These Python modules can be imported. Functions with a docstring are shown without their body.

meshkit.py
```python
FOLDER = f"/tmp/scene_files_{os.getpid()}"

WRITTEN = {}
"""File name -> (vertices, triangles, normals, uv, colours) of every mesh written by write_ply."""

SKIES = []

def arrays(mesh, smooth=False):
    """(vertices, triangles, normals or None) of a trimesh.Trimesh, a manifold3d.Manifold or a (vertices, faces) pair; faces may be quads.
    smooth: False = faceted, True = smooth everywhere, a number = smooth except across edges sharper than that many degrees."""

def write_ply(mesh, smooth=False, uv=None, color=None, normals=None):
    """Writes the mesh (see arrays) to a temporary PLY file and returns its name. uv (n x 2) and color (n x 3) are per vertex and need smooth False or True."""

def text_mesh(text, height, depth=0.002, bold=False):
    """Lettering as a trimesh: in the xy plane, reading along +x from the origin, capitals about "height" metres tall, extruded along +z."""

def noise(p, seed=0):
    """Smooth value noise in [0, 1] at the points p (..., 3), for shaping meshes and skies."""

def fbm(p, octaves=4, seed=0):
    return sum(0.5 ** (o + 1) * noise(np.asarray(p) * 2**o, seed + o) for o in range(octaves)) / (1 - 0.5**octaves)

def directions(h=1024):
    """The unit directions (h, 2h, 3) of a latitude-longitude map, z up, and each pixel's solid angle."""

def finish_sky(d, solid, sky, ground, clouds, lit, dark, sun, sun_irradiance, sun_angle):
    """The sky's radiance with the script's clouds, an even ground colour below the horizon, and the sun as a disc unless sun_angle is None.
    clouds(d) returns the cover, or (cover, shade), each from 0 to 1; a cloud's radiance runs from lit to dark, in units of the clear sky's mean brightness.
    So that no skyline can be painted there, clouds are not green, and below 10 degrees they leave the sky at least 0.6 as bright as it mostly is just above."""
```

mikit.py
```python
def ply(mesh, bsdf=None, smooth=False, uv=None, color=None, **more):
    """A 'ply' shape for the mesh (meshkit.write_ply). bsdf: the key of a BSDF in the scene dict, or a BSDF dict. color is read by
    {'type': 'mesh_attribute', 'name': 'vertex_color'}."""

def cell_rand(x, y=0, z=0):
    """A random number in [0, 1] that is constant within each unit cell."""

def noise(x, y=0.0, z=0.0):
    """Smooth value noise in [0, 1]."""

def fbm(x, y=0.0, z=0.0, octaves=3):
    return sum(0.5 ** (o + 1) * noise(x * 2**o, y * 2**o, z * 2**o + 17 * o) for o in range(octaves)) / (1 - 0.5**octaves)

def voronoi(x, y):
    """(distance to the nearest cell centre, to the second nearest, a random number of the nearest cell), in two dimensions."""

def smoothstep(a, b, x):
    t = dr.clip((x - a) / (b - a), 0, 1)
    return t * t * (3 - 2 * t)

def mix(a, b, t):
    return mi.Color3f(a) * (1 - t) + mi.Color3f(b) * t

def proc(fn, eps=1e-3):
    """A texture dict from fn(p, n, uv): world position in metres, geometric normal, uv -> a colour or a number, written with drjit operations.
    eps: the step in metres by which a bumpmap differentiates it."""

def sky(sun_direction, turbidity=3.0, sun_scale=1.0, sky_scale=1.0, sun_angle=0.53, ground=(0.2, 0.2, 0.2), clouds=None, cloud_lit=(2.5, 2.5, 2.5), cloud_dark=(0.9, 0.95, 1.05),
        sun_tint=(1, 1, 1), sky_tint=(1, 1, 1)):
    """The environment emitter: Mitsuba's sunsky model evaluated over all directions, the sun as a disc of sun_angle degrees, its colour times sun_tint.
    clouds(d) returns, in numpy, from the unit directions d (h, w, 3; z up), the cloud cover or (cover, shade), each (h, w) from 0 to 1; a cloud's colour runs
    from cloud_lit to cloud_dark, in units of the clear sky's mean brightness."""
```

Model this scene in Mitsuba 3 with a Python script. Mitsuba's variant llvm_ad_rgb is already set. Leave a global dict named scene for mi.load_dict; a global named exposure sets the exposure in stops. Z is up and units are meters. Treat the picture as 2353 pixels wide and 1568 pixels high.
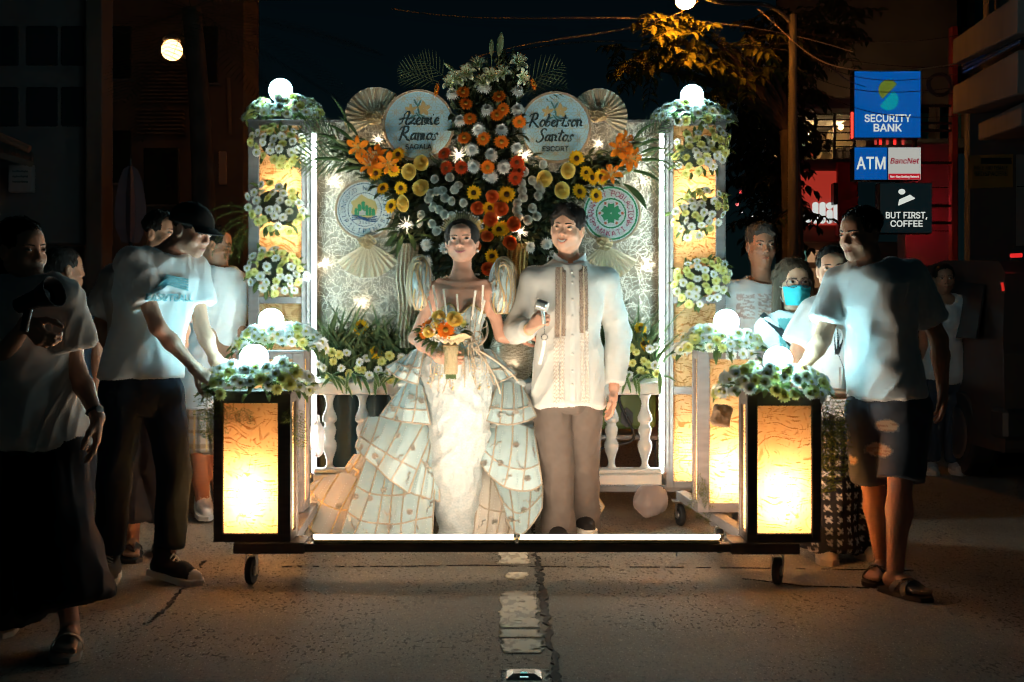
import math, random
import numpy as np, trimesh, manifold3d
import drjit as dr, mitsuba as mi
import mikit, meshkit
from scipy.interpolate import PchipInterpolator, CubicSpline
from scipy.spatial import cKDTree
from shapely.geometry import Polygon, LineString, Point, MultiPolygon, box as sbox
from shapely.ops import unary_union
from shapely import affinity

T = mi.ScalarTransform4f
rng = np.random.default_rng(11)
V = lambda *a: np.array(a, float)

# ---------------------------------------------------------------- camera, sky, exposure
CAM_Z, FOCAL = 1.2, 2700.0             # eye height; focal length for a frame 2353 wide
exposure = 4.0                         # exposed for the night: lamp radiances below are in display units, divided by 2 ** exposure
scene = {
    'camera': {'type': 'perspective', 'fov': math.degrees(2 * math.atan(1176.5 / FOCAL)), 'fov_axis': 'x',
               'to_world': T().look_at(origin=[0, 0, CAM_Z], target=[0, 1, CAM_Z], up=[0, 0, 1]),
               'principal_point_offset_y': (784 - 735) / 1568.0,
               'near_clip': 0.1, 'far_clip': 500.0},
    'night_sky': {'sampling_weight': 0.3, **mikit.sky([0.3, -0.6, 0.35], turbidity=3, sun_scale=0.0, sky_scale=0.03 / 16, sky_tint=(0.45, 0.95, 0.95), ground=(0.02, 0.02, 0.02))},
}
labels = {}

# ---------------------------------------------------------------- helpers
def at(u, v, Y):
    """The point at distance Y that the photograph shows at (u, v) of its 2353 x 1568 view."""
    return V((u - 1176.5) * Y / FOCAL, Y, CAM_Z - (v - 735.0) * Y / FOCAL)

_used = {}
def key_for(name, parent=None):
    k = (parent + '__' if parent else '') + name
    n = _used.get(k, -1) + 1
    _used[k] = n
    return k if n == 0 else f'{k}_{n:03d}'

def tag(k, label=None, cat=None, group=None, kind=None):
    d = labels.setdefault(k, {})
    for a, b in (('label', label), ('category', cat), ('group', group), ('kind', kind)):
        if b: d[a] = b
    return k

def thing(name, label=None, cat=None, group=None, kind=None):
    k = key_for(name)
    return tag(k, label, cat, group, kind)

def obj(name, mesh, mat, parent=None, smooth=False, color=None, uv=None, m=None, emit=None, weight=None, label=None, kind=None, key=None):
    k = key or key_for(name, parent)
    d = mesh if isinstance(mesh, dict) else mikit.ply(mesh, mat, smooth=smooth, color=color, uv=uv)
    d = dict(d)
    if m is not None: d['to_world'] = T(np.asarray(m, float).tolist()) if not isinstance(m, mi.ScalarTransform4f) else m
    if emit is not None:
        d['emitter'] = {'type': 'area', 'radiance': {'type': 'rgb', 'value': [float(x) / 2.0 ** exposure for x in emit]}}
        if weight is not None: d['emitter']['sampling_weight'] = float(weight)
    scene[k] = d
    if label or kind: tag(k, label=label, kind=kind)
    return k

def rgb(*c): return {'type': 'rgb', 'value': [float(x) for x in c]}
def mat(name, color, rough=0.6, metal=0.0, spec=0.4, two=True, bump=None, bscale=0.01, **kw):
    c = color if isinstance(color, dict) else (mikit.proc(color) if callable(color) else rgb(*color))
    d = {'type': 'principled', 'base_color': c, 'roughness': rough if not callable(rough) else mikit.proc(rough), 'metallic': metal, 'specular': spec, **kw}
    if bump: d = {'type': 'bumpmap', 'arbitrary': mikit.proc(bump, eps=kw.get('eps', 1e-3)), 'scale': bscale, 'bsdf': d}
    if two: d = {'type': 'twosided', 'bsdf': d}
    scene['mat_' + name] = d
    return 'mat_' + name
VC = {'type': 'mesh_attribute', 'name': 'vertex_color'}

def unit(v):
    v = np.asarray(v, float); return v / (np.linalg.norm(v) + 1e-12)
def frame(x, y, z, o):
    m = np.eye(4); m[:3, 0], m[:3, 1], m[:3, 2], m[:3, 3] = x, y, z, o; return m
def look(n, up=(0, 0, 1), roll=0.0):
    """A rotation whose z axis is n."""
    n = unit(n); up = V(*up)
    if abs(n @ up) > 0.98: up = V(0, 1, 0)
    x = unit(np.cross(up, n)); y = np.cross(n, x)
    c, s = math.cos(roll), math.sin(roll)
    return np.stack([c * x + s * y, -s * x + c * y, n], 1)
def pose(R, o, s=1.0):
    m = np.eye(4); m[:3, :3] = R * s; m[:3, 3] = o; return m
def tri(mesh):
    """Any mesh as a trimesh without merging."""
    if hasattr(mesh, 'to_mesh'):
        q = mesh.to_mesh(); return trimesh.Trimesh(q.vert_properties[:, :3], q.tri_verts, process=False)
    return mesh
def cat(ms): return trimesh.util.concatenate([tri(x) for x in ms])
def moved(mesh, m):
    q = tri(mesh).copy(); q.apply_transform(m); return q
def box(lo, hi, bevel=0.004):
    """A box with chamfered edges."""
    lo, hi = np.minimum(lo, hi).astype(float), np.maximum(lo, hi).astype(float)
    b = min(bevel, 0.3 * (hi - lo).min())
    if b <= 0:
        q = trimesh.creation.box(hi - lo); q.apply_translation((lo + hi) / 2); return q
    pts = []
    for i in range(3):
        a, c = lo + b, hi - b
        a[i], c[i] = lo[i], hi[i]
        pts += [[(a, c)[x][0], (a, c)[y][1], (a, c)[z][2]] for x in (0, 1) for y in (0, 1) for z in (0, 1)]
    return tri(manifold3d.Manifold.hull_points(np.array(pts)))
def tube(pts, r, n=8, cap=True):
    """A tube along a polyline; r one radius or one per point."""
    P = np.asarray(pts, float); k = len(P)
    r = np.broadcast_to(np.asarray(r, float), (k,))
    t = np.gradient(P, axis=0); t /= np.linalg.norm(t, axis=1, keepdims=True) + 1e-12
    up = V(0, 0, 1) if abs(t[0][2]) < 0.9 else V(1, 0, 0)
    x = unit(np.cross(up, t[0])); vs = []
    for i in range(k):
        x = unit(x - t[i] * (x @ t[i])); y = np.cross(t[i], x)
        a = np.arange(n) * 2 * math.pi / n
        vs.append(P[i] + r[i] * (np.cos(a)[:, None] * x + np.sin(a)[:, None] * y))
    v = np.vstack(vs); f = []
    j = np.arange(n); jn = (j + 1) % n
    for i in range(k - 1):
        a, b = i * n, (i + 1) * n
        f += [np.stack([a + j, a + jn, b + jn], 1), np.stack([a + j, b + jn, b + j], 1)]
    if cap:
        v = np.vstack([v, P[0], P[-1]])
        f += [np.stack([jn, j, j * 0 + k * n], 1), np.stack([(k - 1) * n + j, (k - 1) * n + jn, j * 0 + k * n + 1], 1)]
    return trimesh.Trimesh(v, np.vstack(f), process=False)
def smooth_path(pts, n=24):
    P = np.asarray(pts, float)
    t = np.r_[0, np.cumsum(np.linalg.norm(np.diff(P, axis=0), axis=1) + 1e-9)]
    return CubicSpline(t, P)(np.linspace(0, t[-1], n))
def ribbon(pts, width, normal, thick=0.0015):
    """A flat band along a path. normal: the side it faces (one or per point)."""
    P = np.asarray(pts, float); k = len(P)
    t = np.gradient(P, axis=0); t /= np.linalg.norm(t, axis=1, keepdims=True) + 1e-12
    N = np.broadcast_to(np.asarray(normal, float), P.shape)
    s = np.cross(t, N); s /= np.linalg.norm(s, axis=1, keepdims=True) + 1e-12
    n = np.cross(s, t)
    w = np.broadcast_to(np.asarray(width, float), (k,))[:, None] / 2
    v = np.concatenate([P - s * w + n * thick, P + s * w + n * thick, P + s * w - n * thick * 0, P - s * w - n * thick * 0]).reshape(4, k, 3)
    f = []
    i = np.arange(k - 1)
    for a in range(4):
        b = (a + 1) % 4
        f += [np.stack([a * k + i, a * k + i + 1, b * k + i + 1], 1), np.stack([a * k + i, b * k + i + 1, b * k + i], 1)]
    return trimesh.Trimesh(v.reshape(-1, 3), np.vstack(f), process=False)
def lathe(prof, n=24, o=(0, 0, 0)):
    """A surface of revolution about z from (radius, z) pairs."""
    p = np.asarray(prof, float); k = len(p)
    a = np.arange(n) * 2 * math.pi / n
    v = np.stack([p[:, :1] * np.cos(a), p[:, :1] * np.sin(a), np.repeat(p[:, 1:], n, 1)], -1).reshape(-1, 3) + V(*o)
    j = np.arange(n); jn = (j + 1) % n; f = []
    for i in range(k - 1):
        f += [np.stack([i * n + j, i * n + jn, (i + 1) * n + jn], 1), np.stack([i * n + j, (i + 1) * n + jn, (i + 1) * n + j], 1)]
    return trimesh.Trimesh(v, np.vstack(f), process=False)
def sheet(P, thick=0.0):
    """A mesh from a grid of points (rows, columns, 3); thick > 0 closes it into a shell."""
    h, w = P.shape[:2]
    i, j = np.meshgrid(np.arange(h - 1), np.arange(w - 1), indexing='ij')
    a = (i * w + j).ravel()
    f = np.vstack([np.stack([a, a + 1, a + w + 1], 1), np.stack([a, a + w + 1, a + w], 1)])
    m = trimesh.Trimesh(P.reshape(-1, 3), f, process=False)
    if thick <= 0: return m
    n = meshkit.arrays(m, True)[2]
    v2 = m.vertices - n * thick
    k = h * w
    edge = np.r_[np.arange(w), np.arange(2 * w - 1, k, w), np.arange(k - 2, k - w - 1, -1), np.arange(k - 2 * w, 0, -w)]
    e2 = np.roll(edge, -1)
    side = np.vstack([np.stack([edge, edge + k, e2 + k], 1), np.stack([edge, e2 + k, e2], 1)])
    return trimesh.Trimesh(np.vstack([m.vertices, v2]), np.vstack([f, f[:, ::-1] + k, side]), process=False)
def slab(shape, z0, z1):
    """A shapely shape extruded along z."""
    gs = [g for g in getattr(shape, 'geoms', [shape]) if g.geom_type == 'Polygon' and g.area > 1e-9]
    out = []
    for g in gs:
        q = trimesh.creation.extrude_polygon(g, z1 - z0, engine='earcut'); q.apply_translation([0, 0, z0]); out.append(q)
    return cat(out)
FACE = np.array([[1, 0, 0, 0], [0, 0, 1, 0], [0, -1, 0, 0], [0, 0, 0, 1.0]])   # a drawing's (x, y, z) -> (x, -z, y): turned to face the street's viewer
FACE = np.array([[1, 0, 0, 0], [0, 0, -1, 0], [0, 1, 0, 0], [0, 0, 0, 1.0]])
def facing(mesh, o, s=1.0):
    """A drawing in the xy plane, set upright at o, its +z side turned to -y."""
    m = FACE.copy(); m[:3, :3] *= s; m[:3, 3] = o
    return moved(mesh, m)
def words(text, height, depth=0.002, bold=True, width=None):
    """Centred lettering in the xy plane."""
    q = meshkit.text_mesh(text, height, depth, bold)
    lo, hi = q.bounds
    q.apply_translation([-(lo[0] + hi[0]) / 2, 0, 0])
    if width: q.apply_scale([width / (hi[0] - lo[0]), 1, 1])
    return q
def by_word(q, gap):
    """The words of a line of lettering, as separate meshes."""
    cs = sorted(q.split(only_watertight=False), key=lambda c: c.bounds[0][0]); out, cur, end = [], [], None
    for c in cs:
        if end is not None and c.bounds[0][0] - end > gap: out.append(cat(cur)); cur = []
        cur.append(c); end = max(end or -9, c.bounds[1][0])
    return out + [cat(cur)]
def arc_words(text, height, radius, mid, depth, spread, inside=False):
    """Letters round a circle. mid: angle of the middle letter in degrees; inside: reading along the lower side."""
    out = []
    n = len(text)
    for i, ch in enumerate(text):
        if ch == ' ': continue
        q = words(ch, height, depth, False)
        a = math.radians(mid + ((i - (n - 1) / 2) * spread) * (1 if inside else -1))
        if inside:
            q.apply_translation([0, -height / 2, 0]); rot = a + math.pi / 2
        else:
            q.apply_translation([0, -height / 2, 0]); rot = a - math.pi / 2
        m = np.eye(4); m[:2, :2] = [[math.cos(rot), -math.sin(rot)], [math.sin(rot), math.cos(rot)]]
        m[:2, 3] = radius * math.cos(a), radius * math.sin(a)
        q.apply_transform(m); out.append(q)
    return cat(out)

# ---------------------------------------------------------------- implicit surfaces
def smin(a, b, k):
    if k <= 0: return np.minimum(a, b)
    h = np.maximum(k - np.abs(a - b), 0) / k
    return np.minimum(a, b) - h * h * k * 0.25
def smax(a, b, k): return -smin(-a, -b, k)
def cone(a, b, ra, rb):
    a, b = np.asarray(a, float), np.asarray(b, float); ab = b - a; L = ab @ ab + 1e-12
    def f(p):
        t = np.clip((p - a) @ ab / L, 0, 1)
        return np.linalg.norm(p - a - t[:, None] * ab, axis=1) - (ra + (rb - ra) * t)
    return f
def ell(c, r, R=None):
    c, r = np.asarray(c, float), np.asarray(r, float)
    def f(p):
        q = p - c
        if R is not None: q = q @ R
        k0 = np.linalg.norm(q / r, axis=1); k1 = np.linalg.norm(q / r ** 2, axis=1)
        return np.where(k1 > 1e-9, k0 * (k0 - 1) / np.maximum(k1, 1e-9), -r.min())
    return f
def rbox(c, half, r, R=None):
    c, half = np.asarray(c, float), np.asarray(half, float)
    def f(p):
        q = p - c
        if R is not None: q = q @ R
        q = np.abs(q) - half + r
        return np.linalg.norm(np.maximum(q, 0), axis=1) + np.minimum(q.max(1), 0) - r
    return f
def loft(o, R, rows, p=2.0):
    """A body along the local z axis from rows (z, half width x, half depth y, x offset, y offset)."""
    rows = np.array([list(r) + [0] * (5 - len(r)) for r in rows], float); o = np.asarray(o, float)
    g = PchipInterpolator(rows[:, 0], rows[:, 1:])
    def f(q):
        q = (q - o) @ R
        z = np.clip(q[:, 2], rows[0, 0], rows[-1, 0]); w = g(z)
        x, y = np.abs(q[:, 0] - w[:, 2]) / w[:, 0], np.abs(q[:, 1] - w[:, 3]) / w[:, 1]
        d = ((x ** p + y ** p) ** (1 / p) - 1) * np.minimum(w[:, 0], w[:, 1])
        return np.maximum(d, np.maximum(rows[0, 0] - q[:, 2], q[:, 2] - rows[-1, 0]))
    return f
def plane(o, n):
    """Negative behind the plane."""
    o, n = np.asarray(o, float), unit(n)
    return lambda p: (p - o) @ n
def join(parts, k=0.02):
    """parts: functions, or (function, its own blend radius)."""
    def f(p):
        d = None
        for q in parts:
            q, kk = q if isinstance(q, tuple) else (q, k)
            d = q(p) if d is None else smin(d, q(p), kk)
        return d
    return f
def cut(f, *gs, k=0.0):
    """f without what lies where g is negative... keeps g > 0."""
    def h(p):
        d = f(p)
        for g in gs: d = smax(d, -g(p), k)
        return d
    return h
def keep(f, *gs, k=0.0):
    def h(p):
        d = f(p)
        for g in gs: d = smax(d, g(p), k)
        return d
    return h
def net(f, lo, hi, h, blk=4):
    """The zero surface of f in the box lo..hi on a grid of step h (surface nets, evaluated near the surface only)."""
    lo, hi = np.asarray(lo, float), np.asarray(hi, float)
    nb = np.maximum(np.ceil((hi - lo) / (h * blk)).astype(int), 1)
    n = nb * blk + 1
    bc = np.stack(np.meshgrid(*[(np.arange(k) + 0.5) * blk * h for k in nb], indexing='ij'), -1).reshape(-1, 3) + lo
    d = f(bc)
    D = np.repeat(np.repeat(np.repeat(d.reshape(nb), blk, 0), blk, 1), blk, 2)
    D = np.pad(D, ((0, 1),) * 3, mode='edge')
    hot = (np.abs(d) < h * blk * 0.87 * 1.9 + h).reshape(nb)
    # every point of a hot block and its far faces
    H = np.zeros(n, bool)
    hb = np.repeat(np.repeat(np.repeat(hot, blk, 0), blk, 1), blk, 2)
    for a in np.ndindex(2, 2, 2):
        H[a[0]:a[0] + hb.shape[0], a[1]:a[1] + hb.shape[1], a[2]:a[2] + hb.shape[2]] |= hb
    ii = np.argwhere(H)
    D[H] = f(ii * h + lo)
    s = D < 0
    c = np.zeros(n - 1, np.int8)
    for a in np.ndindex(2, 2, 2): c += s[a[0]:n[0] - 1 + a[0], a[1]:n[1] - 1 + a[1], a[2]:n[2] - 1 + a[2]]
    act = (c > 0) & (c < 8)
    idx = np.full(act.shape, -1, int); ci = np.argwhere(act); idx[act] = np.arange(len(ci))
    if len(ci) == 0: return trimesh.Trimesh(np.zeros((3, 3)), [[0, 1, 2]], process=False)
    acc, cnt = np.zeros((len(ci), 3)), np.zeros(len(ci))
    for ax in range(3):
        e = np.eye(3, dtype=int)[ax]
        o1, o2 = [x for x in range(3) if x != ax]
        for b in np.ndindex(2, 2):
            a = np.zeros(3, int); a[o1], a[o2] = b
            q = ci + a
            da, db = D[tuple(q.T)], D[tuple((q + e).T)]
            m = (da < 0) != (db < 0)
            t = da[m] / (da[m] - db[m])
            acc[m] += a + t[:, None] * e; cnt[m] += 1
    v = (ci + acc / cnt[:, None]) * h + lo
    F = []
    for ax in range(3):
        o1, o2 = (ax + 1) % 3, (ax + 2) % 3
        sl = [slice(None)] * 3; sl2 = [slice(None)] * 3
        sl[ax], sl2[ax] = slice(0, -1), slice(1, None)
        ch = s[tuple(sl)] != s[tuple(sl2)]
        q = np.argwhere(ch)
        q = q[(q[:, o1] > 0) & (q[:, o2] > 0) & (q[:, o1] < n[o1] - 1) & (q[:, o2] < n[o2] - 1)]
        ins = s[tuple(q.T)]
        def at_(d1, d2):
            r = q.copy(); r[:, o1] += d1; r[:, o2] += d2; return idx[tuple(r.T)]
        a, b, c_, d_ = at_(-1, -1), at_(0, -1), at_(0, 0), at_(-1, 0)
        quad = np.stack([a, b, c_, d_], 1)
        quad = np.where(ins[:, None], quad, quad[:, ::-1])
        F += [quad[:, [0, 1, 2]], quad[:, [0, 2, 3]]]
    F = np.vstack(F); F = F[(F >= 0).all(1)]
    return trimesh.Trimesh(v, F, process=False)
def vnormals(m): return meshkit.arrays(m, True)[2]
# ---------------------------------------------------------------- materials
N, FB = mikit.noise, mikit.fbm
def wood_dark(p, n, uv):
    g = FB(p.x * 9, p.y * 9, p.z * 60, octaves=3)
    return mikit.mix((0.045, 0.036, 0.032), (0.085, 0.07, 0.06), g)
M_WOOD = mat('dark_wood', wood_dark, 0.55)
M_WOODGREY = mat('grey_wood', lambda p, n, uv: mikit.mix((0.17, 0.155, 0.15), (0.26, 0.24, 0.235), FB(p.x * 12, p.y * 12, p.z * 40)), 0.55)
M_WHITEP = mat('white_paint', lambda p, n, uv: mikit.mix((0.56, 0.56, 0.54), (0.66, 0.66, 0.63), FB(p.x * 14, p.y * 14, p.z * 14)), 0.45)
def fibre(p, n, uv):
    """Handmade paper: strands and flecks in the sheet itself."""
    a = N(p.x * 26 + 6 * N(p.x * 9, p.y * 9, p.z * 9), p.y * 26, p.z * 170 + 14 * N(p.x * 11, p.y * 11, p.z * 11))
    b = N(p.x * 100 + 12 * N(p.x * 11, p.y * 11, p.z * 17), p.y * 100, p.z * 24 + 7 * N(p.x * 21, p.y * 9, p.z * 9))
    c = FB(p.x * 16, p.y * 16, p.z * 16, octaves=3)
    s = mikit.smoothstep(0.60, 0.80, a) * 0.95 + mikit.smoothstep(0.64, 0.84, b) * 0.6 + mikit.smoothstep(0.5, 0.75, c) * 0.25
    return mikit.mix(mikit.mix((0.90, 0.62, 0.30), (0.97, 0.74, 0.42), c), (0.55, 0.26, 0.06), dr.clip(s, 0, 1))
scene['mat_lantern_paper'] = {'type': 'principledthin', 'base_color': mikit.proc(fibre), 'roughness': 0.8, 'diff_trans': 1.25, 'spec_trans': 0.0, 'eta': 1.3}
M_PAPER = 'mat_lantern_paper'
M_BULB = mat('lamp_glass', (0.9, 0.9, 0.9), 0.4)
M_METAL = mat('steel', (0.55, 0.55, 0.55), 0.35, 1.0)
M_RUBBER = mat('black_rubber', (0.03, 0.03, 0.03), 0.6)
M_BLACK = mat('black_plastic', (0.025, 0.025, 0.028), 0.4)
scene['mat_petal'] = {'type': 'principledthin', 'base_color': VC, 'roughness': 0.6, 'diff_trans': 0.4, 'spec_trans': 0.0, 'eta': 1.3}
M_PETAL = 'mat_petal'
scene['mat_leaf'] = {'type': 'principledthin', 'base_color': VC, 'roughness': 0.5, 'diff_trans': 0.3, 'spec_trans': 0.0, 'eta': 1.4}
M_LEAF = 'mat_leaf'
scene['mat_fern'] = {'type': 'principledthin', 'base_color': VC, 'roughness': 0.6, 'diff_trans': 0.7, 'eta': 1.3}
M_FERN = 'mat_fern'
M_BURI = mat('buri_fan', (0.62, 0.52, 0.36), 0.7)
M_BURLAP = mat('burlap', lambda p, n, uv: mikit.mix((0.40, 0.30, 0.16), (0.62, 0.50, 0.30), N(p.x * 260, p.y * 260, p.z * 260)), 0.8)
scene['mat_skin'] = {'type': 'principled', 'base_color': VC, 'clearcoat': 0.12, 'clearcoat_gloss': 0.55, 'roughness': 0.48, 'specular': 0.35}
M_SKIN = 'mat_skin'
scene['mat_cloth'] = {'type': 'twosided', 'bsdf': {'type': 'principled', 'base_color': VC, 'roughness': 0.85, 'specular': 0.15, 'sheen': 0.3}}
M_CLOTH = 'mat_cloth'
scene['mat_hair'] = {'type': 'twosided', 'bsdf': {'type': 'principled', 'base_color': VC, 'roughness': 0.6, 'specular': 0.16}}
M_HAIR = 'mat_hair'
scene['mat_print'] = {'type': 'twosided', 'bsdf': {'type': 'principled', 'base_color': VC, 'roughness': 0.7, 'specular': 0.2}}
M_PRINT = 'mat_print'
scene['mat_gloss'] = {'type': 'twosided', 'bsdf': {'type': 'principled', 'base_color': VC, 'roughness': 0.2, 'specular': 0.5}}
M_GLOSS = 'mat_gloss'
M_GOLD = mat('gold_trim', (0.66, 0.50, 0.26), 0.4, 0.35)
M_SILVER = mat('silver_beads', (0.75, 0.76, 0.74), 0.28, 0.9)
_mats = {}
def mat_of(name, c, **kw):
    key = name + '_' + '_'.join(f'{x:.3f}' for x in c)
    if key not in _mats: _mats[key] = mat(key.replace('.', ''), tuple(float(x) for x in c), **kw)
    return _mats[key]
# ---------------------------------------------------------------- flowers and leaves (each prototype is written once; every flower is an entry)
def paint(mesh, c0, c1=None, t=None):
    n = len(mesh.vertices); c0 = np.broadcast_to(np.asarray(c0, float), (n, 3))
    if c1 is None: return mesh, c0.copy()
    return mesh, c0 * (1 - t[:, None]) + np.asarray(c1, float) * t[:, None]
def merge(pairs):
    return cat([p[0] for p in pairs]), np.vstack([p[1] for p in pairs])
def petal(L, W, lift=0.2, cup=0.2, curl=0.0, tip=0.6, n=4, x0=0.0, point=False):
    """A petal along +x; lift: its slope; cup: how the edges rise; curl: how the end bends back."""
    s = np.linspace(0, 1, n + 1)
    w = W * np.sin(np.pi * np.clip(s * 0.86 + 0.10, 0, 1)) ** 0.8 if not point else W * np.sin(np.pi * (s * 0.93 + 0.05)) ** 0.9
    w = np.maximum(w, W * 0.12)
    z = lift * L * s - curl * L * s ** 2.4
    x = x0 + L * s * math.sqrt(max(1 - lift ** 2 * 0.4, 0.2)) - 0.3 * abs(curl) * L * s ** 3
    P = np.zeros((n + 1, 3, 3))
    for j, q in enumerate((-1, 0, 1)):
        P[:, j] = np.stack([x, q * w / 2, z + abs(q) * cup * w * 0.5], 1)
    m = sheet(P)
    return m, np.repeat(s, 3)
def whorl(k, L, W, c0, c1, r, phase=0.0, jit=0.1, **kw):
    out = []
    for i in range(k):
        f = 1 + r.uniform(-jit, jit)
        m, t = petal(L * f, W * (1 + r.uniform(-jit, jit)), **kw)
        a = (i + phase + r.uniform(-0.15, 0.15)) * 2 * math.pi / k
        R = np.eye(4); R[:2, :2] = [[math.cos(a), -math.sin(a)], [math.sin(a), math.cos(a)]]
        m.apply_transform(R)
        sh = 1 + r.uniform(-0.08, 0.08)
        out.append(paint(m, np.array(c0) * sh, np.array(c1) * sh, t))
    return out
def dome(r, h, c, n=10, z=0.0, c1=None):
    m = lathe([(r, z), (r * 0.92, z + h * 0.5), (r * 0.6, z + h * 0.9), (1e-4, z + h)], n)
    return paint(m, c, c1 if c1 is not None else c, np.clip((m.vertices[:, 2] - z) / h, 0, 1))
WHITE, CREAM, LEMON = (0.80, 0.80, 0.76), (0.80, 0.79, 0.62), (0.74, 0.72, 0.28)
def f_daisy(r, col, core=(0.50, 0.48, 0.10), rad=0.028):
    k = int(r.integers(12, 17))
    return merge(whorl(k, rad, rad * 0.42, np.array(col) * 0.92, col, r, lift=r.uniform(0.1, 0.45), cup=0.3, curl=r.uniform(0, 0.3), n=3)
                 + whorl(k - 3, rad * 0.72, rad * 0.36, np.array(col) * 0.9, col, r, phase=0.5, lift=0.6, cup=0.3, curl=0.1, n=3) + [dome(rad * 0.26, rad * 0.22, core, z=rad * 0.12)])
def f_mum(r, col=WHITE, rad=0.042):
    out = []
    for i, (L, l, k) in enumerate([(1, 0.0, 18), (0.92, 0.35, 18), (0.8, 0.75, 16), (0.62, 1.2, 14), (0.42, 1.6, 10)]):
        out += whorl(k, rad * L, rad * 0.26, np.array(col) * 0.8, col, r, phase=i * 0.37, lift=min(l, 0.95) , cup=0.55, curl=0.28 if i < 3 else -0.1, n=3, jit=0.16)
    return merge(out + [dome(rad * 0.3, rad * 0.5, np.array(col) * 0.85)])
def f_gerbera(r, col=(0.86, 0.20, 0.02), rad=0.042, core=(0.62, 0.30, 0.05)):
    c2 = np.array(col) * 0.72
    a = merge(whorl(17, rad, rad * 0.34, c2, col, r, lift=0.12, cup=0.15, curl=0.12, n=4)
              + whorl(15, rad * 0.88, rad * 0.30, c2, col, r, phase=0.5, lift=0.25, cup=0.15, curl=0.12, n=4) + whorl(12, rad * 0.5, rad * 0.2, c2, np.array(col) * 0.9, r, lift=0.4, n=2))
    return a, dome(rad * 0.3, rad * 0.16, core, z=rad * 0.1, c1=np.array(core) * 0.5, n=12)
def f_sunflower(r, rad=0.046):
    col = (0.90, 0.52, 0.02)
    a = merge(whorl(15, rad, rad * 0.42, (0.72, 0.32, 0.01), col, r, lift=0.2, cup=0.3, curl=0.15, n=4, point=True, x0=rad * 0.1)
              + whorl(13, rad * 0.85, rad * 0.36, (0.72, 0.33, 0.01), (0.92, 0.58, 0.03), r, phase=0.5, lift=0.4, cup=0.3, curl=0.15, n=4, point=True, x0=rad * 0.1))
    return a, dome(rad * 0.36, rad * 0.24, (0.035, 0.018, 0.012), z=rad * 0.06, n=14, c1=(0.09, 0.045, 0.02))
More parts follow.
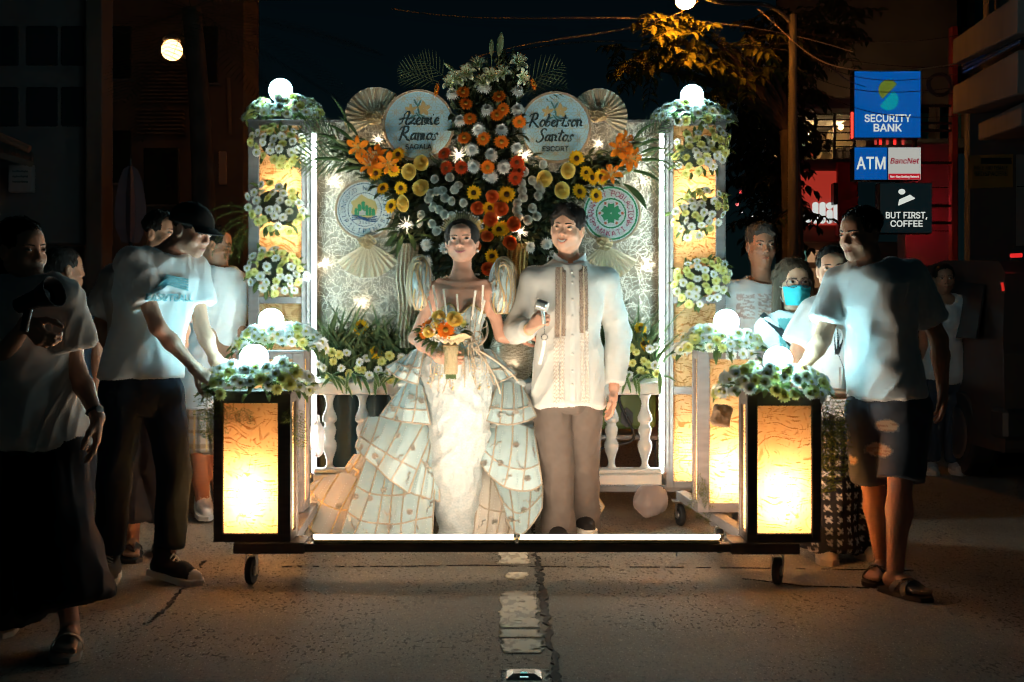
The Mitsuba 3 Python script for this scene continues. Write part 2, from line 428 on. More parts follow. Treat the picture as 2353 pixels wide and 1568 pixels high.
def f_rose(r, col, rad=0.036):
    """Cups inside one another, each of a few overlapping petals."""
    out = []; col = np.array(col)
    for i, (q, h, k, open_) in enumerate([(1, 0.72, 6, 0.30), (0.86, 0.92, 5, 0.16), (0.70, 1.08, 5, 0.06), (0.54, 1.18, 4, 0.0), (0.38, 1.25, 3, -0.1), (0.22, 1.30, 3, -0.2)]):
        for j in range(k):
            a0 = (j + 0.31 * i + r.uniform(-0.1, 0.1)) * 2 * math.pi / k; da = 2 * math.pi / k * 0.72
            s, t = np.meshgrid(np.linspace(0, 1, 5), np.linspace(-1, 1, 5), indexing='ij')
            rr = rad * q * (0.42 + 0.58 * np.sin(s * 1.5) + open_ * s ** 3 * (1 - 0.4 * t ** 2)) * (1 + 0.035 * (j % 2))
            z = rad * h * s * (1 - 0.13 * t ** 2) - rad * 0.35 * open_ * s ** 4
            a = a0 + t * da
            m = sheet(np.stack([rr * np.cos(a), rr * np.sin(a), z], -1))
            out.append(paint(m, col * (0.78 + 0.03 * i), col * (1.0 - 0.02 * i), np.clip(s.ravel() * 1.1, 0, 1)))  # petal feet darker: shade between the cups put into the colour
    m = lathe([(rad * 0.30, 0.0), (rad * 0.34, rad * 0.7), (rad * 0.26, rad * 1.12), (rad * 0.10, rad * 1.27), (1e-4, rad * 1.24)], 9); out.append(paint(m, col * 0.8, col * 0.95, np.clip(m.vertices[:, 2] / rad, 0, 1)))
    return merge(out)
def f_bud(r, col=(0.78, 0.77, 0.70), rad=0.021):
    return f_rose(r, col, rad)
def f_lily(r, col, core, L=0.085):
    out = []
    for i in range(6):
        m, t = petal(L * (1 if i % 2 else 0.94), L * (0.40 if i % 2 else 0.28), lift=0.75, cup=0.35, curl=0.52 + r.uniform(-0.1, 0.1), n=7, x0=L * 0.04, point=True)
        a = i * math.pi / 3 + r.uniform(-0.08, 0.08); R = np.eye(4); R[:2, :2] = [[math.cos(a), -math.sin(a)], [math.sin(a), math.cos(a)]]
        m.apply_transform(R); out.append(paint(m, core, col, np.clip(t * 2.2, 0, 1)))
    st = []
    for i in range(6):
        a = i * math.pi / 3 + 0.5; e = V(math.cos(a) * L * 0.3, math.sin(a) * L * 0.3, L * 0.72)
        st.append(paint(tube([V(0, 0, 0), e * 0.6 + V(0, 0, L * 0.08), e], 0.0011, 5), (0.6, 0.62, 0.35)))
        b = trimesh.creation.icosphere(1, 0.0032); b.apply_scale([1.6, 1, 0.8]); b.apply_translation(e); st.append(paint(b, (0.25, 0.09, 0.03)))
    return merge(out), merge(st)
def f_lilybud(r, col, L=0.075):
    m = lathe([(0.002, 0), (0.007, L * 0.15), (0.011, L * 0.45), (0.010, L * 0.7), (0.005, L * 0.92), (1e-4, L)], 9)
    return paint(m, np.array(col) * 0.7, col, m.vertices[:, 2] / L)
def f_leaf(r, L=0.07, W=0.028, c0=(0.08, 0.105, 0.035), c1=(0.12, 0.16, 0.055), droop=0.35, edge=None, n=6):
    s = np.linspace(0, 1, n + 1); w = W * np.sin(np.pi * np.clip(s * 0.95 + 0.04, 0, 1)) ** 0.85
    z = 0.25 * L * s - droop * L * s ** 2
    P = np.zeros((n + 1, 5, 3))
    for j, q in enumerate((-1, -0.55, 0, 0.55, 1)):
        P[:, j] = np.stack([L * s * 0.97, q * w / 2, z + (abs(q) ** 1.3) * 0.24 * w], 1)
    m = sheet(P); t = np.tile([0.9, 0.5, 0.0, 0.5, 0.9], n + 1)
    m, c = paint(m, c1, c0, t)
    if edge is not None: c[np.tile([True, False, False, False, True], n + 1)] = edge
    return m, c
def f_fern(r, L=0.3, droop=0.5, c=(0.10, 0.12, 0.03), width=0.05, k=30, sub=9):
    """A feathery asparagus frond along +x that sags."""
    s = np.linspace(0, 1, 12); st = np.stack([L * s * (1 - 0.25 * droop * s), 0.02 * np.sin(s * 4) * L, -droop * L * s ** 2], 1)
    out = [paint(tube(st, 0.0012 * (1.1 - s), 4), np.array(c) * 0.8)]
    sp = CubicSpline(s, st); quads = []
    for i in range(k):
        q = 0.06 + 0.94 * i / k; o = sp(q); side = 1 if i % 2 else -1
        l = width * (1 - q) ** 0.6 * r.uniform(0.7, 1.2) + 0.008
        d = unit(unit(sp(q, 1)) * 0.55 + V(0, side * 0.9, r.uniform(-0.3, 0.3)))
        for j in range(sub):
            b = o + d * l * (j + 1) / sub; e = unit(d + r.normal(0, 0.65, 3)) * 0.016 * r.uniform(0.6, 1.2); w = unit(np.cross(e, r.normal(0, 1, 3))) * 0.0017
            quads.append([b - w, b + w, b + e + w * 0.4, b + e - w * 0.4])
        w = unit(np.cross(d, V(0, 0, 1))) * 0.0007
        quads.append([o - w, o + w, o + d * l + w * 0.3, o + d * l - w * 0.3])
    q = np.array(quads).reshape(-1, 3); b = np.arange(len(quads)) * 4
    m = trimesh.Trimesh(q, np.vstack([np.stack([b, b + 1, b + 2], 1), np.stack([b, b + 2, b + 3], 1)]), process=False)
    sh = np.repeat(r.uniform(0.7, 1.25, len(quads)), 4)[:, None]
    out.append((m, np.asarray(c) * sh))
    return merge(out)
def f_palm(r, L=0.32, W=0.17, k=9, c=(0.10, 0.13, 0.07)):
    """A palm frond: stem and stiff leaflets."""
    out = [paint(tube([V(0, 0, 0), V(L * 0.5, 0, 0.02), V(L, 0, -0.03)], [0.003, 0.002, 0.001], 5), np.array(c) * 1.2)]
    for i in range(k):
        for side in (-1, 1):
            q = 0.15 + 0.83 * i / (k - 1); l = W * math.sin(math.pi * min(q * 0.75 + 0.2, 0.97)) * r.uniform(0.9, 1.08)
            m, cc = f_leaf(r, l, 0.0095, np.array(c) * 0.8, np.array(c) * 1.2, 0.1, n=3)
            a = side * (1.05 - 0.5 * q)
            R = np.eye(4); R[:3, :3] = [[math.cos(a), -math.sin(a), 0], [math.sin(a), math.cos(a), 0], [0, 0, 1]]; R[:3, 3] = (L * q, 0, 0.02 * math.sin(q * 3))
            m.apply_transform(R); out.append((m, cc))
    return merge(out)
def protos(make, n, mtl=None, smooth=True):
    """n variants written as shape dicts; a variant may be (mesh, colours) or a pair of those (petals, centre)."""
    out = []
    for i in range(n):
        q = make(np.random.default_rng(100 + i))
        two = isinstance(q[0], tuple)
        out.append([mikit.ply(a[0], mtl or M_PETAL, smooth=smooth, color=a[1]) for a in (q if two else [q])])
    return out
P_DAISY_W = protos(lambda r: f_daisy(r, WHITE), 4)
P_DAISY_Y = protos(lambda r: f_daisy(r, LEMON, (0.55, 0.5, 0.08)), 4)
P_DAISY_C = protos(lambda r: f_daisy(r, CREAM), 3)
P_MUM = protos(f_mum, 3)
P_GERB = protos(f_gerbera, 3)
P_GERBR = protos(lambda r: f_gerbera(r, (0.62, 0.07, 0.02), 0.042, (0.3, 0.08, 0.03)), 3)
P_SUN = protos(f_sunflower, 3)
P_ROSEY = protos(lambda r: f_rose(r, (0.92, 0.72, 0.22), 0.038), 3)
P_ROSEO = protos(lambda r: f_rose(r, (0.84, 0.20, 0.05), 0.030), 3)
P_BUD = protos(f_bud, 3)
P_LILYW = protos(lambda r: f_lily(r, (0.66, 0.68, 0.46), (0.42, 0.50, 0.20)), 2)
P_LILYO = protos(lambda r: f_lily(r, (0.88, 0.24, 0.02), (0.80, 0.34, 0.05), 0.092), 2)
P_LBUD = protos(lambda r: f_lilybud(r, (0.42, 0.47, 0.24)), 1)
P_LBUDO = protos(lambda r: f_lilybud(r, (0.70, 0.30, 0.06)), 1)
P_LEAF = protos(lambda r: f_leaf(r, r.uniform(0.055, 0.085), r.uniform(0.022, 0.034), droop=r.uniform(0.1, 0.6)), 5, M_LEAF)
P_BIGLEAF = protos(lambda r: f_leaf(r, r.uniform(0.17, 0.24), r.uniform(0.045, 0.07), (0.06, 0.10, 0.04), (0.10, 0.155, 0.065), 0.2, n=9), 3, M_LEAF)
P_STRIPED = protos(lambda r: f_leaf(r, r.uniform(0.11, 0.16), 0.026, (0.10, 0.16, 0.06), (0.14, 0.22, 0.08), r.uniform(0.3, 0.6), edge=(0.55, 0.60, 0.42), n=8), 4, M_LEAF)
P_FERN = protos(lambda r: f_fern(r, r.uniform(0.24, 0.36), r.uniform(0.5, 1.0)), 3, M_FERN, smooth=False)
P_PALM = protos(lambda r: f_palm(r), 2, M_LEAF)
FLOWER = {'daisy': None}
def plant(holder, name, P, o, n, s=1.0, roll=None, r=rng, center='center'):
    """One flower or leaf of a holder: its own entry, its centre or stamens a sub-part."""
    p = P[int(r.integers(len(P)))]
    m = pose(look(n, roll=r.uniform(0, 6.28) if roll is None else roll), o, s)
    k = obj(name, p[0], None, holder, m=m)
    if len(p) > 1: obj(center, p[1], None, k, m=m)
    return k
def leaf_at(holder, P, o, d, s=1.0, r=rng, name='leaf', up=None):
    """A leaf that grows from o along d, its upper side up."""
    d = unit(d); up = unit(V(0, -0.35, 1) if up is None else V(*up)); y = np.cross(up, d)
    y = unit(y if np.linalg.norm(y) > 0.05 else V(1, 0, 0)); z = np.cross(d, y)
    return obj(name, P[int(r.integers(len(P)))][0], None, holder, m=frame(d * s, y * s, z * s, o))
def spread(n, dmin, r, test):
    pts = []
    for _ in range(n * 60):
        q = r.uniform(-1, 1, 2)
        if test(q) and all((q[0] - a[0]) ** 2 + (q[1] - a[1]) ** 2 > dmin ** 2 for a in pts):
            pts.append(q)
            if len(pts) >= n: break
    return pts
# ---------------------------------------------------------------- the float: frame, lanterns, lamps
YF, YM, YB = 5.27, 6.07, 6.905          # front faces of the front, middle and rear lanterns
LED = (370.0, 300.0, 228.0)
COOL = (32.0, 66.0, 74.0)
LAMP = (190.0, 122.0, 72.0); LAMPW = (310.0, 220.0, 130.0)

base = thing('parade_float', 'dark timber base frame of the wheeled float, low between the lantern pillars', 'float')
def beam(lo, hi, name='beam', m=M_WOOD): return obj(name, box(lo, hi, 0.004), m, base)
z1 = 0.2026
def X(u, Y): return (u - 1176.5) * Y / FOCAL
def Z(v, Y): return CAM_Z - (v - 735.0) * Y / FOCAL
beam([X(668, YF), YF + 0.005, Z(1270, YF)], [X(1716, YF), YF + 0.06, Z(1250.5, YF)])
beam([X(536, YF), YF - 0.006, Z(1273, YF)], [X(700, YF), YF + 0.17, z1 - 0.002], 'mount_block')
beam([X(1680, YF), YF - 0.006, Z(1274, YF)], [X(1838, YF), YF + 0.17, z1 - 0.002], 'mount_block')
XL0, XL1 = X(605, YF), X(672, YM); XR0, XR1 = X(1730, YF), X(1640, YM)
def rail(a, b, w, h, m=M_WOODGREY):
    a, b = V(*a), V(*b); d = unit(b - a); s = unit(np.cross(d, V(0, 0, 1)))
    q = box([0, -w / 2, -h / 2], [np.linalg.norm(b - a), w / 2, h / 2]); q.apply_transform(frame(d, s * -1, np.cross(d, s * -1), a)); return obj('beam', q, m, base)
rail((-1.03, YF + 0.19, 0.175), (-1.12, YB - 0.02, 0.175), 0.06, 0.05); rail((1.12, YF + 0.19, 0.175), (0.99, YB - 0.02, 0.175), 0.06, 0.05)
beam([X(560, YB), YB + 0.01, Z(1132, YB)], [X(1660, YB), YB + 0.07, Z(1116, YB)], m=M_WOODGREY)
def caster(x, y, rz, steer=0.15):
    k = key_for('caster', base)
    r = 0.062; zt = 0.152
    scene_key = obj('plate', box([x - 0.05, y - 0.04, zt - 0.008], [x + 0.05, y + 0.04, zt - 0.001], 0.002), M_METAL, key=k)
    c, s = math.cos(rz), math.sin(rz); fwd, side = V(s, c, 0), V(c, -s, 0)
    hub = V(x, y, r) - fwd * 0.025 * 0 
    w = lathe([(1e-4, -0.014), (0.028, -0.014), (0.03, -0.011), (0.048, -0.013), (0.058, -0.014), (0.062, -0.008), (0.062, 0.008), (0.058, 0.014), (0.048, 0.013), (0.03, 0.011), (0.028, 0.014), (1e-4, 0.014)], 28)
    w.apply_transform(frame(fwd, V(0, 0, 1), side, hub)); obj('wheel', w, M_RUBBER, k, smooth=35)
    hb = lathe([(1e-4, -0.02), (0.02, -0.02), (0.024, -0.012), (0.024, 0.012), (0.02, 0.02), (1e-4, 0.02)], 16); hb.apply_transform(frame(fwd, V(0, 0, 1), side, hub)); obj('hub', hb, M_METAL, k, smooth=30)
    fk = []
    for q in (-1, 1):
        fk.append(ribbon([hub + side * q * 0.024 - V(0, 0, 0.015), hub + side * q * 0.024 + V(0, 0, 0.03), hub + side * q * 0.022 + V(0, 0, 0.068), hub + V(0, 0, 0.082)], [0.018, 0.026, 0.034, 0.04], side * q, 0.003))
    obj('fork', cat(fk), M_METAL, k)
caster(X(578, YF + 0.06), YF + 0.06, 0.1); caster(X(1787, YF + 0.06), YF + 0.06, 0.45)
caster(1.07, 6.05, 0.3); caster(0.98, 6.85, -0.2); caster(-1.1, 6.05, 0.2); caster(-1.18, 6.85, 0.1)
for x in (X(1556, YF), X(2.0 * 0 + 660, YF)): obj('bolt', tube([V(x, YF + 0.02, 0.158), V(x, YF + 0.02, 0.135)], 0.004, 6), M_METAL, base)

def lantern(name, label, u0, u1, Y, v0, v1, gl, gr, panes, D=0.19, wood=M_WOOD):
    """A timber box with paper sides. gl, gr: where its front panes begin and end; panes: their upper and lower edges."""
    t = thing(name, label, 'lantern', 'lantern pillars of the float')
    x0, x1, a, b = X(u0, Y), X(u1, Y), X(gl, Y), X(gr, Y); z0, z1_ = Z(v1, Y), Z(v0, Y); y0, y1 = Y, Y + D
    for p, q, m in ((x0, a, wood), (b, x1, wood)):
        obj('post', box([p, y0, z0], [q, y0 + 0.035, z1_], 0.003), m, t)
        obj('post', box([p, y1 - 0.035, z0], [q, y1, z1_], 0.003), m, t)
    edges = [z1_] + [Z(v, Y) for pr in panes for v in pr] + [z0]
    for i in range(0, len(edges), 2):
        hi, lo = edges[i], edges[i + 1]
        if hi - lo < 0.004: continue
        for ya, yb in ((y0, y0 + 0.033), (y1 - 0.033, y1)): obj('rail', box([a, ya + 0.002, lo], [b, yb, hi], 0.002), wood, t)
        for xa, xb in ((x0 + 0.003, min(a, x0 + 0.04)), (max(b, x1 - 0.04), x1 - 0.003)): obj('rail', box([xa, y0 + 0.035, lo], [xb, y1 - 0.035, hi], 0.002), wood, t)
    obj('floor', box([x0 + 0.005, y0 + 0.036, z0 + 0.001], [x1 - 0.005, y1 - 0.036, z0 + 0.012], 0), M_WHITEP, t)
    obj('top', box([x0 - 0.004, y0 - 0.004, z1_], [x1 + 0.004, y1 + 0.004, z1_ + 0.012], 0.002), wood, t)
    for (v_hi, v_lo) in panes:
        hi, lo = Z(v_hi, Y), Z(v_lo, Y)
        for yy in (y0 + 0.016, y1 - 0.016):
            obj('paper_panel', sheet(np.array([[[a - 0.004, yy, lo - 0.004], [b + 0.004, yy, lo - 0.004]], [[a - 0.004, yy, hi + 0.004], [b + 0.004, yy, hi + 0.004]]])), M_PAPER, t)
        for xx in (x0 + 0.016, x1 - 0.016):
            obj('paper_panel', sheet(np.array([[[xx, y0 + 0.03, lo - 0.004], [xx, y1 - 0.03, lo - 0.004]], [[xx, y0 + 0.03, hi + 0.004], [xx, y1 - 0.03, hi + 0.004]]])), M_PAPER, t)
    return t, (x0, x1, y0, y1, z0, z1_, a, b)
def bulb(t, x, y, z, L=0.13, r=0.013, k=1.0, c=None):
    obj('lamp', tube([V(x, y, z), V(x, y, z + L)], r, 10), M_BULB, t, emit=np.array(c or LAMP) * k, weight=0.3)
    obj('socket', lathe([(1e-4, 0), (0.028, 0), (0.026, 0.02), (0.016, 0.03), (1e-4, 0.03)], 12, (x, y, z - 0.031)), M_WHITEP, t)
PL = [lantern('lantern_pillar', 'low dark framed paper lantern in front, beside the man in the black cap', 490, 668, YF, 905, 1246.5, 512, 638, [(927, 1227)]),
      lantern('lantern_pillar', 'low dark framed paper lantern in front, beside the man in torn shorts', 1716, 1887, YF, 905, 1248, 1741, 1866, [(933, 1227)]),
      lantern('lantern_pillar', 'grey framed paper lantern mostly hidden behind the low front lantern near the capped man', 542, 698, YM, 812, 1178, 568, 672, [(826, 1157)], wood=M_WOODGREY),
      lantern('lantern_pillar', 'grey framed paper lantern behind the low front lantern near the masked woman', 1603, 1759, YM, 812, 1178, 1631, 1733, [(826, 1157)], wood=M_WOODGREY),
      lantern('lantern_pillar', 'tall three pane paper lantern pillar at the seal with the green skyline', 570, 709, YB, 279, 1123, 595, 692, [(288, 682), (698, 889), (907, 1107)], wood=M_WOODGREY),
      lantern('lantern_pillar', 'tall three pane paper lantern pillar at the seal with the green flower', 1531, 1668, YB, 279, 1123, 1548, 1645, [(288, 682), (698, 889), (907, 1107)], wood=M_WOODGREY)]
for i, (t, (x0, x1, y0, y1, z0, z1_, a, b)) in enumerate(PL):
    xm, ym = (a + b) / 2, (y0 + y1) / 2 + 0.02
    if i < 4: bulb(t, xm - 0.01, ym, z0 + 0.10, 0.21, k=1.0 if i < 2 else 0.85)
    else:
        for (hi, lo), L in zip([(288, 682), (698, 889), (907, 1107)], (0.45, 0.14, 0.2)):
            zl = Z(lo, YB)
            if hi == 288: bulb(t, xm + (0.03 if i == 4 else 0), ym, zl + 0.35, 0.35, k=0.20, c=LAMPW)
            elif hi == 907: bulb(t, xm, ym, zl + 0.05, 0.2, k=0.30, c=LAMPW)

def globe(u, v, rpx, Y, label, k=1.0):
    t = thing('globe_lamp', label, 'lamp', 'white globe lamps on the lantern pillars')
    o = at(u, v, Y); r = rpx * Y / FOCAL
    s = trimesh.creation.icosphere(4, r); s.apply_translation(o)
    obj('globe', s, M_BULB, t, smooth=True, emit=np.array(COOL) * k)
    obj('collar', lathe([(1e-4, 0), (0.038, 0), (0.034, 0.03), (1e-4, 0.03)], 16, (o[0], o[1], o[2] - r - 0.025)), M_WHITEP, t)
    return o, r
GL = [globe(584, 824, 33, YF + 0.10, 'white globe lamp among daisies on the low front lantern near the capped man'),
      globe(1788, 829, 33, YF + 0.10, 'white globe lamp among daisies on the low front lantern near the man in torn shorts'),
      globe(623, 738, 29, YM + 0.10, 'white globe lamp on the middle lantern, behind the capped man\'s hands'),
      globe(1669, 740, 29, YM + 0.10, 'white globe lamp on the middle lantern in front of the old man'),
      globe(645, 208, 27, YB + 0.10, 'white globe lamp on top of the tall pillar near the skyline seal'),
      globe(1590, 222, 27, YB + 0.10, 'white globe lamp on top of the tall pillar near the green flower seal')]

# LED tubes
def ledtube(label, a, b, r, k, parts):
    t = thing('led_tube', label, 'LED tube', 'white LED tubes')
    up = abs(b[2] - a[2]) < 0.01
    obj('diffuser', tube([a, b], r, 14), M_BULB, t, emit=np.array(k) * (0.05 if up else 1.0), weight=0.15 if up else 1.0)
    if up:
        n_ = unit(V(0, 0.42, 0.91)); c_ = V(0, n_[2], -n_[1]) * 0.009; o_ = V(0, 0.016, 0.004)
        obj('led_board', sheet(np.array([[a + o_ - c_, b + o_ - c_], [a + o_ + c_, b + o_ + c_]])[:, ::-1] if False else np.array([[a + o_ + c_, a + o_ - c_], [b + o_ + c_, b + o_ - c_]])), M_BULB, t, emit=np.array(k) * 1.15, weight=2.0)  # added emitter that throws the tube light up and back onto the couple
    for e, d in ((a, -1), (b, 1)):
        dr_ = unit(np.asarray(b) - a) * d; obj('end_cap', tube([np.asarray(e) + dr_ * 0.001, np.asarray(e) + dr_ * 0.014], r * 1.12, 12), M_WHITEP, t)
    for n, lo, hi, m in parts: obj(n, box(lo, hi, 0.002), m, t)
zt = Z(1235, YF)
xa, xb = X(719, YF), X(1656, YF)
ledtube('long warm LED tube along the front bar at the couple\'s feet', V(xa, YF + 0.03, zt), V((xa + xb) / 2 - 0.016, YF + 0.03, zt), 0.009, LED, [('channel', [xa, YF + 0.012, zt - 0.0285], [(xa + xb) / 2 - 0.006, YF + 0.05, zt - 0.0145], M_BURLAP)])
ledtube('second length of the warm LED tube, right of the join on the front bar', V((xa + xb) / 2 + 0.016, YF + 0.03, zt), V(xb, YF + 0.03, zt), 0.009, LED, [('channel', [(xa + xb) / 2 + 0.006, YF + 0.012, zt - 0.0285], [xb, YF + 0.05, zt - 0.0145], M_BURLAP)])
CW = np.array((40.0, 51.0, 49.0))
for u, s, l in ((720.5, 1, 'upright white LED tube beside the skyline seal'), (1521, -1, 'upright white LED tube beside the green flower seal')):
    ledtube(l, V(X(u, 6.86), 6.86, Z(1085, 6.86)), V(X(u, 6.86), 6.86, Z(308, 6.86)), 0.0095, CW, [('channel', [X(u, 6.86) - 0.016, 6.872, Z(1090, 6.86)], [X(u, 6.86) + 0.016, 6.89, Z(300, 6.86)], M_WHITEP)])

# ---------------------------------------------------------------- backdrop panel
YP = 6.95
bp = thing('backdrop_panel', 'pale woven fibre backdrop panel behind the couple and the flowers', 'backdrop')
def matting(p, n, uv):
    return mikit.mix((0.24, 0.21, 0.165), (0.40, 0.36, 0.29), FB(p.x * 70, p.y * 70, p.z * 70))
M_MATTING = mat('fibre_matting', matting, 0.9)
M_STRAND = mat('fibre_strand', (0.78, 0.73, 0.63), 0.7)
px0, px1, pz0, pz1 = X(724, YP), X(1518, YP), 0.78, Z(283, YP)
obj('board', box([px0, YP + 0.004, pz0], [px1, YP + 0.024, pz1], 0.002), M_MATTING, bp)
r = np.random.default_rng(5); ss = []
qv, qf = [], []
for i in range(4600):
    o = V(r.uniform(px0 + 0.02, px1 - 0.02), 0, r.uniform(pz0 + 0.2, pz1 - 0.01)); a = r.uniform(0, math.pi); L = r.uniform(0.05, 0.17); bend = r.normal(0, 2.2)
    s = np.linspace(-0.5, 0.5, 6); aa = a + bend * s
    P = o + np.stack([np.cumsum(np.cos(aa)) * L / 6, -0.010 * np.abs(np.sin(s * 3 + r.uniform(0, 3))) + 0 * s, np.cumsum(np.sin(aa)) * L / 6], 1)
    P[:, 1] += YP - 0.001 - r.uniform(0, 0.006)
    P[:, 0] = np.clip(P[:, 0], px0, px1); P[:, 2] = np.clip(P[:, 2], pz0, pz1)
    w = np.stack([-np.sin(aa), 0 * aa, np.cos(aa)], 1) * r.uniform(0.0010, 0.0024)
    b = len(qv) * 12; qv.append(np.vstack([P - w, P + w + V(0, -0.001, 0)])); j = np.arange(5)
    qf += [np.stack([b + j, b + j + 1, b + j + 7], 1), np.stack([b + j, b + j + 7, b + j + 6], 1)]
obj('strands', trimesh.Trimesh(np.vstack(qv), np.vstack(qf), process=False), M_STRAND, bp, kind='stuff')
for u in (716, 1526): obj('upright', box([X(u, YP) - 0.022, YP - 0.055, 0.3], [X(u, YP) + 0.022, YP + 0.03, pz1 + 0.002], 0.003), M_WOODGREY, bp)
obj('top_batten', box([px0 + 0.006, YP - 0.012, pz1 + 0.001], [px1 - 0.006, YP + 0.02, pz1 + 0.02], 0.003), M_WOODGREY, bp)

# ---------------------------------------------------------------- balustrade
YR = 6.80
bl = thing('balustrade', 'white balustrade with turned balusters under the planted box', 'balustrade')
bx0, bx1 = X(722, YR), X(1519, YR)
obj('top_rail', box([bx0, YR - 0.03, Z(907, YR)], [bx1, YR + 0.05, Z(879, YR)], 0.006), M_WHITEP, bl)
obj('base_rail', box([bx0, YR - 0.045, Z(1113, YR)], [bx1, YR + 0.055, Z(1088, YR)], 0.006), M_WHITEP, bl)
obj('base_step', box([bx0, YR - 0.035, Z(1088, YR) + 0.001], [bx1, YR + 0.045, Z(1075.5, YR)], 0.008), M_WHITEP, bl)
prof = [(45, 497), (32, 520), (24, 560), (28, 590), (44, 630), (52, 662), (48, 680), (33, 690), (33, 705), (42, 718), (46, 738), (42, 765), (34, 785), (34, 800), (46, 820), (51, 845), (46, 875), (32, 915), (23, 950), (22, 965), (28, 985), (38, 994), (38, 997)]
zt_, zb_ = Z(907, YR) - 0.001, Z(1075.5, YR) + 0.001
pf = [(a * 0.33 * YR / FOCAL, zb_ + (zt_ - zb_) * (997 - y) / 500.0) for a, y in prof[::-1]]
pr = np.array(pf); tt = np.r_[0, np.cumsum(np.linalg.norm(np.diff(pr, axis=0), axis=1))]
pf = PchipInterpolator(tt, pr)(np.linspace(0, tt[-1], 48))
bal = mikit.ply(lathe(pf, 24), M_WHITEP, smooth=40)
for u in (757, 833, 909, 985, 1062, 1138, 1214, 1290, 1328 + 2, 1405, 1482):
    if u == 1290: continue
    m = np.eye(4); m[0, 3], m[1, 3] = X(u, YR), YR + 0.005
    obj('baluster', bal, None, bl, m=m)
pb = thing('planter_box', 'white planter box behind the balustrade rail holding strap leaved plants', 'planter')
obj('box', box([bx0 + 0.005, YR + 0.055, Z(905, YR)], [bx1 - 0.005, YP - 0.002, Z(868, YR)], 0.004), M_WHITEP, pb)
# strap leaves: a dense mass
r = np.random.default_rng(8); lv = []
for i in range(1150):
    x = r.uniform(bx0 + 0.03, bx1 - 0.03); y = r.uniform(YR + 0.03, YP - 0.04); h = r.uniform(0.22, 0.52); le = r.uniform(-0.15, 0.15); b = r.uniform(0.0, 0.15)
    o = V(x, y, Z(870, YR)); s = np.linspace(0, 1, 7); a = r.uniform(-1.2, 1.2) + (math.pi / 2 if r.random() < 0.4 else 0) * 0
    d = V(r.normal(0, 1), -abs(r.normal(0, 0.5)), 0); d = unit(d)
    P = o + s[:, None] * V(le, -0.03, h) * 0.95 + (s ** 2)[:, None] * d * h * r.uniform(0.1, 0.6) - (s ** 3)[:, None] * V(0, 0, h * r.uniform(0.0, 0.45))
    P[:, 1] = np.minimum(P[:, 1], YP - 0.012)
    w = r.uniform(0.007, 0.013) * np.sin(np.pi * (s * 0.8 + 0.18)); side = unit(np.cross(d + V(0, -0.6, 0), V(0, 0, 1)))
    G = np.stack([P - side * w[:, None], P + V(0, 0.003, 0), P + side * w[:, None]], 1)
    g = r.uniform(0.6, 1.25)
    lv.append(paint(sheet(G), V(0.07, 0.105, 0.05) * g, V(0.11, 0.16, 0.075) * g, np.repeat(s, 3)))
m_, c_ = merge(lv); obj('strap_leaves', m_, M_LEAF, pb, smooth=True, color=c_, kind='stuff')
def bed_xy(u, v, Y): return at(u, v, Y)
for (u, v) in ((828, 752), (865, 808), (938, 772), (1471, 755), (1478, 790)): 
    o = at(u, v, YR + 0.02); plant(pb, 'sunflower', P_SUN, o, V(rng.normal(0, 0.25), -1, 0.35), 1.0 if v != 755 else 0.8)
    obj('stem', tube([o + V(0, 0.03, -0.01), o + V(0.005, 0.07, -0.1), V(o[0], YR + 0.1, Z(872, YR))], 0.0045, 6), M_LEAF, pb, color=np.tile([0.25, 0.30, 0.14], (20, 1)))
bedf = [(706, 800, 'y'), (745, 805, 'y'), (760, 812, 'y'), (768, 830, 'y'), (745, 843, 'w'), (757, 868, 'y'), (734, 840, 'w'), (781, 818, 'y'), (799, 813, 'w'), (828, 830, 'w'), (844, 824, 'w'), (783, 845, 'w'), (800, 858, 'y'), (835, 852, 'y'), (823, 850, 'y'), (781, 876, 'y'), (895, 815, 'y'), (880, 832, 'y'), (868, 852, 'w'), (888, 860, 'w'), (897, 875, 'y'), (912, 870, 'y'), (850, 862, 'w'), (923, 820, 'w'), (935, 845, 'y'),
        (1450, 800, 'y'), (1462, 812, 'y'), (1490, 805, 'w'), (1505, 800, 'w'), (1478, 828, 'y'), (1455, 835, 'y'), (1470, 850, 'y'), (1495, 840, 'y'), (1508, 838, 'w'), (1485, 858, 'y'), (1448, 862, 'w'), (1510, 862, 'y'),
        (1180, 820, 'y'), (1196, 838, 'y'), (1170, 850, 'y'), (1205, 815, 'w'), (1188, 866, 'y')]
for (u, v, c) in bedf:
    o = at(u + rng.uniform(-3, 3), v + rng.uniform(-3, 3), YR - 0.0 - rng.uniform(0, 0.05)); plant(pb, 'chrysanthemum' if c == 'y' else 'daisy', P_DAISY_Y if c == 'y' else P_DAISY_W, o, V(rng.normal(0, 0.35), -1, rng.uniform(-0.1, 0.6)), rng.uniform(0.95, 1.2))
for u in list(range(735, 935, 17)) + list(range(1436, 1516, 15)):
    for q in range(2):
        o = at(u + rng.uniform(-8, 8), 862 + rng.uniform(-8, 8), YR - 0.02); d = V(rng.normal(0, 0.5), -0.55, rng.uniform(-1.0, 0.1))
        leaf_at(pb, P_STRIPED, o, d, rng.uniform(0.8, 1.1))

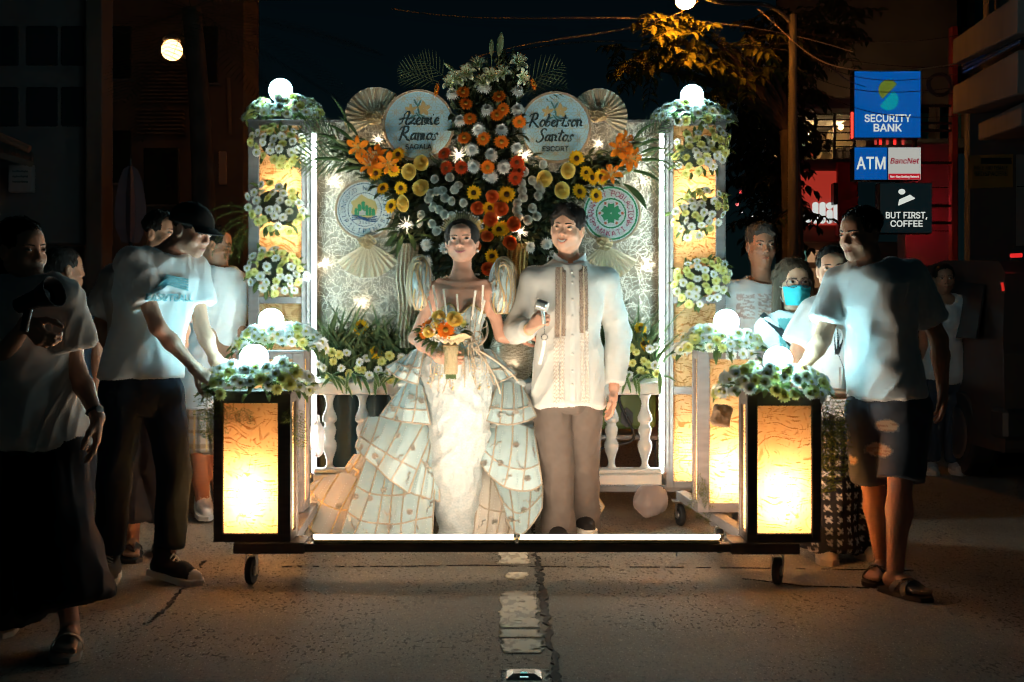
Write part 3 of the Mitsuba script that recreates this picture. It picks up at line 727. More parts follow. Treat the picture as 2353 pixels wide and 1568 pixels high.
# ---------------------------------------------------------------- flower clusters on the pillars and round the globes
def posy(label, cu, cv, ru, rv, Y, n, tilt=0.0, bulge=0.07, leaves=26, mixw=0.5, seed=0, ferns=0, s=1.0):
    r = np.random.default_rng(200 + seed); t = thing('flower_cluster', label, 'flowers', 'daisy and chrysanthemum clusters on the lanterns')
    sc = Y / FOCAL; c = at(cu, cv, Y); a, b = ru * sc * 0.94, rv * sc * 0.84; ct, st = math.cos(tilt), math.sin(tilt)
    core = net(ell((0, 0, 0), (a * 0.72, 0.022, b * 0.7)), (-a, -0.06, -b), (a, 0.06, b), 0.012); core.apply_transform(frame(V(ct, 0, st), V(0, 1, 0), V(-st, 0, ct), c + V(0, 0.012, 0))); obj('moss', core, mat_of('moss_dark', (0.02, 0.026, 0.015), rough=0.9), t)  # added opaque core that stops pane light from glowing through the petals
    for q in spread(n, 1.55 / math.sqrt(n), r, lambda q: q @ q < 1.0):
        x, z = q[0] * a, q[1] * b
        d = math.sqrt(max(1 - q @ q, 0))
        o = c + V(ct * x - st * z, -bulge * d - 0.02 - r.uniform(0, 0.02), st * x + ct * z)
        nn = unit(V(q[0] * 0.8, -1.0, q[1] * 0.6 + 0.15) + r.normal(0, 0.28, 3))
        w = r.random() < mixw
        plant(t, 'daisy' if w else 'chrysanthemum', P_DAISY_W if w else (P_DAISY_Y if r.random() < 0.8 else P_DAISY_C), o, nn, r.uniform(0.95, 1.2) * s, r=r)
    for i in range(leaves):
        an = r.uniform(0, 6.283); q = V(math.cos(an), math.sin(an)) * math.sqrt(r.uniform(0.15, 1.0)); x, z = q[0] * a * 0.95, q[1] * b * 0.95
        o = c + V(ct * x - st * z, -bulge * 0.2 * math.sqrt(max(1 - q @ q, 0)) + r.uniform(0.0, 0.03), st * x + ct * z)
        leaf_at(t, P_LEAF, o, V(q[0] * 1.2 + r.normal(0, 0.4), -0.3 + r.normal(0, 0.3), q[1] * 1.2 - 0.2 + r.normal(0, 0.4)), r.uniform(0.75, 1.05) * s, r=r, up=V(r.normal(0, 0.3), -0.8, 0.8))
    return t
def wreath(label, i, cu, cv, ru, rv, Y, n, depth=0.2, seed=0, leaves=44, s=1.0):
    """Flowers in a mound round a globe lamp."""
    r = np.random.default_rng(300 + seed); t = thing('flower_garland', label, 'flowers', 'flower garlands round the globe lamps')
    sc = Y / FOCAL; go, gr = GL[i]; a, h = ru * sc, rv * sc; c = V(X(cu, Y), Y + 0.09, Z(cv, Y))
    k = 0
    for q in spread(n * 3, 1.0 / math.sqrt(n), r, lambda q: q @ q < 1.0):
        d = math.sqrt(max(1 - q @ q, 0))
        o = c + V(q[0] * a, q[1] * depth * 0.75, h * (-0.85 + 1.4 * d) + r.uniform(-0.01, 0.03))
        if np.linalg.norm(o - go) < gr + 0.022: continue
        w = r.random() < 0.6
        plant(t, 'daisy' if w else 'chrysanthemum', P_DAISY_W if w else (P_DAISY_Y if r.random() < 0.5 else P_DAISY_C), o, unit(V(q[0] * 0.8, q[1] * 0.7 - 0.75, 0.35 + 0.55 * d) + r.normal(0, 0.25, 3)), r.uniform(1.1, 1.35) * s, r=r)
        k += 1
        if k >= int(n * 2.0): break
    for j in range(int(leaves * 1.1)):
        an = r.uniform(0, 6.283); q = V(math.cos(an), math.sin(an)) * math.sqrt(r.uniform(0.1, 1.0)); d = math.sqrt(max(1 - q @ q, 0))
        if j % 3 == 0: q = V(q[0], -abs(q[1]))
        o = c + V(q[0] * a * 0.95, q[1] * depth * 0.72, h * (-1.0 + 1.1 * d))
        if np.linalg.norm(o - go) < gr + 0.02: continue
        leaf_at(t, P_LEAF, o, V(q[0] + r.normal(0, 0.35), q[1] + r.normal(0, 0.35), r.uniform(-0.9, 0.3)), r.uniform(0.75, 1.15), r=r)
    return t
def fern_on(t, u, v, Y, d, s=1.0, seed=0):
    r = np.random.default_rng(seed); o = at(u, v, Y)
    leaf_at(t, P_FERN, o, V(*d), s, r=r, name='fern_frond', up=V(0, -0.3, 1) if abs(d[2]) < 0.8 else V(0, -1, 0.1))
w0 = wreath('daisy garland round the globe on the low front lantern beside the capped man', 0, 586, 868, 128, 48, YF, 52, 0.19, 1, 60)
w1 = wreath('daisy garland round the globe on the low front lantern beside the man in torn shorts', 1, 1785, 876, 132, 50, YF, 54, 0.19, 2, 60)
w2 = wreath('daisy garland round the globe of the middle lantern behind the capped man\'s hands', 2, 635, 775, 106, 38, YM, 44, 0.17, 3)
w3 = wreath('daisy garland round the globe of the middle lantern in front of the old man', 3, 1663, 785, 104, 42, YM, 44, 0.17, 4)
w4 = wreath('daisy garland round the globe on top of the tall pillar near the skyline seal', 4, 645, 245, 92, 40, YB, 40, 0.16, 5)
w5 = wreath('daisy garland round the globe on top of the tall pillar near the green flower seal', 5, 1597, 255, 98, 36, YB, 40, 0.16, 6)
for i, (l, u, v, a, b, tl) in enumerate([('flower cluster at the top of the tall pillar by the skyline seal', 646, 338, 72, 52, -0.25), ('flower cluster second from the top on the tall pillar by the skyline seal', 638, 478, 76, 62, -0.5), ('flower cluster lowest on the tall pillar by the skyline seal', 636, 625, 76, 60, -0.25),
                                       ('flower cluster at the top of the tall pillar by the green flower seal', 1607, 348, 76, 56, 0.45), ('flower cluster second from the top on the tall pillar by the green flower seal', 1606, 492, 74, 58, 0.55), ('flower cluster lowest on the tall pillar by the green flower seal', 1607, 648, 74, 60, 0.4)]):
    t = posy(l, u, v, a, b, YB - 0.005, 36, tl, 0.06, 34, 0.5, 10 + i)
# hanging ferns
for k, (u, v, d, s) in enumerate([(498, 905, (-0.25, -0.2, -1), 1.0), (508, 900, (-0.1, -0.3, -1), 0.9), (560, 930, (0.1, -0.12, -1), 0.75), (536, 925, (-0.12, -0.12, -1), 0.8), (672, 925, (0.1, -0.2, -1), 0.9), (665, 940, (-0.05, -0.15, -1), 0.7), (480, 890, (-0.3, 0.1, -1), 1.0)]): fern_on(w0, u, v, YF - 0.01, d, s, k)
for k, (u, v, d, s) in enumerate([(1885, 900, (0.5, -0.1, -1), 1.3), (1895, 920, (0.3, 0.1, -1), 1.5), (1890, 940, (0.15, 0.0, -1), 1.6), (1900, 960, (0.35, 0.0, -1), 1.5), (1880, 980, (0.25, -0.1, -1), 1.2), (1905, 900, (0.6, 0.1, -0.9), 1.2), (1870, 905, (0.3, -0.2, -1), 1.0), (1735, 920, (-0.2, -0.2, -1), 0.5)]): fern_on(w1, u, v, YF + 0.02, d, s, 20 + k)
tq = thing('fern_spray', 'feathery green fern spray sticking out beside the tall pillar above the capped man\'s brim', 'fern')
for k in range(8): fern_on(tq, 570 + 4 * (k % 3), 480 + 8 * k, YB - 0.02, (-1, -0.3, 0.5 - 0.22 * k), 0.8, 40 + k)
tq = thing('fern_spray', 'small fern spray hanging from the bottom corner of the grey lantern near the masked woman', 'fern')
for k in range(3): fern_on(tq, 1610 + 4 * k, 1085 + 14 * k, YM - 0.03, (0.2 * k - 0.2, -0.2, -1), 0.7, 60 + k)
# ---------------------------------------------------------------- people: implicit bodies meshed as one surface, clothes over them
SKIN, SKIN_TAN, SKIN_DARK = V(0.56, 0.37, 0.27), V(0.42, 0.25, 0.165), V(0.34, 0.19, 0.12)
HAIRC = V(0.018, 0.015, 0.013)
def dirs(yaw, pitch=0.0, roll=0.0):
    """Columns: the person's right, forward, up. yaw 0 faces the camera, positive turns to the picture's right side; angles in degrees."""
    a, b, c = (math.radians(x) for x in (yaw, pitch, roll))
    F = V(math.sin(a) * math.cos(b), -math.cos(a) * math.cos(b), math.sin(b))
    Rt = unit(np.cross(F, V(0, 0, 1))); U = np.cross(Rt, F)
    Rt, U = Rt * math.cos(c) + U * math.sin(c), U * math.cos(c) - Rt * math.sin(c)
    return np.stack([Rt, F, U], 1)
def head_sdf(fem=False, jaw=1.0, wide=1.0):
    w = wide
    parts = [(ell((0, -0.018, 0.035), (0.073 * w, 0.092, 0.080)), 0), (ell((0, 0.022, -0.022), (0.060 * w, 0.066, 0.074)), 0.03)]
    for s in (-1, 1):
        parts += [(cone((s * 0.046 * w * jaw, -0.004, -0.048), (s * 0.009 * jaw, 0.060, -0.080), 0.022, 0.0165), 0.03), (ell((s * 0.037 * w, 0.052, -0.026), (0.022, 0.023, 0.023)), 0.022),
                  (cone((s * 0.006, 0.078 if fem else 0.082, 0.027), (s * 0.040, 0.066, 0.029), 0.0065 if fem else 0.008, 0.008), 0.016)]
    parts += [(ell((0, 0.028, 0.052), (0.056 * w, 0.058, 0.044)), 0.02), (ell((0, 0.066, -0.082), (0.015, 0.015, 0.014)), 0.02), (ell((0, 0.074, -0.056), (0.024, 0.018, 0.022)), 0.016),
              (cone((0, 0.081, 0.020), (0, 0.098, -0.018), 0.0065, 0.0100), 0.012)]
    for s in (-1, 1): parts += [(ell((s * 0.0115, 0.092, -0.0235), (0.0085, 0.0095, 0.0075)), 0.007)]
    body = join(parts)
    cuts = [ell((s * 0.031, 0.108 if fem else 0.106, 0.010), (0.0175, 0.022, 0.0115)) for s in (-1, 1)]
    def f(p):
        d = body(p)
        for c in cuts: d = smax(d, -c(p), 0.014)
        for s in (-1, 1):
            e = ell((s * 0.074 * w, -0.010, -0.002), (0.010, 0.019, 0.031), look((s * 1.0, 0.45, 0.0)) @ np.eye(3) if False else None)(p)
            e = smax(e, -ell((s * 0.086 * w, 0.000, 0.0), (0.010, 0.011, 0.018))(p), 0.006)
            d = smin(d, e, 0.01)
            d = smin(d, ell((s * 0.031, 0.0745, 0.010), (0.0125, 0.0125, 0.0115))(p), 0.005)
        return d
    return f
def onface(f, x, z, off=0.0):
    """Points of the face at (x, z), found from the front."""
    x, z = np.asarray(x, float), np.asarray(z, float)
    a, b = np.full(x.shape, 0.0), np.full(x.shape, 0.15)
    for _ in range(22):
        m = (a + b) / 2; d = f(np.stack([x, m, z], 1)) < 0
        a, b = np.where(d, m, a), np.where(d, b, m)
    return np.stack([x, a + off, z], 1)
def patch(f, x, z, off):
    """A small sheet that lies on the face; x, z and off are grids."""
    h, w = x.shape
    return sheet(onface(f, x.ravel(), z.ravel(), np.broadcast_to(off, x.shape).ravel()).reshape(h, w, 3))
HEADS = {}
def build_head(k, o, R, s=1.0, skin=SKIN, hair='short', hairc=HAIRC, smile=0.3, teeth=0.0, gaze=(0, 0), fem=False, lip=None, brow=1.0, h=0.0036, neck=None, lids=1.0, blush=0.0, wide=1.0, eyes=True, jaw=1.0):
    """Head and neck (returned, to be part of the body's mesh) and the hair, eyes, eyebrows and lips as children of k."""
    f = head_sdf(fem, wide=wide, jaw=jaw)
    s = np.broadcast_to(np.asarray(s, float), (3,)); M = np.eye(4); M[:3, :3] = R * s; M[:3, 3] = o
    fs = f
    nl = None
    if neck is not None:
        nl = (neck - o) @ R / s
        fs = join([f, (cone((0, -0.026, -0.045), nl, 0.050 if not fem else 0.044, 0.056 if not fem else 0.048), 0.03)])
    lo = V(-0.1, -0.135, -0.13 if nl is None else min(nl[2] - 0.0, -0.13)); hi = V(0.1, 0.125, 0.125)
    m = net(fs, lo, hi, h)
    p = m.vertices
    skin = np.asarray(skin) * V(1.10, 0.90, 0.80)
    c = np.tile(skin, (len(p), 1)) * (0.94 + 0.12 * meshkit.fbm(p * 60, 2))[:, None]
    red = np.exp(-((np.abs(p[:, 0]) - 0.036) / 0.017) ** 2 - ((p[:, 2] + 0.022) / 0.018) ** 2) * (p[:, 1] > 0.03) * (0.2 + 0.5 * blush)
    red += np.exp(-(p[:, 0] / 0.016) ** 2 - ((p[:, 2] + 0.02) / 0.014) ** 2) * (p[:, 1] > 0.08) * 0.25
    c = c * (1 - red[:, None] * V(0.0, 0.28, 0.25))
    if not fem:
        sh = (p[:, 2] < -0.045) & (p[:, 1] > 0.0); c[sh] *= 0.93
    nost = np.exp(-((np.abs(p[:, 0]) - 0.0085) / 0.004) ** 2 - ((p[:, 2] + 0.0315) / 0.0045) ** 2) * (p[:, 1] > 0.085); c *= 1 - 0.6 * nost[:, None]
    m.apply_transform(M)
    if eyes:
        ss, tt = np.meshgrid(np.linspace(-1, 1, 23), np.linspace(-1, 1, 13), indexing='ij')
        for q in (-1, 1):
            hh = np.where(tt > 0, 0.0072 if fem else 0.0046, 0.0042) * lids * np.maximum(1 - np.abs(ss) ** 2.2, 0.0)
            x = q * 0.031 + q * ss * 0.0155; z = 0.0105 + tt * hh + 0.0011 * ss
            e = patch(f, x, z, 0.0007)
            dx, dz = (x - q * 0.031 - gaze[0]), (z - 0.0108 - gaze[1]); d = np.hypot(dx, dz)
            col = np.tile(V(0.50, 0.47, 0.44), (d.size, 1)); dd = d.ravel()
            col[dd < 0.0064] = (0.055, 0.028, 0.015); col[dd < 0.0026] = (0.006, 0.005, 0.005)
            edge = (tt.ravel() > 0.66); col[edge] = (0.012, 0.010, 0.010)
            col[(tt.ravel() < -0.9)] = skin * 0.55
            e.apply_transform(M); obj('eye', e, M_GLOSS, k, smooth=True, color=col)
            sb, tb = np.meshgrid(np.linspace(0, 1, 16), np.linspace(-1, 1, 6), indexing='ij')
            x = q * (0.012 + sb * 0.038); z = 0.0274 + 0.0042 * np.sin(np.pi * sb * 0.85) - 0.002 * sb + tb * 0.0034 * brow * (1 - 0.75 * sb ** 2)
            b = patch(f, x, z, 0.0008 + 0.0008 * (1 - tb ** 2)); b.apply_transform(M)
            obj('eyebrow', b, M_HAIR, k, smooth=True, color=np.tile(hairc * 1.0 + 0.004, (x.size, 1)))
        lipc = lip if lip is not None else skin * V(0.84, 0.58, 0.56)
        sb, tb = np.meshgrid(np.linspace(-1, 1, 25), np.linspace(-1, 1, 9), indexing='ij')
        wm = 0.0225 + 0.006 * smile; op = teeth * 0.0068
        mid = -0.0565 + smile * 0.012 * sb ** 2 - 0.001 * smile
        up = (0.0055 * (1 - sb ** 2) ** 0.7 * (1 - 0.22 * np.exp(-(sb / 0.16) ** 2)) + op * (1 - sb ** 2)); dn = 0.0072 * (1 - sb ** 2) ** 0.75 + op * 1.0 * (1 - sb ** 2)
        z = mid + np.where(tb > 0, tb * up, tb * dn)
        l = patch(f, sb * wm, z, 0.0008 + 0.0022 * (1 - np.abs(np.abs(tb) - 0.5) * 2) * (1 - sb ** 2)); cc = np.tile(lipc, (tb.size, 1)); cc[np.abs(tb.ravel()) < 0.13] *= 0.4
        l.apply_transform(M); obj('lips', l, M_SKIN, k, smooth=True, color=cc)
        if teeth > 0:
            z = mid + np.where(tb > 0, tb * op * 0.95, tb * op * 0.8) * (1 - sb ** 2)
            t_ = patch(f, sb * wm * 0.84, z, 0.0026); cc = np.tile(V(0.72, 0.68, 0.60), (tb.size, 1))
            g = (np.abs((sb.ravel() * 5) % 1 - 0.5) > 0.43); cc[g] *= 0.7; cc[np.abs(sb.ravel()) > 0.72] *= 0.45; cc[tb.ravel() < -0.55] = (0.10, 0.03, 0.025)
            t_.apply_transform(M); obj('teeth', t_, M_GLOSS, k, smooth=True, color=cc)
    if hair:
        fh = HAIR[hair](f, wide)
        hm = net(fh, (-0.16, -0.20, -0.26 if hair in ('long', 'bob') else -0.12), (0.16, 0.16, 0.17), 0.0038)
        p = hm.vertices; n = vnormals(hm)
        st = meshkit.fbm(np.stack([p[:, 0] * 150 + p[:, 1] * 60, p[:, 1] * 120, p[:, 2] * 22], 1), 2) if hair != 'bun' else meshkit.fbm(np.stack([p[:, 0] * 60, p[:, 1] * 18, p[:, 2] * 160], 1), 2)
        hm.vertices = p + n * ((st - 0.5) * (0.006 if hair != 'bun' else 0.003))[:, None]
        col = hairc * (0.6 + 0.9 * st)[:, None]
        rs = np.random.default_rng(int(abs(o[0]) * 1000)); pick = rs.choice(len(hm.vertices), 330 if hair != 'bun' else 24); tuft, tc = [hm], [col]
        v0, n0 = hm.vertices[pick].copy(), n[pick]
        for q, nn in zip(v0, n0):
            if (q[1] > 0.035 and q[2] < 0.085) or nn[2] < -0.1 or q[2] < -0.005: continue
            dn = unit(q - V(0.01, -0.03, 0.135)); t_ = dn - nn * (dn @ nn); t_ = unit(t_ + rs.normal(0, 0.25, 3)) if hair != 'bun' else unit(V(0.1 * q[0], -1, -0.2) - nn * nn[1] * -1 + rs.normal(0, 0.05, 3))
            L = rs.uniform(0.018, 0.036); a = q + nn * 0.001 - t_ * L * 0.4; P_ = np.array([a, a + t_ * L * 0.5 + nn * (0.0035 if hair != 'bun' else 0.0012), a + t_ * L + nn * 0.0008])
            tb_ = tube(P_, [0.0022, 0.0019, 0.0004], 4); tuft.append(tb_); tc.append(np.tile(hairc * rs.uniform(0.5, 1.9), (len(tb_.vertices), 1)))
        hm = cat(tuft); col = np.vstack(tc)
        hm.apply_transform(M); obj('hair', hm, M_HAIR, k, smooth=True, color=col)
    return m, c
def hair_short(f, w):
    o = ell((0, -0.020, 0.046), (0.084 * w, 0.104, 0.086))
    face = ell((0, 0.125, -0.018), (0.070 * w, 0.105, 0.082))
    fr = [cone((0.012, 0.072, 0.112), (s * 0.052, 0.080, 0.062), 0.016, 0.012) for s in (-1, 1)] + [cone((-0.005, 0.078, 0.108), (0.036, 0.088, 0.070), 0.013, 0.010), cone((0.025, 0.075, 0.110), (-0.040, 0.086, 0.060), 0.014, 0.008)]
    def g(p):
        d = smax(o(p), -face(p), 0.012)
        d = smax(d, -(p[:, 2] + 0.010 + 0.5 * (p[:, 1] + 0.02)), 0.01)
        for c in fr: d = smin(d, c(p), 0.014)
        return d
    return g
def hair_crop(f, w):
    o = ell((0, -0.020, 0.040), (0.079 * w, 0.099, 0.083)); face = ell((0, 0.125, -0.02), (0.072 * w, 0.095, 0.090))
    def g(p):
        d = smax(o(p), -face(p), 0.01)
        return smax(d, -(p[:, 2] + 0.012 + 0.55 * (p[:, 1] + 0.01)), 0.01)
    return g
def hair_grey(f, w):
    a = hair_crop(f, w); fr = [cone((0.03, 0.06, 0.10), (-0.045, 0.078, 0.068), 0.018, 0.012), cone((-0.02, 0.06, 0.105), (0.05, 0.07, 0.075), 0.016, 0.012), ell((0, -0.01, 0.08), (0.07, 0.08, 0.05))]
    return join([a] + [(c, 0.02) for c in fr])
def hair_bun(f, w):
    o = ell((0, -0.020, 0.036), (0.0865 * w, 0.102, 0.0885)); face = ell((0, 0.122, -0.026), (0.060 * w, 0.096, 0.092)); b = ell((0, -0.115, 0.05), (0.045, 0.035, 0.045))
    def g(p):
        d = smax(o(p), -face(p), 0.012)
        d = smax(d, -(p[:, 2] + 0.026 + 0.6 * (p[:, 1] + 0.02)), 0.01)
        return smin(d, b(p), 0.02)
    return g
def hair_bob(f, w):
    o = ell((0, -0.020, 0.044), (0.084 * w, 0.103, 0.088)); face = ell((0, 0.125, -0.03), (0.066 * w, 0.105, 0.100))
    side = [cone((s * 0.070, -0.01, 0.04), (s * 0.083, 0.005, -0.14), 0.028, 0.024) for s in (-1, 1)] + [cone((s * 0.04, -0.07, 0.03), (s * 0.05, -0.06, -0.14), 0.045, 0.04) for s in (-1, 1)]
    def g(p):
        d = o(p)
        for c in side: d = smin(d, c(p), 0.025)
        return smax(d, -face(p), 0.012)
    return g
def hair_long(f, w):
    o = ell((0, -0.022, 0.042), (0.080 * w, 0.102, 0.086)); face = ell((0, 0.12, -0.02), (0.068 * w, 0.10, 0.090)); tail = cone((0, -0.10, 0.02), (0, -0.09, -0.2), 0.045, 0.03)
    return lambda p: smin(smax(smax(o(p), -face(p), 0.01), -(p[:, 2] + 0.05 + 0.5 * p[:, 1]), 0.01), tail(p), 0.02)
HAIR = {'short': hair_short, 'crop': hair_crop, 'grey': hair_grey, 'bun': hair_bun, 'bob': hair_bob, 'long': hair_long}

def hand_sdf(wr, d, n, thumb, curl=(0.5, 0.5, 0.55, 0.6), s=1.0, tcurl=0.4, spread_=0.06, tout=0.75):
    """Palm, four fingers and a thumb. d: wrist to knuckles, n: out of the palm, thumb: +1 if the thumb is on the side cross(d, n)."""
    d = unit(d); n = unit(n - d * (n @ d)); l = np.cross(d, n) * thumb
    P = []
    kn = [(0.028, 0.086), (0.0095, 0.091), (-0.009, 0.087), (-0.026, 0.079)]
    for a, b in kn: P.append((cone(wr + l * a * 0.55 * s, wr + (d * b + l * a) * s, 0.0175 * s, 0.0115 * s), 0.014 * s))
    P.append((ell(wr + (d * 0.045 + l * 0.018 + n * 0.008) * s, V(0.02, 0.02, 0.02) * s), 0.02 * s))
    for (a, b), L, c, sp in zip(kn, (0.074, 0.082, 0.076, 0.060), curl, (1, 0.3, -0.4, -1)):
        p = wr + (d * b + l * a) * s; ang = 0.0; q = [0.92 * c, 1.0 * c, 0.75 * c]
        base_d = unit(d + l * sp * spread_)
        for j, (fr, r0, r1) in enumerate(((0.46, 0.0098, 0.0090), (0.30, 0.0090, 0.0082), (0.24, 0.0082, 0.0070))):
            ang += q[j]; e = p + (base_d * math.cos(ang) + n * math.sin(ang)) * L * fr * s
            P.append((cone(p, e, r0 * s, r1 * s), 0.004 * s)); p = e
    p = wr + (d * 0.022 + l * 0.022 + n * 0.006) * s; t = unit(d * 0.62 + l * tout + n * 0.32); ang = 0.0
    side = unit(d * 0.8 - l * 0.55 + n * 0.2)
    for j, (L, r0, r1) in enumerate(((0.046, 0.0145, 0.0115), (0.034, 0.0112, 0.0098), (0.028, 0.0098, 0.0080))):
        ang += tcurl * (0.2 if j == 0 else 1.0); e = p + unit(t * math.cos(ang) + side * math.sin(ang)) * L * s
        P.append((cone(p, e, r0 * s, r1 * s), 0.008 * s)); p = e
    return join(P)
def hand_mesh(wr, d, n, thumb, skin, arm_from, h=0.0038, s=1.0, **kw):
    f = join([hand_sdf(wr, d, n, thumb, s=s, **kw), (cone(np.asarray(arm_from), wr, 0.030 * s, 0.024 * s), 0.02)])
    c = wr + unit(d) * 0.07 * s
    m = net(f, np.minimum(c - 0.14 * s, wr - 0.05), np.maximum(c + 0.14 * s, wr + 0.05), h)
    near = np.linalg.norm(m.vertices - wr, axis=1)
    col = np.tile(np.asarray(skin) * V(1.10, 0.90, 0.80), (len(m.vertices), 1)) * (0.93 + 0.14 * meshkit.fbm(m.vertices * 90, 2))[:, None]
    return m, col
TORSO_M = [(-0.16, 0.120, 0.090), (0, 0.160, 0.112), (0.2, 0.150, 0.104), (0.45, 0.138, 0.100), (0.7, 0.158, 0.112), (0.86, 0.165, 0.098), (0.96, 0.105, 0.075), (1.06, 0.055, 0.052)]
TORSO_F = [(-0.16, 0.130, 0.095), (0, 0.165, 0.112), (0.2, 0.140, 0.098), (0.42, 0.112, 0.084), (0.68, 0.130, 0.108), (0.86, 0.135, 0.088), (0.96, 0.080, 0.065), (1.06, 0.048, 0.046)]
def spine(P, Nk, F):
    U = unit(Nk - P); F = unit(F - U * (F @ U)); return np.stack([np.cross(F, U), F, U], 1), np.linalg.norm(Nk - P)
def torso(J, F, rows, grow=0.0, gx=1.0, gy=1.0, p=2.3, lo=None):
    R, L = spine(J['pelvis'], J['neck'], F)
    rs = [(t * L, a * gx + grow, b * gy + grow) for t, a, b in rows]
    if lo is not None: rs = [(lo, rs[0][1], rs[0][2])] + rs
    return loft(J['pelvis'], R, rs, p)
def folds(m, amp, freq=7.0, seed=0, slant=0.8, colour=None):
    """Cloth folds: ridged noise drawn out along slanting lines, pushed along the normals."""
    p = m.vertices; n = vnormals(m)
    w = meshkit.fbm(p * 3.0, 2, seed + 5) * 1.6
    def ridge(q, sd):
        v = meshkit.noise(q, sd); return 1.15 - np.sqrt((2 * v - 1) ** 2 + 0.022)
    a = ridge(np.stack([(p[:, 0] + p[:, 1] * 0.6) * freq + w + p[:, 2] * slant * freq * 0.5, p[:, 1] * freq * 0.6, p[:, 2] * freq * 0.35 + w], 1), seed)
    b = ridge(np.stack([(p[:, 0] - p[:, 1] * 0.5) * freq * 1.4 - p[:, 2] * slant * freq + w, p[:, 1] * freq, p[:, 2] * freq * 0.5], 1), seed + 1)
    c = ridge(np.stack([(p[:, 0] + p[:, 1]) * freq * 2.3 + w * 1.5 - p[:, 2] * slant * freq * 1.3, p[:, 1] * freq * 1.5, p[:, 2] * freq * 0.9 + w], 1), seed + 2)
    m.vertices = p + n * (amp * (0.9 * a ** 2 + 0.7 * b ** 3 + 0.45 * c ** 4 - 0.5))[:, None]
    return m
def limb(J, a, b, ra, rb): return cone(J[a], J[b], ra, rb)
def skin_body(J, F, rows, skin, lo, hi, h=0.009, arms=True, legs=True, slim=1.0, extra=()):
    P = [(torso(J, F, rows, -0.012), 0)]
    if arms:
        for s in 'lr':
            if 'sh' + s not in J: continue
            P += [(cone(J['neck'] * 0.75 + J['sh' + s] * 0.25 - V(0, 0, 0.02), J['sh' + s], 0.045, 0.048 * slim), 0.04), (limb(J, 'sh' + s, 'el' + s, 0.047 * slim, 0.037 * slim), 0.03),
                  (cone(J['el' + s], J['el' + s] * 0.65 + J['wr' + s] * 0.35, 0.036 * slim, 0.039 * slim), 0.02), (cone(J['el' + s] * 0.65 + J['wr' + s] * 0.35, J['wr' + s], 0.039 * slim, 0.0255 * slim), 0.02)]
    if legs:
        for s in 'lr':
            hp, kn, an = J['hp' + s], J['kn' + s], J['an' + s]
            P += [(cone(hp, kn, 0.078, 0.051), 0.02), (cone(kn, kn * 0.7 + an * 0.3, 0.050, 0.054), 0.02), (cone(kn * 0.7 + an * 0.3, an, 0.054, 0.034), 0.02), (ell(kn * 0.68 + an * 0.32 - unit(V(F[0], F[1], 0)) * 0.018, (0.046, 0.046, 0.09)), 0.03)]
    P += list(extra)
    m = net(join(P), lo, hi, h)
    c = np.tile(np.asarray(skin) * V(1.10, 0.90, 0.80), (len(m.vertices), 1)) * (0.92 + 0.16 * meshkit.fbm(m.vertices * 30, 3))[:, None]
    return m, c
def tshirt(k, J, F, rows, hem, colour, ease=0.022, sleeve=0.62, name='shirt', h=0.009, amp=0.011, seed=0, neck=0.078, pattern=None, flare=0.02, short=True, cuff=0.97, depth=1.0, stretch=1.0, scoop=0.0):
    R, L = spine(J['pelvis'], J['neck'], F)
    P = [(torso(J, F, [(t, a, b) for t, a, b in rows if t < 1.0] + [(1.02, 0.06, 0.06)], ease, lo=-0.32, gy=depth), 0)]
    ends = []
    for s in 'lr':
        if 'sh' + s not in J: continue
        sh, el, wr = J['sh' + s], J['el' + s], J['wr' + s]
        P.append((cone(J['neck'] * 0.8 + sh * 0.2 - V(0, 0, 0.02), sh, 0.052 + ease * 0.3, 0.054 + ease * 0.5), 0.05))
        if short:
            e = sh + (el - sh) * sleeve; d = unit(el - sh)
            P.append((keep(cone(sh, e + d * 0.05, 0.055 + ease * 0.5, 0.060 + ease * 0.75 + flare * 0.4), plane(e, d)), 0.016))
        else:
            e = el + (wr - el) * cuff; d = unit(wr - el)
            P.append((cone(sh, el, 0.055 + ease * 0.5, 0.047 + ease * 0.6), 0.022)); P.append((keep(cone(el, e + d * 0.04, 0.047 + ease * 0.6, 0.034 + ease * 0.5), plane(e, d)), 0.03))
        ends.append((e, d))
    f = join(P)
    cutneck = ell(J['neck'] + R[:, 1] * (0.018 + scoop) + R[:, 2] * 0.035, (neck, neck * 0.95, 0.06 + scoop))
    g = keep(cut(f, cutneck, k=0.006), (lambda p: hem(p)) if callable(hem) else plane(V(0, 0, hem), (0, 0, -1)))
    pts = np.array([J['pelvis'], J['neck']] + [e for e, _ in ends]); lo, hi = pts.min(0) - 0.27, pts.max(0) + 0.27
    m = net(g, lo, hi, h)
    folds(m, amp, seed=seed)
    p = m.vertices
    c = np.tile(np.asarray(colour, float), (len(p), 1)) * (0.95 + 0.1 * meshkit.fbm(p * 45, 2, seed))[:, None]
    if pattern: c = pattern(p, c)
    return obj(name, m, M_CLOTH, k, smooth=True, color=c)
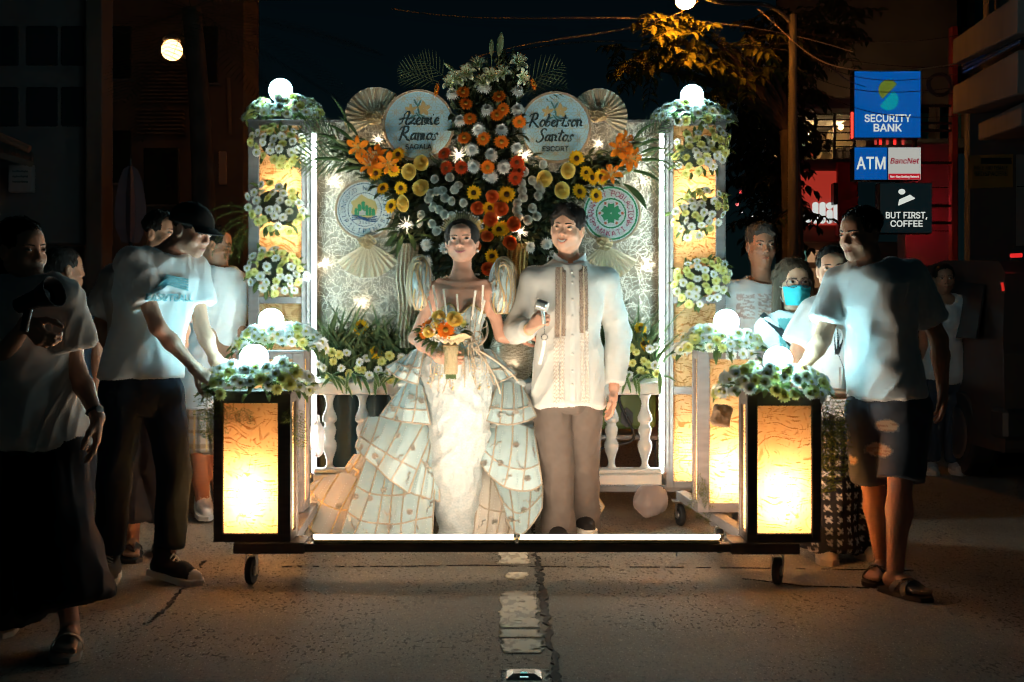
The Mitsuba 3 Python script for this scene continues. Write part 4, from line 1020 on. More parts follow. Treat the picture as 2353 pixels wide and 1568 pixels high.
def trousers(k, J, F, waist, colour, top=0.100, kn=0.080, an=0.072, end=0.97, name='trousers', h=0.009, amp=0.010, seed=0, rows=None, pattern=None, wmul=1.0, gap=0.014):
    R, L = spine(J['pelvis'], J['neck'], F); P = [(loft(J['pelvis'], R, [(-0.14, 0.105 * wmul, 0.095), (-0.04, 0.168 * wmul, 0.122), (0.08, 0.160 * wmul, 0.112), (0.3, 0.150 * wmul, 0.105)], 2.3), 0)]
    for s in 'lr':
        hp, k_, a = J['hp' + s], J['kn' + s], J['an' + s]
        if end > 0:
            e = k_ + (a - k_) * end; d = unit(a - k_)
            P += [(cone(hp, k_, top, kn), gap), (keep(cone(k_, e + d * 0.05, kn, an), plane(e, d)), gap)]
        else:
            e = hp + (k_ - hp) * (1 + end); d = unit(k_ - hp)
            P += [(keep(cone(hp, e + d * 0.06, top, kn), plane(e, d)), 0.015)]
    g = keep(join(P), plane(V(0, 0, waist), (0, 0, 1)))
    pts = np.array([J[q + s] for q in ('hp', 'kn', 'an') for s in 'lr']); lo, hi = pts.min(0) - 0.2, pts.max(0) + 0.2; hi[2] = waist + 0.02
    m = net(g, lo, hi, h)
    folds(m, amp, 6.0, seed, slant=0.3)
    p = m.vertices
    c = np.tile(np.asarray(colour, float), (len(p), 1)) * (0.85 + 0.3 * meshkit.fbm(p * 26, 3, seed))[:, None]
    if pattern: c = pattern(p, c)
    return obj(name, m, M_CLOTH, k, smooth=True, color=c)
def foot_frame(d):
    d = unit(V(d[0], d[1], 0)); return np.stack([np.cross(d, V(0, 0, 1)), d, V(0, 0, 1)], 1)
def bare_foot(an, d, z0=0.0, s=1.0):
    """SDF parts of a bare foot whose sole is at z0; d: where the toes point."""
    R = foot_frame(d); o = V(an[0], an[1], z0)
    g = lambda x, y, z: o + R @ V(x, y, z) * s
    P = [(cone(an, g(0, -0.02, 0.035), 0.034, 0.032), 0.02), (cone(g(0, -0.03, 0.028), g(0, 0.06, 0.03), 0.030 * s, 0.030 * s), 0.02), (cone(g(-0.01, 0.05, 0.03), g(-0.022, 0.12, 0.018), 0.030 * s, 0.018 * s), 0.02), (cone(g(0.01, 0.05, 0.026), g(0.026, 0.105, 0.016), 0.026 * s, 0.015 * s), 0.02)]
    for i, (x, L, r_) in enumerate(((-0.030, 0.172, 0.0125), (-0.010, 0.176, 0.010), (0.006, 0.168, 0.0095), (0.021, 0.157, 0.009), (0.035, 0.143, 0.0085))):
        P.append((cone(g(x * 0.8, 0.115, 0.018), g(x, L, 0.011), r_ * 1.05 * s, r_ * s), 0.008))
    return P
def sandal(k, an, d, z0, colour, straps, s=1.0, m_=None, name='sandal'):
    R = foot_frame(d); o = V(an[0], an[1], z0); M = frame(R[:, 0] * s, R[:, 1] * s, R[:, 2] * s, o)
    out = Polygon([(-0.036, -0.06), (0.036, -0.06), (0.045, 0.0), (0.046, 0.08), (0.05, 0.13), (0.03, 0.18), (-0.02, 0.195), (-0.048, 0.16), (-0.046, 0.06), (-0.042, 0.0)]).buffer(0.012, 4).buffer(-0.006, 4)
    sole = slab(out, -0.022, -0.002); sole.apply_transform(M)
    t = obj(name, sole, M_PRINT, k, smooth=30, color=None) if False else obj(name, sole, m_ or M_RUBBER, k)
    for P in straps:
        q = ribbon(smooth_path(P, 12), 0.026, (0, 0, 1), 0.004)
        # bands stand on their edge over the foot
        P_ = smooth_path(P, 14); n_ = np.array([unit(V(a[0], 0, max(a[2], 0.005) - 0.0)) for a in P_])
        q = ribbon(P_, 0.030, n_, 0.004); q.apply_transform(M); obj('strap', q, m_ or M_RUBBER, t)
    return t
STRAPS_SLIDE = [[(-0.052, 0.075, -0.004), (-0.038, 0.085, 0.040), (0.0, 0.09, 0.056), (0.036, 0.09, 0.036), (0.052, 0.075, -0.004)]]
STRAPS_CROSS = [[(-0.052, 0.12, -0.004), (-0.034, 0.10, 0.036), (0.004, 0.075, 0.056), (0.04, 0.05, 0.036), (0.05, 0.03, -0.004)], [(0.052, 0.11, -0.004), (0.036, 0.09, 0.034), (0.0, 0.08, 0.054), (-0.036, 0.05, 0.042), (-0.05, 0.03, -0.004)]]
STRAPS_FLIP = [[(-0.05, 0.03, -0.002), (-0.034, 0.075, 0.05), (-0.02, 0.145, 0.016)], [(0.048, 0.03, -0.002), (0.026, 0.085, 0.044), (-0.02, 0.145, 0.016)]]
def sneaker(k, an, d, z0, upper, sole=(0.72, 0.70, 0.64), toe=True, s=1.0, high=True, pitch=0.0, laces=True):
    R = foot_frame(d); o = V(an[0], an[1], z0); M = frame(R[:, 0] * s, R[:, 1] * s, R[:, 2] * s, o)
    if pitch:
        c, q = math.cos(pitch), math.sin(pitch); A = np.eye(4); A[:3, :3] = [[1, 0, 0], [0, c, -q], [0, q, c]]; B = np.eye(4); B[1, 3] = 0.13; M = M @ B @ A @ np.linalg.inv(B)
    f = join([(cone((0, -0.02, 0.06), (0, -0.015, 0.135 if high else 0.095), 0.045, 0.044), 0), (cone((0, -0.035, 0.045), (0, 0.09, 0.042), 0.044, 0.044), 0.03), (cone((-0.003, 0.09, 0.042), (-0.006, 0.165, 0.032), 0.046, 0.036), 0.03)])
    g = keep(f, plane((0, 0, 0.016), (0, 0, -1)), plane((0, 0, 0.15 if high else 0.10), (0, 0, 1)))
    m = net(g, (-0.08, -0.11, 0), (0.08, 0.23, 0.18), 0.006); p = m.vertices
    c = np.tile(np.asarray(upper, float), (len(p), 1)) * (0.85 + 0.3 * meshkit.fbm(p * 60, 2))[:, None]
    if toe: c[p[:, 1] > 0.158] = sole
    t = obj('shoe', moved(m, M), M_CLOTH, k, smooth=True, color=c)
    out = Polygon([(-0.040, -0.07), (0.040, -0.07), (0.047, 0.0), (0.046, 0.06), (0.052, 0.13), (0.035, 0.19), (-0.015, 0.21), (-0.045, 0.18), (-0.050, 0.10), (-0.045, 0.0)]).buffer(0.014, 5).buffer(-0.008, 5)
    so = slab(out, 0.001, 0.030); obj('sole', moved(so, M), M_PRINT, t, smooth=30, color=None) if False else obj('sole', moved(so, M), mat_of('rubber_light', sole), t, smooth=30)
    for i in range((6 if high else 5) if laces else 0):
        y = 0.03 + 0.017 * i; z = 0.118 - 0.010 * i if high else 0.088 - 0.006 * i
        a, b = V(-0.024, y, z - 0.016), V(0.024, y + 0.012, z - 0.016)
        obj('lace', moved(tube([a, (a + b) / 2 + V(0, 0.004, 0.016), b], 0.0034, 6), M), mat_of('rubber_light', sole), t, smooth=True)
    return t
def pixels(Y, **J):
    """Joints read off the photograph: (u, v) or (u, v, how much farther than Y)."""
    return {k: at(q[0], q[1], Y + (q[2] if len(q) > 2 else 0.0)) for k, q in J.items()}
def bounds(J, pad=0.16):
    P = np.array(list(J.values())); return P.min(0) - pad, P.max(0) + pad
# ---------------------------------------------------------------- the groom
YC = 6.38
gk = thing('person', 'smiling young man in a long white embroidered shirt and brown trousers', 'person')
J = pixels(YC, pelvis=(1306, 885), neck=(1309, 612), shr=(1229, 646), elr=(1186, 758, 0.02), wrr=(1216, 757, -0.20), shl=(1390, 646), ell=(1420, 770, 0.04), wrl=(1411, 892, -0.03),
           hpr=(1268, 905), hpl=(1345, 905), knr=(1278, 1075, -0.03), knl=(1340, 1070, 0.06), anr=(1284, 1232, 0.0), anl=(1336, 1212, 0.20))
F = V(-0.08, -1, 0.02); HR = dirs(-17, -2, 5); HO = at(1303, 529, YC - 0.02)
hm, hc = build_head(gk, HO, HR, (1.08, 1.08, 1.10), V(0.60, 0.41, 0.30), 'short', smile=1.0, teeth=1.0, neck=J['neck'] + V(0, 0.0, -0.02), brow=1.0, lids=0.72, gaze=(0.001, 0), wide=1.06, jaw=1.1)
lo, hi = bounds(J)
bm, bc = skin_body({**J, 'neck': J['neck'] - V(0, 0, 0.01)}, F, TORSO_M, V(0.56, 0.38, 0.28), lo, hi, 0.011)
d = unit(at(1243, 731, YC - 0.25) - J['wrr'])
fan_c = at(1246, 702, YC - 0.285)
h1, c1 = hand_mesh(J['wrr'] - d * 0.0, unit(V(0.75, -0.30, 0.62)), unit(V(0.55, 0.75, -0.05)), 1, V(0.60, 0.40, 0.30), J['elr'], curl=(0.80, 0.85, 0.88, 0.92), s=0.98, tcurl=0.45, tout=0.6)
h2, c2 = hand_mesh(J['wrl'], V(-0.05, -0.08, -1), V(-1, -0.1, 0.05), -1, V(0.58, 0.37, 0.27), J['ell'], curl=(0.22, 0.28, 0.34, 0.38), s=1.05)
m_, c_ = merge([(bm, bc), (hm, hc), (h1, c1), (h2, c2)])
obj('', m_, M_SKIN, smooth=True, color=c_, key=gk)
BAR = V(0.60, 0.60, 0.56)
def barong(p, c):
    return c
def hemline(p): return -(p[:, 2] - (Z(929, YC) + 0.010 * np.cos((p[:, 0] - X(1305, YC)) * 14) - 0.05 * (p[:, 0] - X(1305, YC))**2 * 0))
tshirt(gk, J, F, [(-0.3, 0.170, 0.142), (-0.16, 0.168, 0.138), (0, 0.167, 0.128), (0.2, 0.156, 0.110), (0.45, 0.146, 0.102), (0.7, 0.160, 0.114), (0.86, 0.166, 0.098), (0.96, 0.115, 0.078), (1.06, 0.055, 0.052)], hemline, BAR, ease=0.022, name='barong_shirt', amp=0.013, seed=3, short=False, cuff=0.90, neck=0.084, h=0.008)
BS = scene[gk + '__barong_shirt']
sv = meshkit.WRITTEN[BS['filename']][0].astype(float); st = cKDTree(sv[:, [0, 2]][sv[:, 1] < J['neck'][1] - 0.02]); sfront = sv[sv[:, 1] < J['neck'][1] - 0.02]
def onshirt(x, z, off=0.003, tree=None, front=None):
    """The front of the shirt at (x, z)."""
    tree, front = tree or st, sfront if front is None else front
    q = np.stack([np.atleast_1d(x), np.atleast_1d(z)], 1); dd, ii = tree.query(q, k=6)
    y = front[ii][:, :, 1]; y = np.sort(y, 1)[:, :4].mean(1)
    return np.stack([q[:, 0], y - off, q[:, 1]], 1)
def strip_on(x_of_z, z0, z1_, w, off=0.004, n=46, tree=None, front=None):
    z = np.linspace(z0, z1_, n); x = x_of_z(z); P = np.stack([onshirt(x - w / 2, z, off, tree, front), onshirt(x, z, off + 0.001, tree, front), onshirt(x + w / 2, z, off, tree, front)], 1)
    for j in range(3): P[:, j, 1] = np.convolve(np.pad(P[:, j, 1], 2, mode='edge'), np.ones(5) / 5, 'valid')
    return sheet(P[::-1])
zt0, zb0 = Z(616, YC), Z(928, YC)
cx = lambda u0, u1: (lambda z: X(u0, YC) + (X(u1, YC) - X(u0, YC)) * (zt0 - z) / (zt0 - zb0))
EMB = mat('brown_embroidery', lambda p, n, uv: mikit.mix((0.12, 0.075, 0.05), (0.52, 0.43, 0.34), mikit.smoothstep(0.45, 0.62, dr.abs(dr.sin(p.z * 190 + 2.6 * dr.sin(p.x * 420))) * (0.45 + 0.55 * N(p.x * 500, p.z * 120)))), 0.8)
EMBL = mat('pale_embroidery', lambda p, n, uv: mikit.mix((0.45, 0.36, 0.28), (0.76, 0.72, 0.64), mikit.smoothstep(0.3, 0.6, dr.abs(dr.sin(p.z * 150 + 2.2 * dr.sin(p.x * 300))) * (0.5 + 0.5 * N(p.x * 300, p.z * 90)))), 0.8)
for (a, b, w, m, v0, v1) in ((1280, 1276, 11, EMB, 616, 775), (1294, 1290, 9, EMB, 616, 772), (1332, 1334, 9, EMB, 612, 765), (1343, 1345, 8, EMB, 614, 760), (1287, 1283, 2.4, M_BURI, 616, 790), (1338, 1340, 2.4, M_BURI, 614, 780),
                          (1279, 1275, 13, EMBL, 776, 930), (1292, 1288, 9, EMBL, 773, 930), (1333, 1336, 9, EMBL, 766, 930), (1344, 1346, 8, EMBL, 761, 930)):
    obj('embroidered_band', strip_on(cx(a, b), Z(v0, YC), Z(v1, YC), w * YC / FOCAL, 0.0045), m, gk, smooth=True)
obj('placket', strip_on(cx(1312, 1312), Z(618, YC), Z(931, YC), 11 * YC / FOCAL, 0.0045), mat('placket', (0.63, 0.63, 0.59), 0.7), gk, smooth=True)
for v in (628, 652, 690, 727, 770, 812, 850, 880):
    q = lathe([(1e-4, 0.004), (0.005, 0.0035), (0.0062, 0.0015), (0.006, 0)], 12); q.apply_transform(pose(look(V(0, -1, 0)), onshirt(cx(1312, 1312)(V(Z(v, YC))), Z(v, YC), 0.007)[0])); obj('button', q, mat_of('pearl', (0.62, 0.60, 0.54), rough=0.25), gk, smooth=True)
# standing collar
nb = J['neck']; a = np.linspace(-math.pi * 0.5 + 0.16, math.pi * 1.5 - 0.16, 40)
tilt = lambda a: 0.012 * np.cos(a + math.pi / 2)
lowr, upr = [], []
for q in a:
    x, y = math.cos(q), math.sin(q); fr = max(-y, 0)
    lowr.append(nb + V(x * 0.092, 0.004 + y * 0.080 - 0.008, 0.012 - 0.040 * fr)); upr.append(nb + V(x * 0.083, 0.006 + y * 0.074 - 0.012, 0.074 - 0.052 * fr ** 2.0))
P = np.stack([np.array(lowr) + V(0, 0, -0.012), np.array(lowr), (np.array(lowr) + np.array(upr)) / 2 * V(1, 1, 1), np.array(upr)], 0)
obj('collar', sheet(P[::-1], 0.0035), mat_of('collar', (0.66, 0.66, 0.63), rough=0.7), gk, smooth=True)
trousers(gk, J, V(-0.05, -1, 0), Z(880, YC), (0.15, 0.12, 0.10), top=0.094, kn=0.087, an=0.085, end=1.03, seed=7, h=0.008, amp=0.015, wmul=0.98, gap=0.006)
for s, yw in (('r', -0.1), ('l', 0.15)):
    an = J['an' + s]; zz = 0.0 if s == 'r' else 0.0
    t = sneaker(gk, V(an[0], an[1] - 0.02, 0), V(yw, -1, 0), 0.002 if s == 'r' else 0.03, (0.025, 0.02, 0.018), sole=(0.70, 0.62, 0.50), toe=False, high=False, laces=False)
# silver hand fan, wrist strap, ring
t = thing('hand_fan', 'small silver glitter fan with white strap in the embroidered shirt wearer\'s fist', 'fan')
M_GLITTER = mat('glitter', lambda p, n, uv: mikit.mix((0.28, 0.38, 0.36), (0.85, 0.88, 0.86), mikit.cell_rand(p.x * 420, p.y * 420, p.z * 420)), 0.25, 0.7)
ax = unit(V(0.9, -0.25, -0.30)); q = lathe([(1e-4, -0.028), (0.026, -0.028), (0.029, -0.025), (0.029, 0.025), (0.026, 0.028)], 24); q.apply_transform(pose(look(ax), fan_c)); obj('drum', q, M_GLITTER, t, smooth=30)
q = lathe([(0.0265, 0.0285), (0.022, 0.031), (0.017, 0.028), (0.010, 0.026), (1e-4, 0.026)], 24); q.apply_transform(pose(look(ax), fan_c)); obj('rim', q, M_WHITEP, t, smooth=30)
hb = at(1250, 745, YC - 0.27)
obj('handle', tube([fan_c - V(0, 0, 0.02), (fan_c + hb) / 2, hb], [0.012, 0.011, 0.010], 10), M_GLITTER, t, smooth=True)
ro = at(1251, 775, YC - 0.27)
obj('cord', tube(smooth_path([hb, (hb + ro) / 2 + V(0.003, 0, 0), ro + V(0, 0, 0.016)], 8), 0.0016, 6), M_BLACK, t)
a = np.linspace(0, 2 * math.pi, 22); obj('ring', tube(np.stack([ro[0] + 0.016 * np.cos(a), ro[1] + 0 * a, ro[2] + 0.016 * np.sin(a)], 1), 0.0022, 6), M_BLACK, t, smooth=True)
sp = [ro - V(0, 0, 0.016), at(1249, 800, YC - 0.262), at(1244, 822, YC - 0.255), at(1240, 838, YC - 0.25)]
obj('strap', ribbon(smooth_path(sp, 14), 0.017, (0, -1, 0), 0.002), mat_of('strap', (0.78, 0.77, 0.72)), t)
a = np.linspace(0, 2 * math.pi, 26); wf = J['wrr']; wd = unit(wf - J['elr']); b1 = unit(np.cross(wd, V(0, 0, 1))); b2 = np.cross(wd, b1)
obj('bracelet', tube(np.array([wf + wd * 0.006 + (b1 * math.cos(x) + b2 * math.sin(x)) * 0.031 for x in a]), 0.003, 6), M_GOLD, gk, smooth=True)
for f_, o in ((J['wrl'] + V(-0.012, -0.012, -0.125), V(0, 0, 1)),):
    obj('ring', tube(np.array([f_ + V(math.cos(x) * 0.011, math.sin(x) * 0.011, 0) for x in a]), 0.0018, 5), M_GOLD, gk)

# ---------------------------------------------------------------- the bride
YBR = 6.35
bk = thing('person', 'smiling young woman in a pale blue layered gown with gold trim and a crown', 'person')
J = pixels(YBR, pelvis=(1056, 850), neck=(1062, 640), shr=(1004, 664), elr=(953, 778, -0.02), wrr=(1006, 820, -0.23), shl=(1120, 664), ell=(1150, 772, 0.03), wrl=(1188, 778, 0.05),
           hpr=(1030, 880), hpl=(1082, 880), knr=(1040, 1060, -0.04), knl=(1068, 1060), anr=(1040, 1245, -0.02), anl=(1062, 1238, 0.1))
F = V(0.02, -1, 0.0); HO = at(1061, 557, YBR - 0.01)
hm, hc = build_head(bk, HO, dirs(-4, 1, -1), (1.10, 1.0, 1.02), V(0.62, 0.43, 0.34), 'bun', smile=0.75, teeth=0.0, fem=True, lip=V(0.60, 0.21, 0.21), brow=0.8, gaze=(-0.0025, 0.0005), blush=0.45, neck=J['neck'] + V(0, 0.01, -0.01), lids=1.05, wide=1.02)
lo, hi = bounds(J)
R_, L_ = spine(J['pelvis'], J['neck'], F)
W3 = lambda x, y, z: J['pelvis'] + R_ @ V(x, y, z)
zc = L_
extra = [(cone(W3(s * 0.012, 0.066, zc * 0.93), W3(s * 0.125, 0.03, zc * 0.975), 0.010, 0.012), 0.02) for s in (-1, 1)] + [(ell(W3(s * 0.055, 0.075, zc * 0.63), (0.055, 0.05, 0.06)), 0.035) for s in (-1, 1)] + [(cone(J['neck'], HO - V(0, -0.02, 0.06), 0.052, 0.046), 0.05)]
TB = [(-0.16, 0.130, 0.095), (0, 0.165, 0.112), (0.2, 0.130, 0.094), (0.40, 0.105, 0.082), (0.66, 0.138, 0.106), (0.86, 0.152, 0.092), (0.94, 0.098, 0.070), (0.99, 0.050, 0.050), (1.04, 0.040, 0.042)]
bm, bc = skin_body(J, F, [(t, a + 0.012, b + 0.012) for t, a, b in TB], V(0.60, 0.41, 0.32), lo, hi, 0.0075, slim=0.86, extra=extra)
h1, c1 = hand_mesh(J['wrr'], unit(V(0.85, -0.25, -0.25)), unit(V(0.25, 0.9, 0.1)), 1, V(0.60, 0.40, 0.31), J['elr'], curl=(0.50, 0.55, 0.58, 0.62), s=0.90, tout=0.5)
h2, c2 = hand_mesh(J['wrl'], V(1, 0.1, 0.1), V(0, -0.3, -1), 1, V(0.60, 0.40, 0.31), J['ell'], s=0.9)
m_, c_ = merge([(bm, bc), (hm, hc), (h1, c1), (h2, c2)])
obj('', m_, M_SKIN, smooth=True, color=c_, key=bk)
# crown, earrings
a = np.linspace(math.radians(15), math.radians(165), 27)
hd = dirs(-4, 1, -1)
H3 = lambda x, y, z: HO + hd @ V(x, y, z) * V(1.08, 1.0, 1.02)
band = [H3(0.083 * math.cos(q), -0.01 - 0.02 * math.sin(q) * 0, 0.03 + 0.092 * math.sin(q)) for q in a]
ck = obj('crown', tube(np.array(band), 0.0045, 8), M_GOLD, bk, smooth=True)
for i, q in enumerate(a[1:-1]):
    r1 = 0.022 + 0.018 * math.sin(q) + (0.010 if i % 3 == 1 else 0)
    p0, p1 = H3(0.083 * math.cos(q), -0.012, 0.03 + 0.092 * math.sin(q)), H3((0.083 + r1) * math.cos(q), -0.018, 0.03 + (0.092 + r1) * math.sin(q))
    obj('point', tube([p0, (p0 + p1) / 2, p1], [0.003, 0.0042, 0.0012], 6), M_GOLD, ck, smooth=True)
    b = trimesh.creation.icosphere(1, 0.0045); b.apply_translation(p1); obj('bead', b, M_SILVER, ck, smooth=True)
for s in (-1, 1):
    b = trimesh.creation.icosphere(2, 0.0085); b.apply_translation(H3(s * 0.080, 0.008, -0.048)); obj('earring', b, mat_of('pearl', (0.80, 0.78, 0.72), rough=0.2), bk, smooth=True)

# gown: bodice
AQUA, IVORY = V(0.62, 0.74, 0.74), V(0.76, 0.72, 0.62)
M_SATIN = mat('aqua_satin', lambda p, n, uv: mikit.mix((0.40, 0.54, 0.555), (0.50, 0.62, 0.62), FB(p.x * 22, p.y * 22, p.z * 22)), 0.42, spec=0.5, sheen=0.3)
M_IVORY = mat('ivory_satin', lambda p, n, uv: mikit.mix((0.60, 0.55, 0.47), (0.68, 0.64, 0.56), FB(p.x * 22, p.y * 22, p.z * 22)), 0.5)
M_SEQUIN = mat('white_sequin', lambda p, n, uv: mikit.mix((0.46, 0.54, 0.54), (0.66, 0.68, 0.66), N(p.x * 130, p.y * 130, p.z * 130)), 0.45, bump=lambda p, n, uv: FB(p.x * 150, p.y * 150, p.z * 75, octaves=3), bscale=0.006)
M_PALEGOLD = mat('pale_gold_cord', (0.46, 0.39, 0.29), 0.45, 0.15)
M_CRYSTAL = mat('crystal', (0.55, 0.52, 0.46), 0.15, 0.8)
bod = join([(torso(J, F, [(t, a + 0.006, b + 0.006) for t, a, b in TB], 0.0, p=2.2), 0), (ell(W3(-0.055, 0.078, zc * 0.63), (0.058, 0.054, 0.064)), 0.03), (ell(W3(0.055, 0.078, zc * 0.63), (0.058, 0.054, 0.064)), 0.03)])
def sweet(x): return zc * 0.60 + 0.055 * np.exp(-((np.abs(x) - 0.062) / 0.042) ** 2) + 0.02 * (np.abs(x) > 0.09) * 0 + 0.18 * np.maximum(np.abs(x) - 0.085, 0)
def neckcut(p):
    q = (p - J['pelvis']) @ R_; return q[:, 2] - sweet(q[:, 0])
bg = keep(bod, neckcut, plane(V(0, 0, Z(838, YBR)), (0, 0, -1)))
m = net(bg, J['pelvis'] - 0.3, J['pelvis'] + V(0.3, 0.3, 0.5), 0.006); dk = obj('gown', m, M_SATIN, bk, smooth=True)
def onbody(f, x, z, off=0.002):
    x, z = np.asarray(x, float), np.asarray(z, float); a, b = np.zeros(x.shape), np.full(x.shape, 0.25)
    for _ in range(22):
        mdl = (a + b) / 2; d = f(J['pelvis'] + np.stack([x, mdl, z], 1) @ R_.T) < 0; a, b = np.where(d, mdl, a), np.where(d, b, mdl)
    return J['pelvis'] + np.stack([x, a + off, z], 1) @ R_.T
xs = np.linspace(-0.125, 0.125, 70)
obj('neckline_trim', tube(onbody(bod, xs, sweet(xs) + 0.002, 0.0), 0.007, 8), mat('gold_sequin', lambda p, n, uv: mikit.mix((0.20, 0.13, 0.05), (0.66, 0.50, 0.24), mikit.cell_rand(p.x * 300, p.y * 300, p.z * 300)), 0.3, 0.6), dk, smooth=True)
for i in range(9):
    x = (i - 4) * 0.028; z = np.linspace(zc * 0.14, sweet(np.array(x)) - 0.004, 14); obj('bodice_seam', tube(onbody(bod, x * (0.7 + 0.3 * (z / zc / 0.6)), z, 0.001), 0.0028, 6), M_PALEGOLD, dk, smooth=True)
for (u0, v0, u1, v1) in ((995, 655, 1006, 718), (1019, 664, 1026, 722), (1050, 676, 1053, 716), (1093, 668, 1084, 735), (1110, 655, 1108, 715), (985, 690, 998, 740), (1114, 690, 1100, 745)):
    p0, p1 = at(u1, v1, YBR - 0.135), at(u0, v0, YBR - 0.19); obj('upright_strip', ribbon(smooth_path([p0, (p0 + p1) / 2 + V(0, -0.008, 0), p1], 8), [0.011] * 7 + [0.013], (0, -1, 0.1), 0.0025), mat_of('cream_strip', (0.76, 0.72, 0.62), rough=0.4), dk)
r = np.random.default_rng(9)
cb = []
for i in range(230):
    x = r.uniform(-0.10, 0.10); z = r.uniform(zc * 0.12, sweet(np.array(x)) - 0.008); cb.append((x, z))
cb = np.array(cb); pp = onbody(bod, cb[:, 0], cb[:, 1], 0.002); gems = []
for p in pp:
    b = trimesh.creation.icosphere(0, r.uniform(0.002, 0.0042)); b.apply_translation(p); gems.append(b)
obj('beading', cat(gems), M_CRYSTAL, dk, kind='stuff')
# butterfly sleeves
for s, (cu, cv, ru, rv) in (('r', (968, 656, 23, 60)), ('l', (1152, 663, 26, 62))):
    o = at(cu, cv, YBR + 0.01); a_, b_ = ru * YBR / FOCAL, rv * YBR / FOCAL; sg = -1 if s == 'r' else 1
    f = keep(cut(ell(o, (a_ * 1.15, 0.085, b_ * 1.08)), ell(o + V(-sg * 0.01, 0, -0.02), (a_ * 0.92, 0.07, b_ * 0.93)), k=0.004), plane(o - V(0, 0, b_ * 0.92), (0, 0, -1)))
    m = net(f, o - 0.2, o + 0.2, 0.0055); p = m.vertices; n = vnormals(m)
    m.vertices = p + n * (0.007 * np.sin((p[:, 0] * 0.8 + p[:, 1]) * 150 + 4 * meshkit.noise(p * 20)) * 0.6)[:, None]
    sl = obj('sleeve', m, M_SATIN, dk, smooth=True)
    for q in range(11):
        th = np.radians(np.linspace(-50 + 6 * (q % 4), 112 + 9 * (q % 3), 22)); kx, kz, dy = 0.62 + 0.075 * q, 0.86 + 0.035 * q, -0.092 + 0.016 * q
        P = np.array([o + V(sg * (a_ * kx * math.cos(x) + 0.012), dy + 0.012 * math.sin(2 * x + q), b_ * kz * math.sin(x)) for x in th])
        obj('loop_cord', tube(P, 0.0034, 6), M_GOLD if q % 3 == 0 else M_PALEGOLD, sl, smooth=True)
    for q in range(7):
        tt = -0.75 + 0.25 * q; P = np.array([o + V(a_ * 1.16 * math.sin(tt * 1.2 + 0.25 * math.sin(z * 3 + q)) * math.cos(z), -0.0885 * math.cos(tt * 1.2) * max(math.cos(z), 0.25), b_ * 1.09 * math.sin(z)) for z in np.linspace(-1.05, 1.45, 14)])
        obj('sleeve_ribbon', ribbon(P, 0.009, np.array([unit(p - o) for p in P]), 0.003), M_GOLD if q % 2 else M_PALEGOLD, sl)
    an = np.linspace(0, 2 * math.pi, 24); obj('cuff_trim', tube(np.array([o + V(a_ * 0.62 * math.cos(x), 0.045 * math.sin(x), -b_ * 0.92) for x in an]), 0.006, 6), M_GOLD, sl, smooth=True)
    gm = []
    for i in range(90):
        v = unit(r.normal(0, 1, 3)); v[1] = -abs(v[1]); b = trimesh.creation.icosphere(0, r.uniform(0.003, 0.006)); b.apply_translation(o + v * V(a_ * 1.15, 0.088, b_ * 1.06)); 
        if v[2] > -0.85: gm.append(b)
    obj('beading', cat(gm), M_CRYSTAL, sl, kind='stuff')
# column skirt
rows = [(820, 976, 1130), (860, 978, 1127), (900, 984, 1123), (960, 991, 1118), (1010, 996, 1116), (1050, 997, 1108), (1075, 998, 1101), (1110, 1003, 1097), (1150, 1008, 1094), (1190, 1013, 1088), (1225, 1015, 1086), (1268, 1012, 1090)]
o = V(0, YBR - 0.02, 0); rr = []
for v, a, b in rows[::-1]:
    k_ = 1.0; rr.append((Z(v, YBR), (X(b, YBR) - X(a, YBR)) / 2, min(0.135, (X(b, YBR) - X(a, YBR)) / 2 * 0.92), (X(a, YBR) + X(b, YBR)) / 2, 0.0))
sk = loft(o, np.eye(3), rr, 2.2)
m = net(sk, (X(960, YBR), YBR - 0.2, 0.0), (X(1150, YBR), YBR + 0.2, Z(815, YBR)), 0.007)
folds(m, 0.016, 8.0, 21, slant=1.1); folds(m, 0.006, 26.0, 22, slant=0.2)
m.vertices[:, 2] = np.maximum(m.vertices[:, 2], 0.012)
obj('skirt', m, M_SEQUIN, dk, smooth=True)
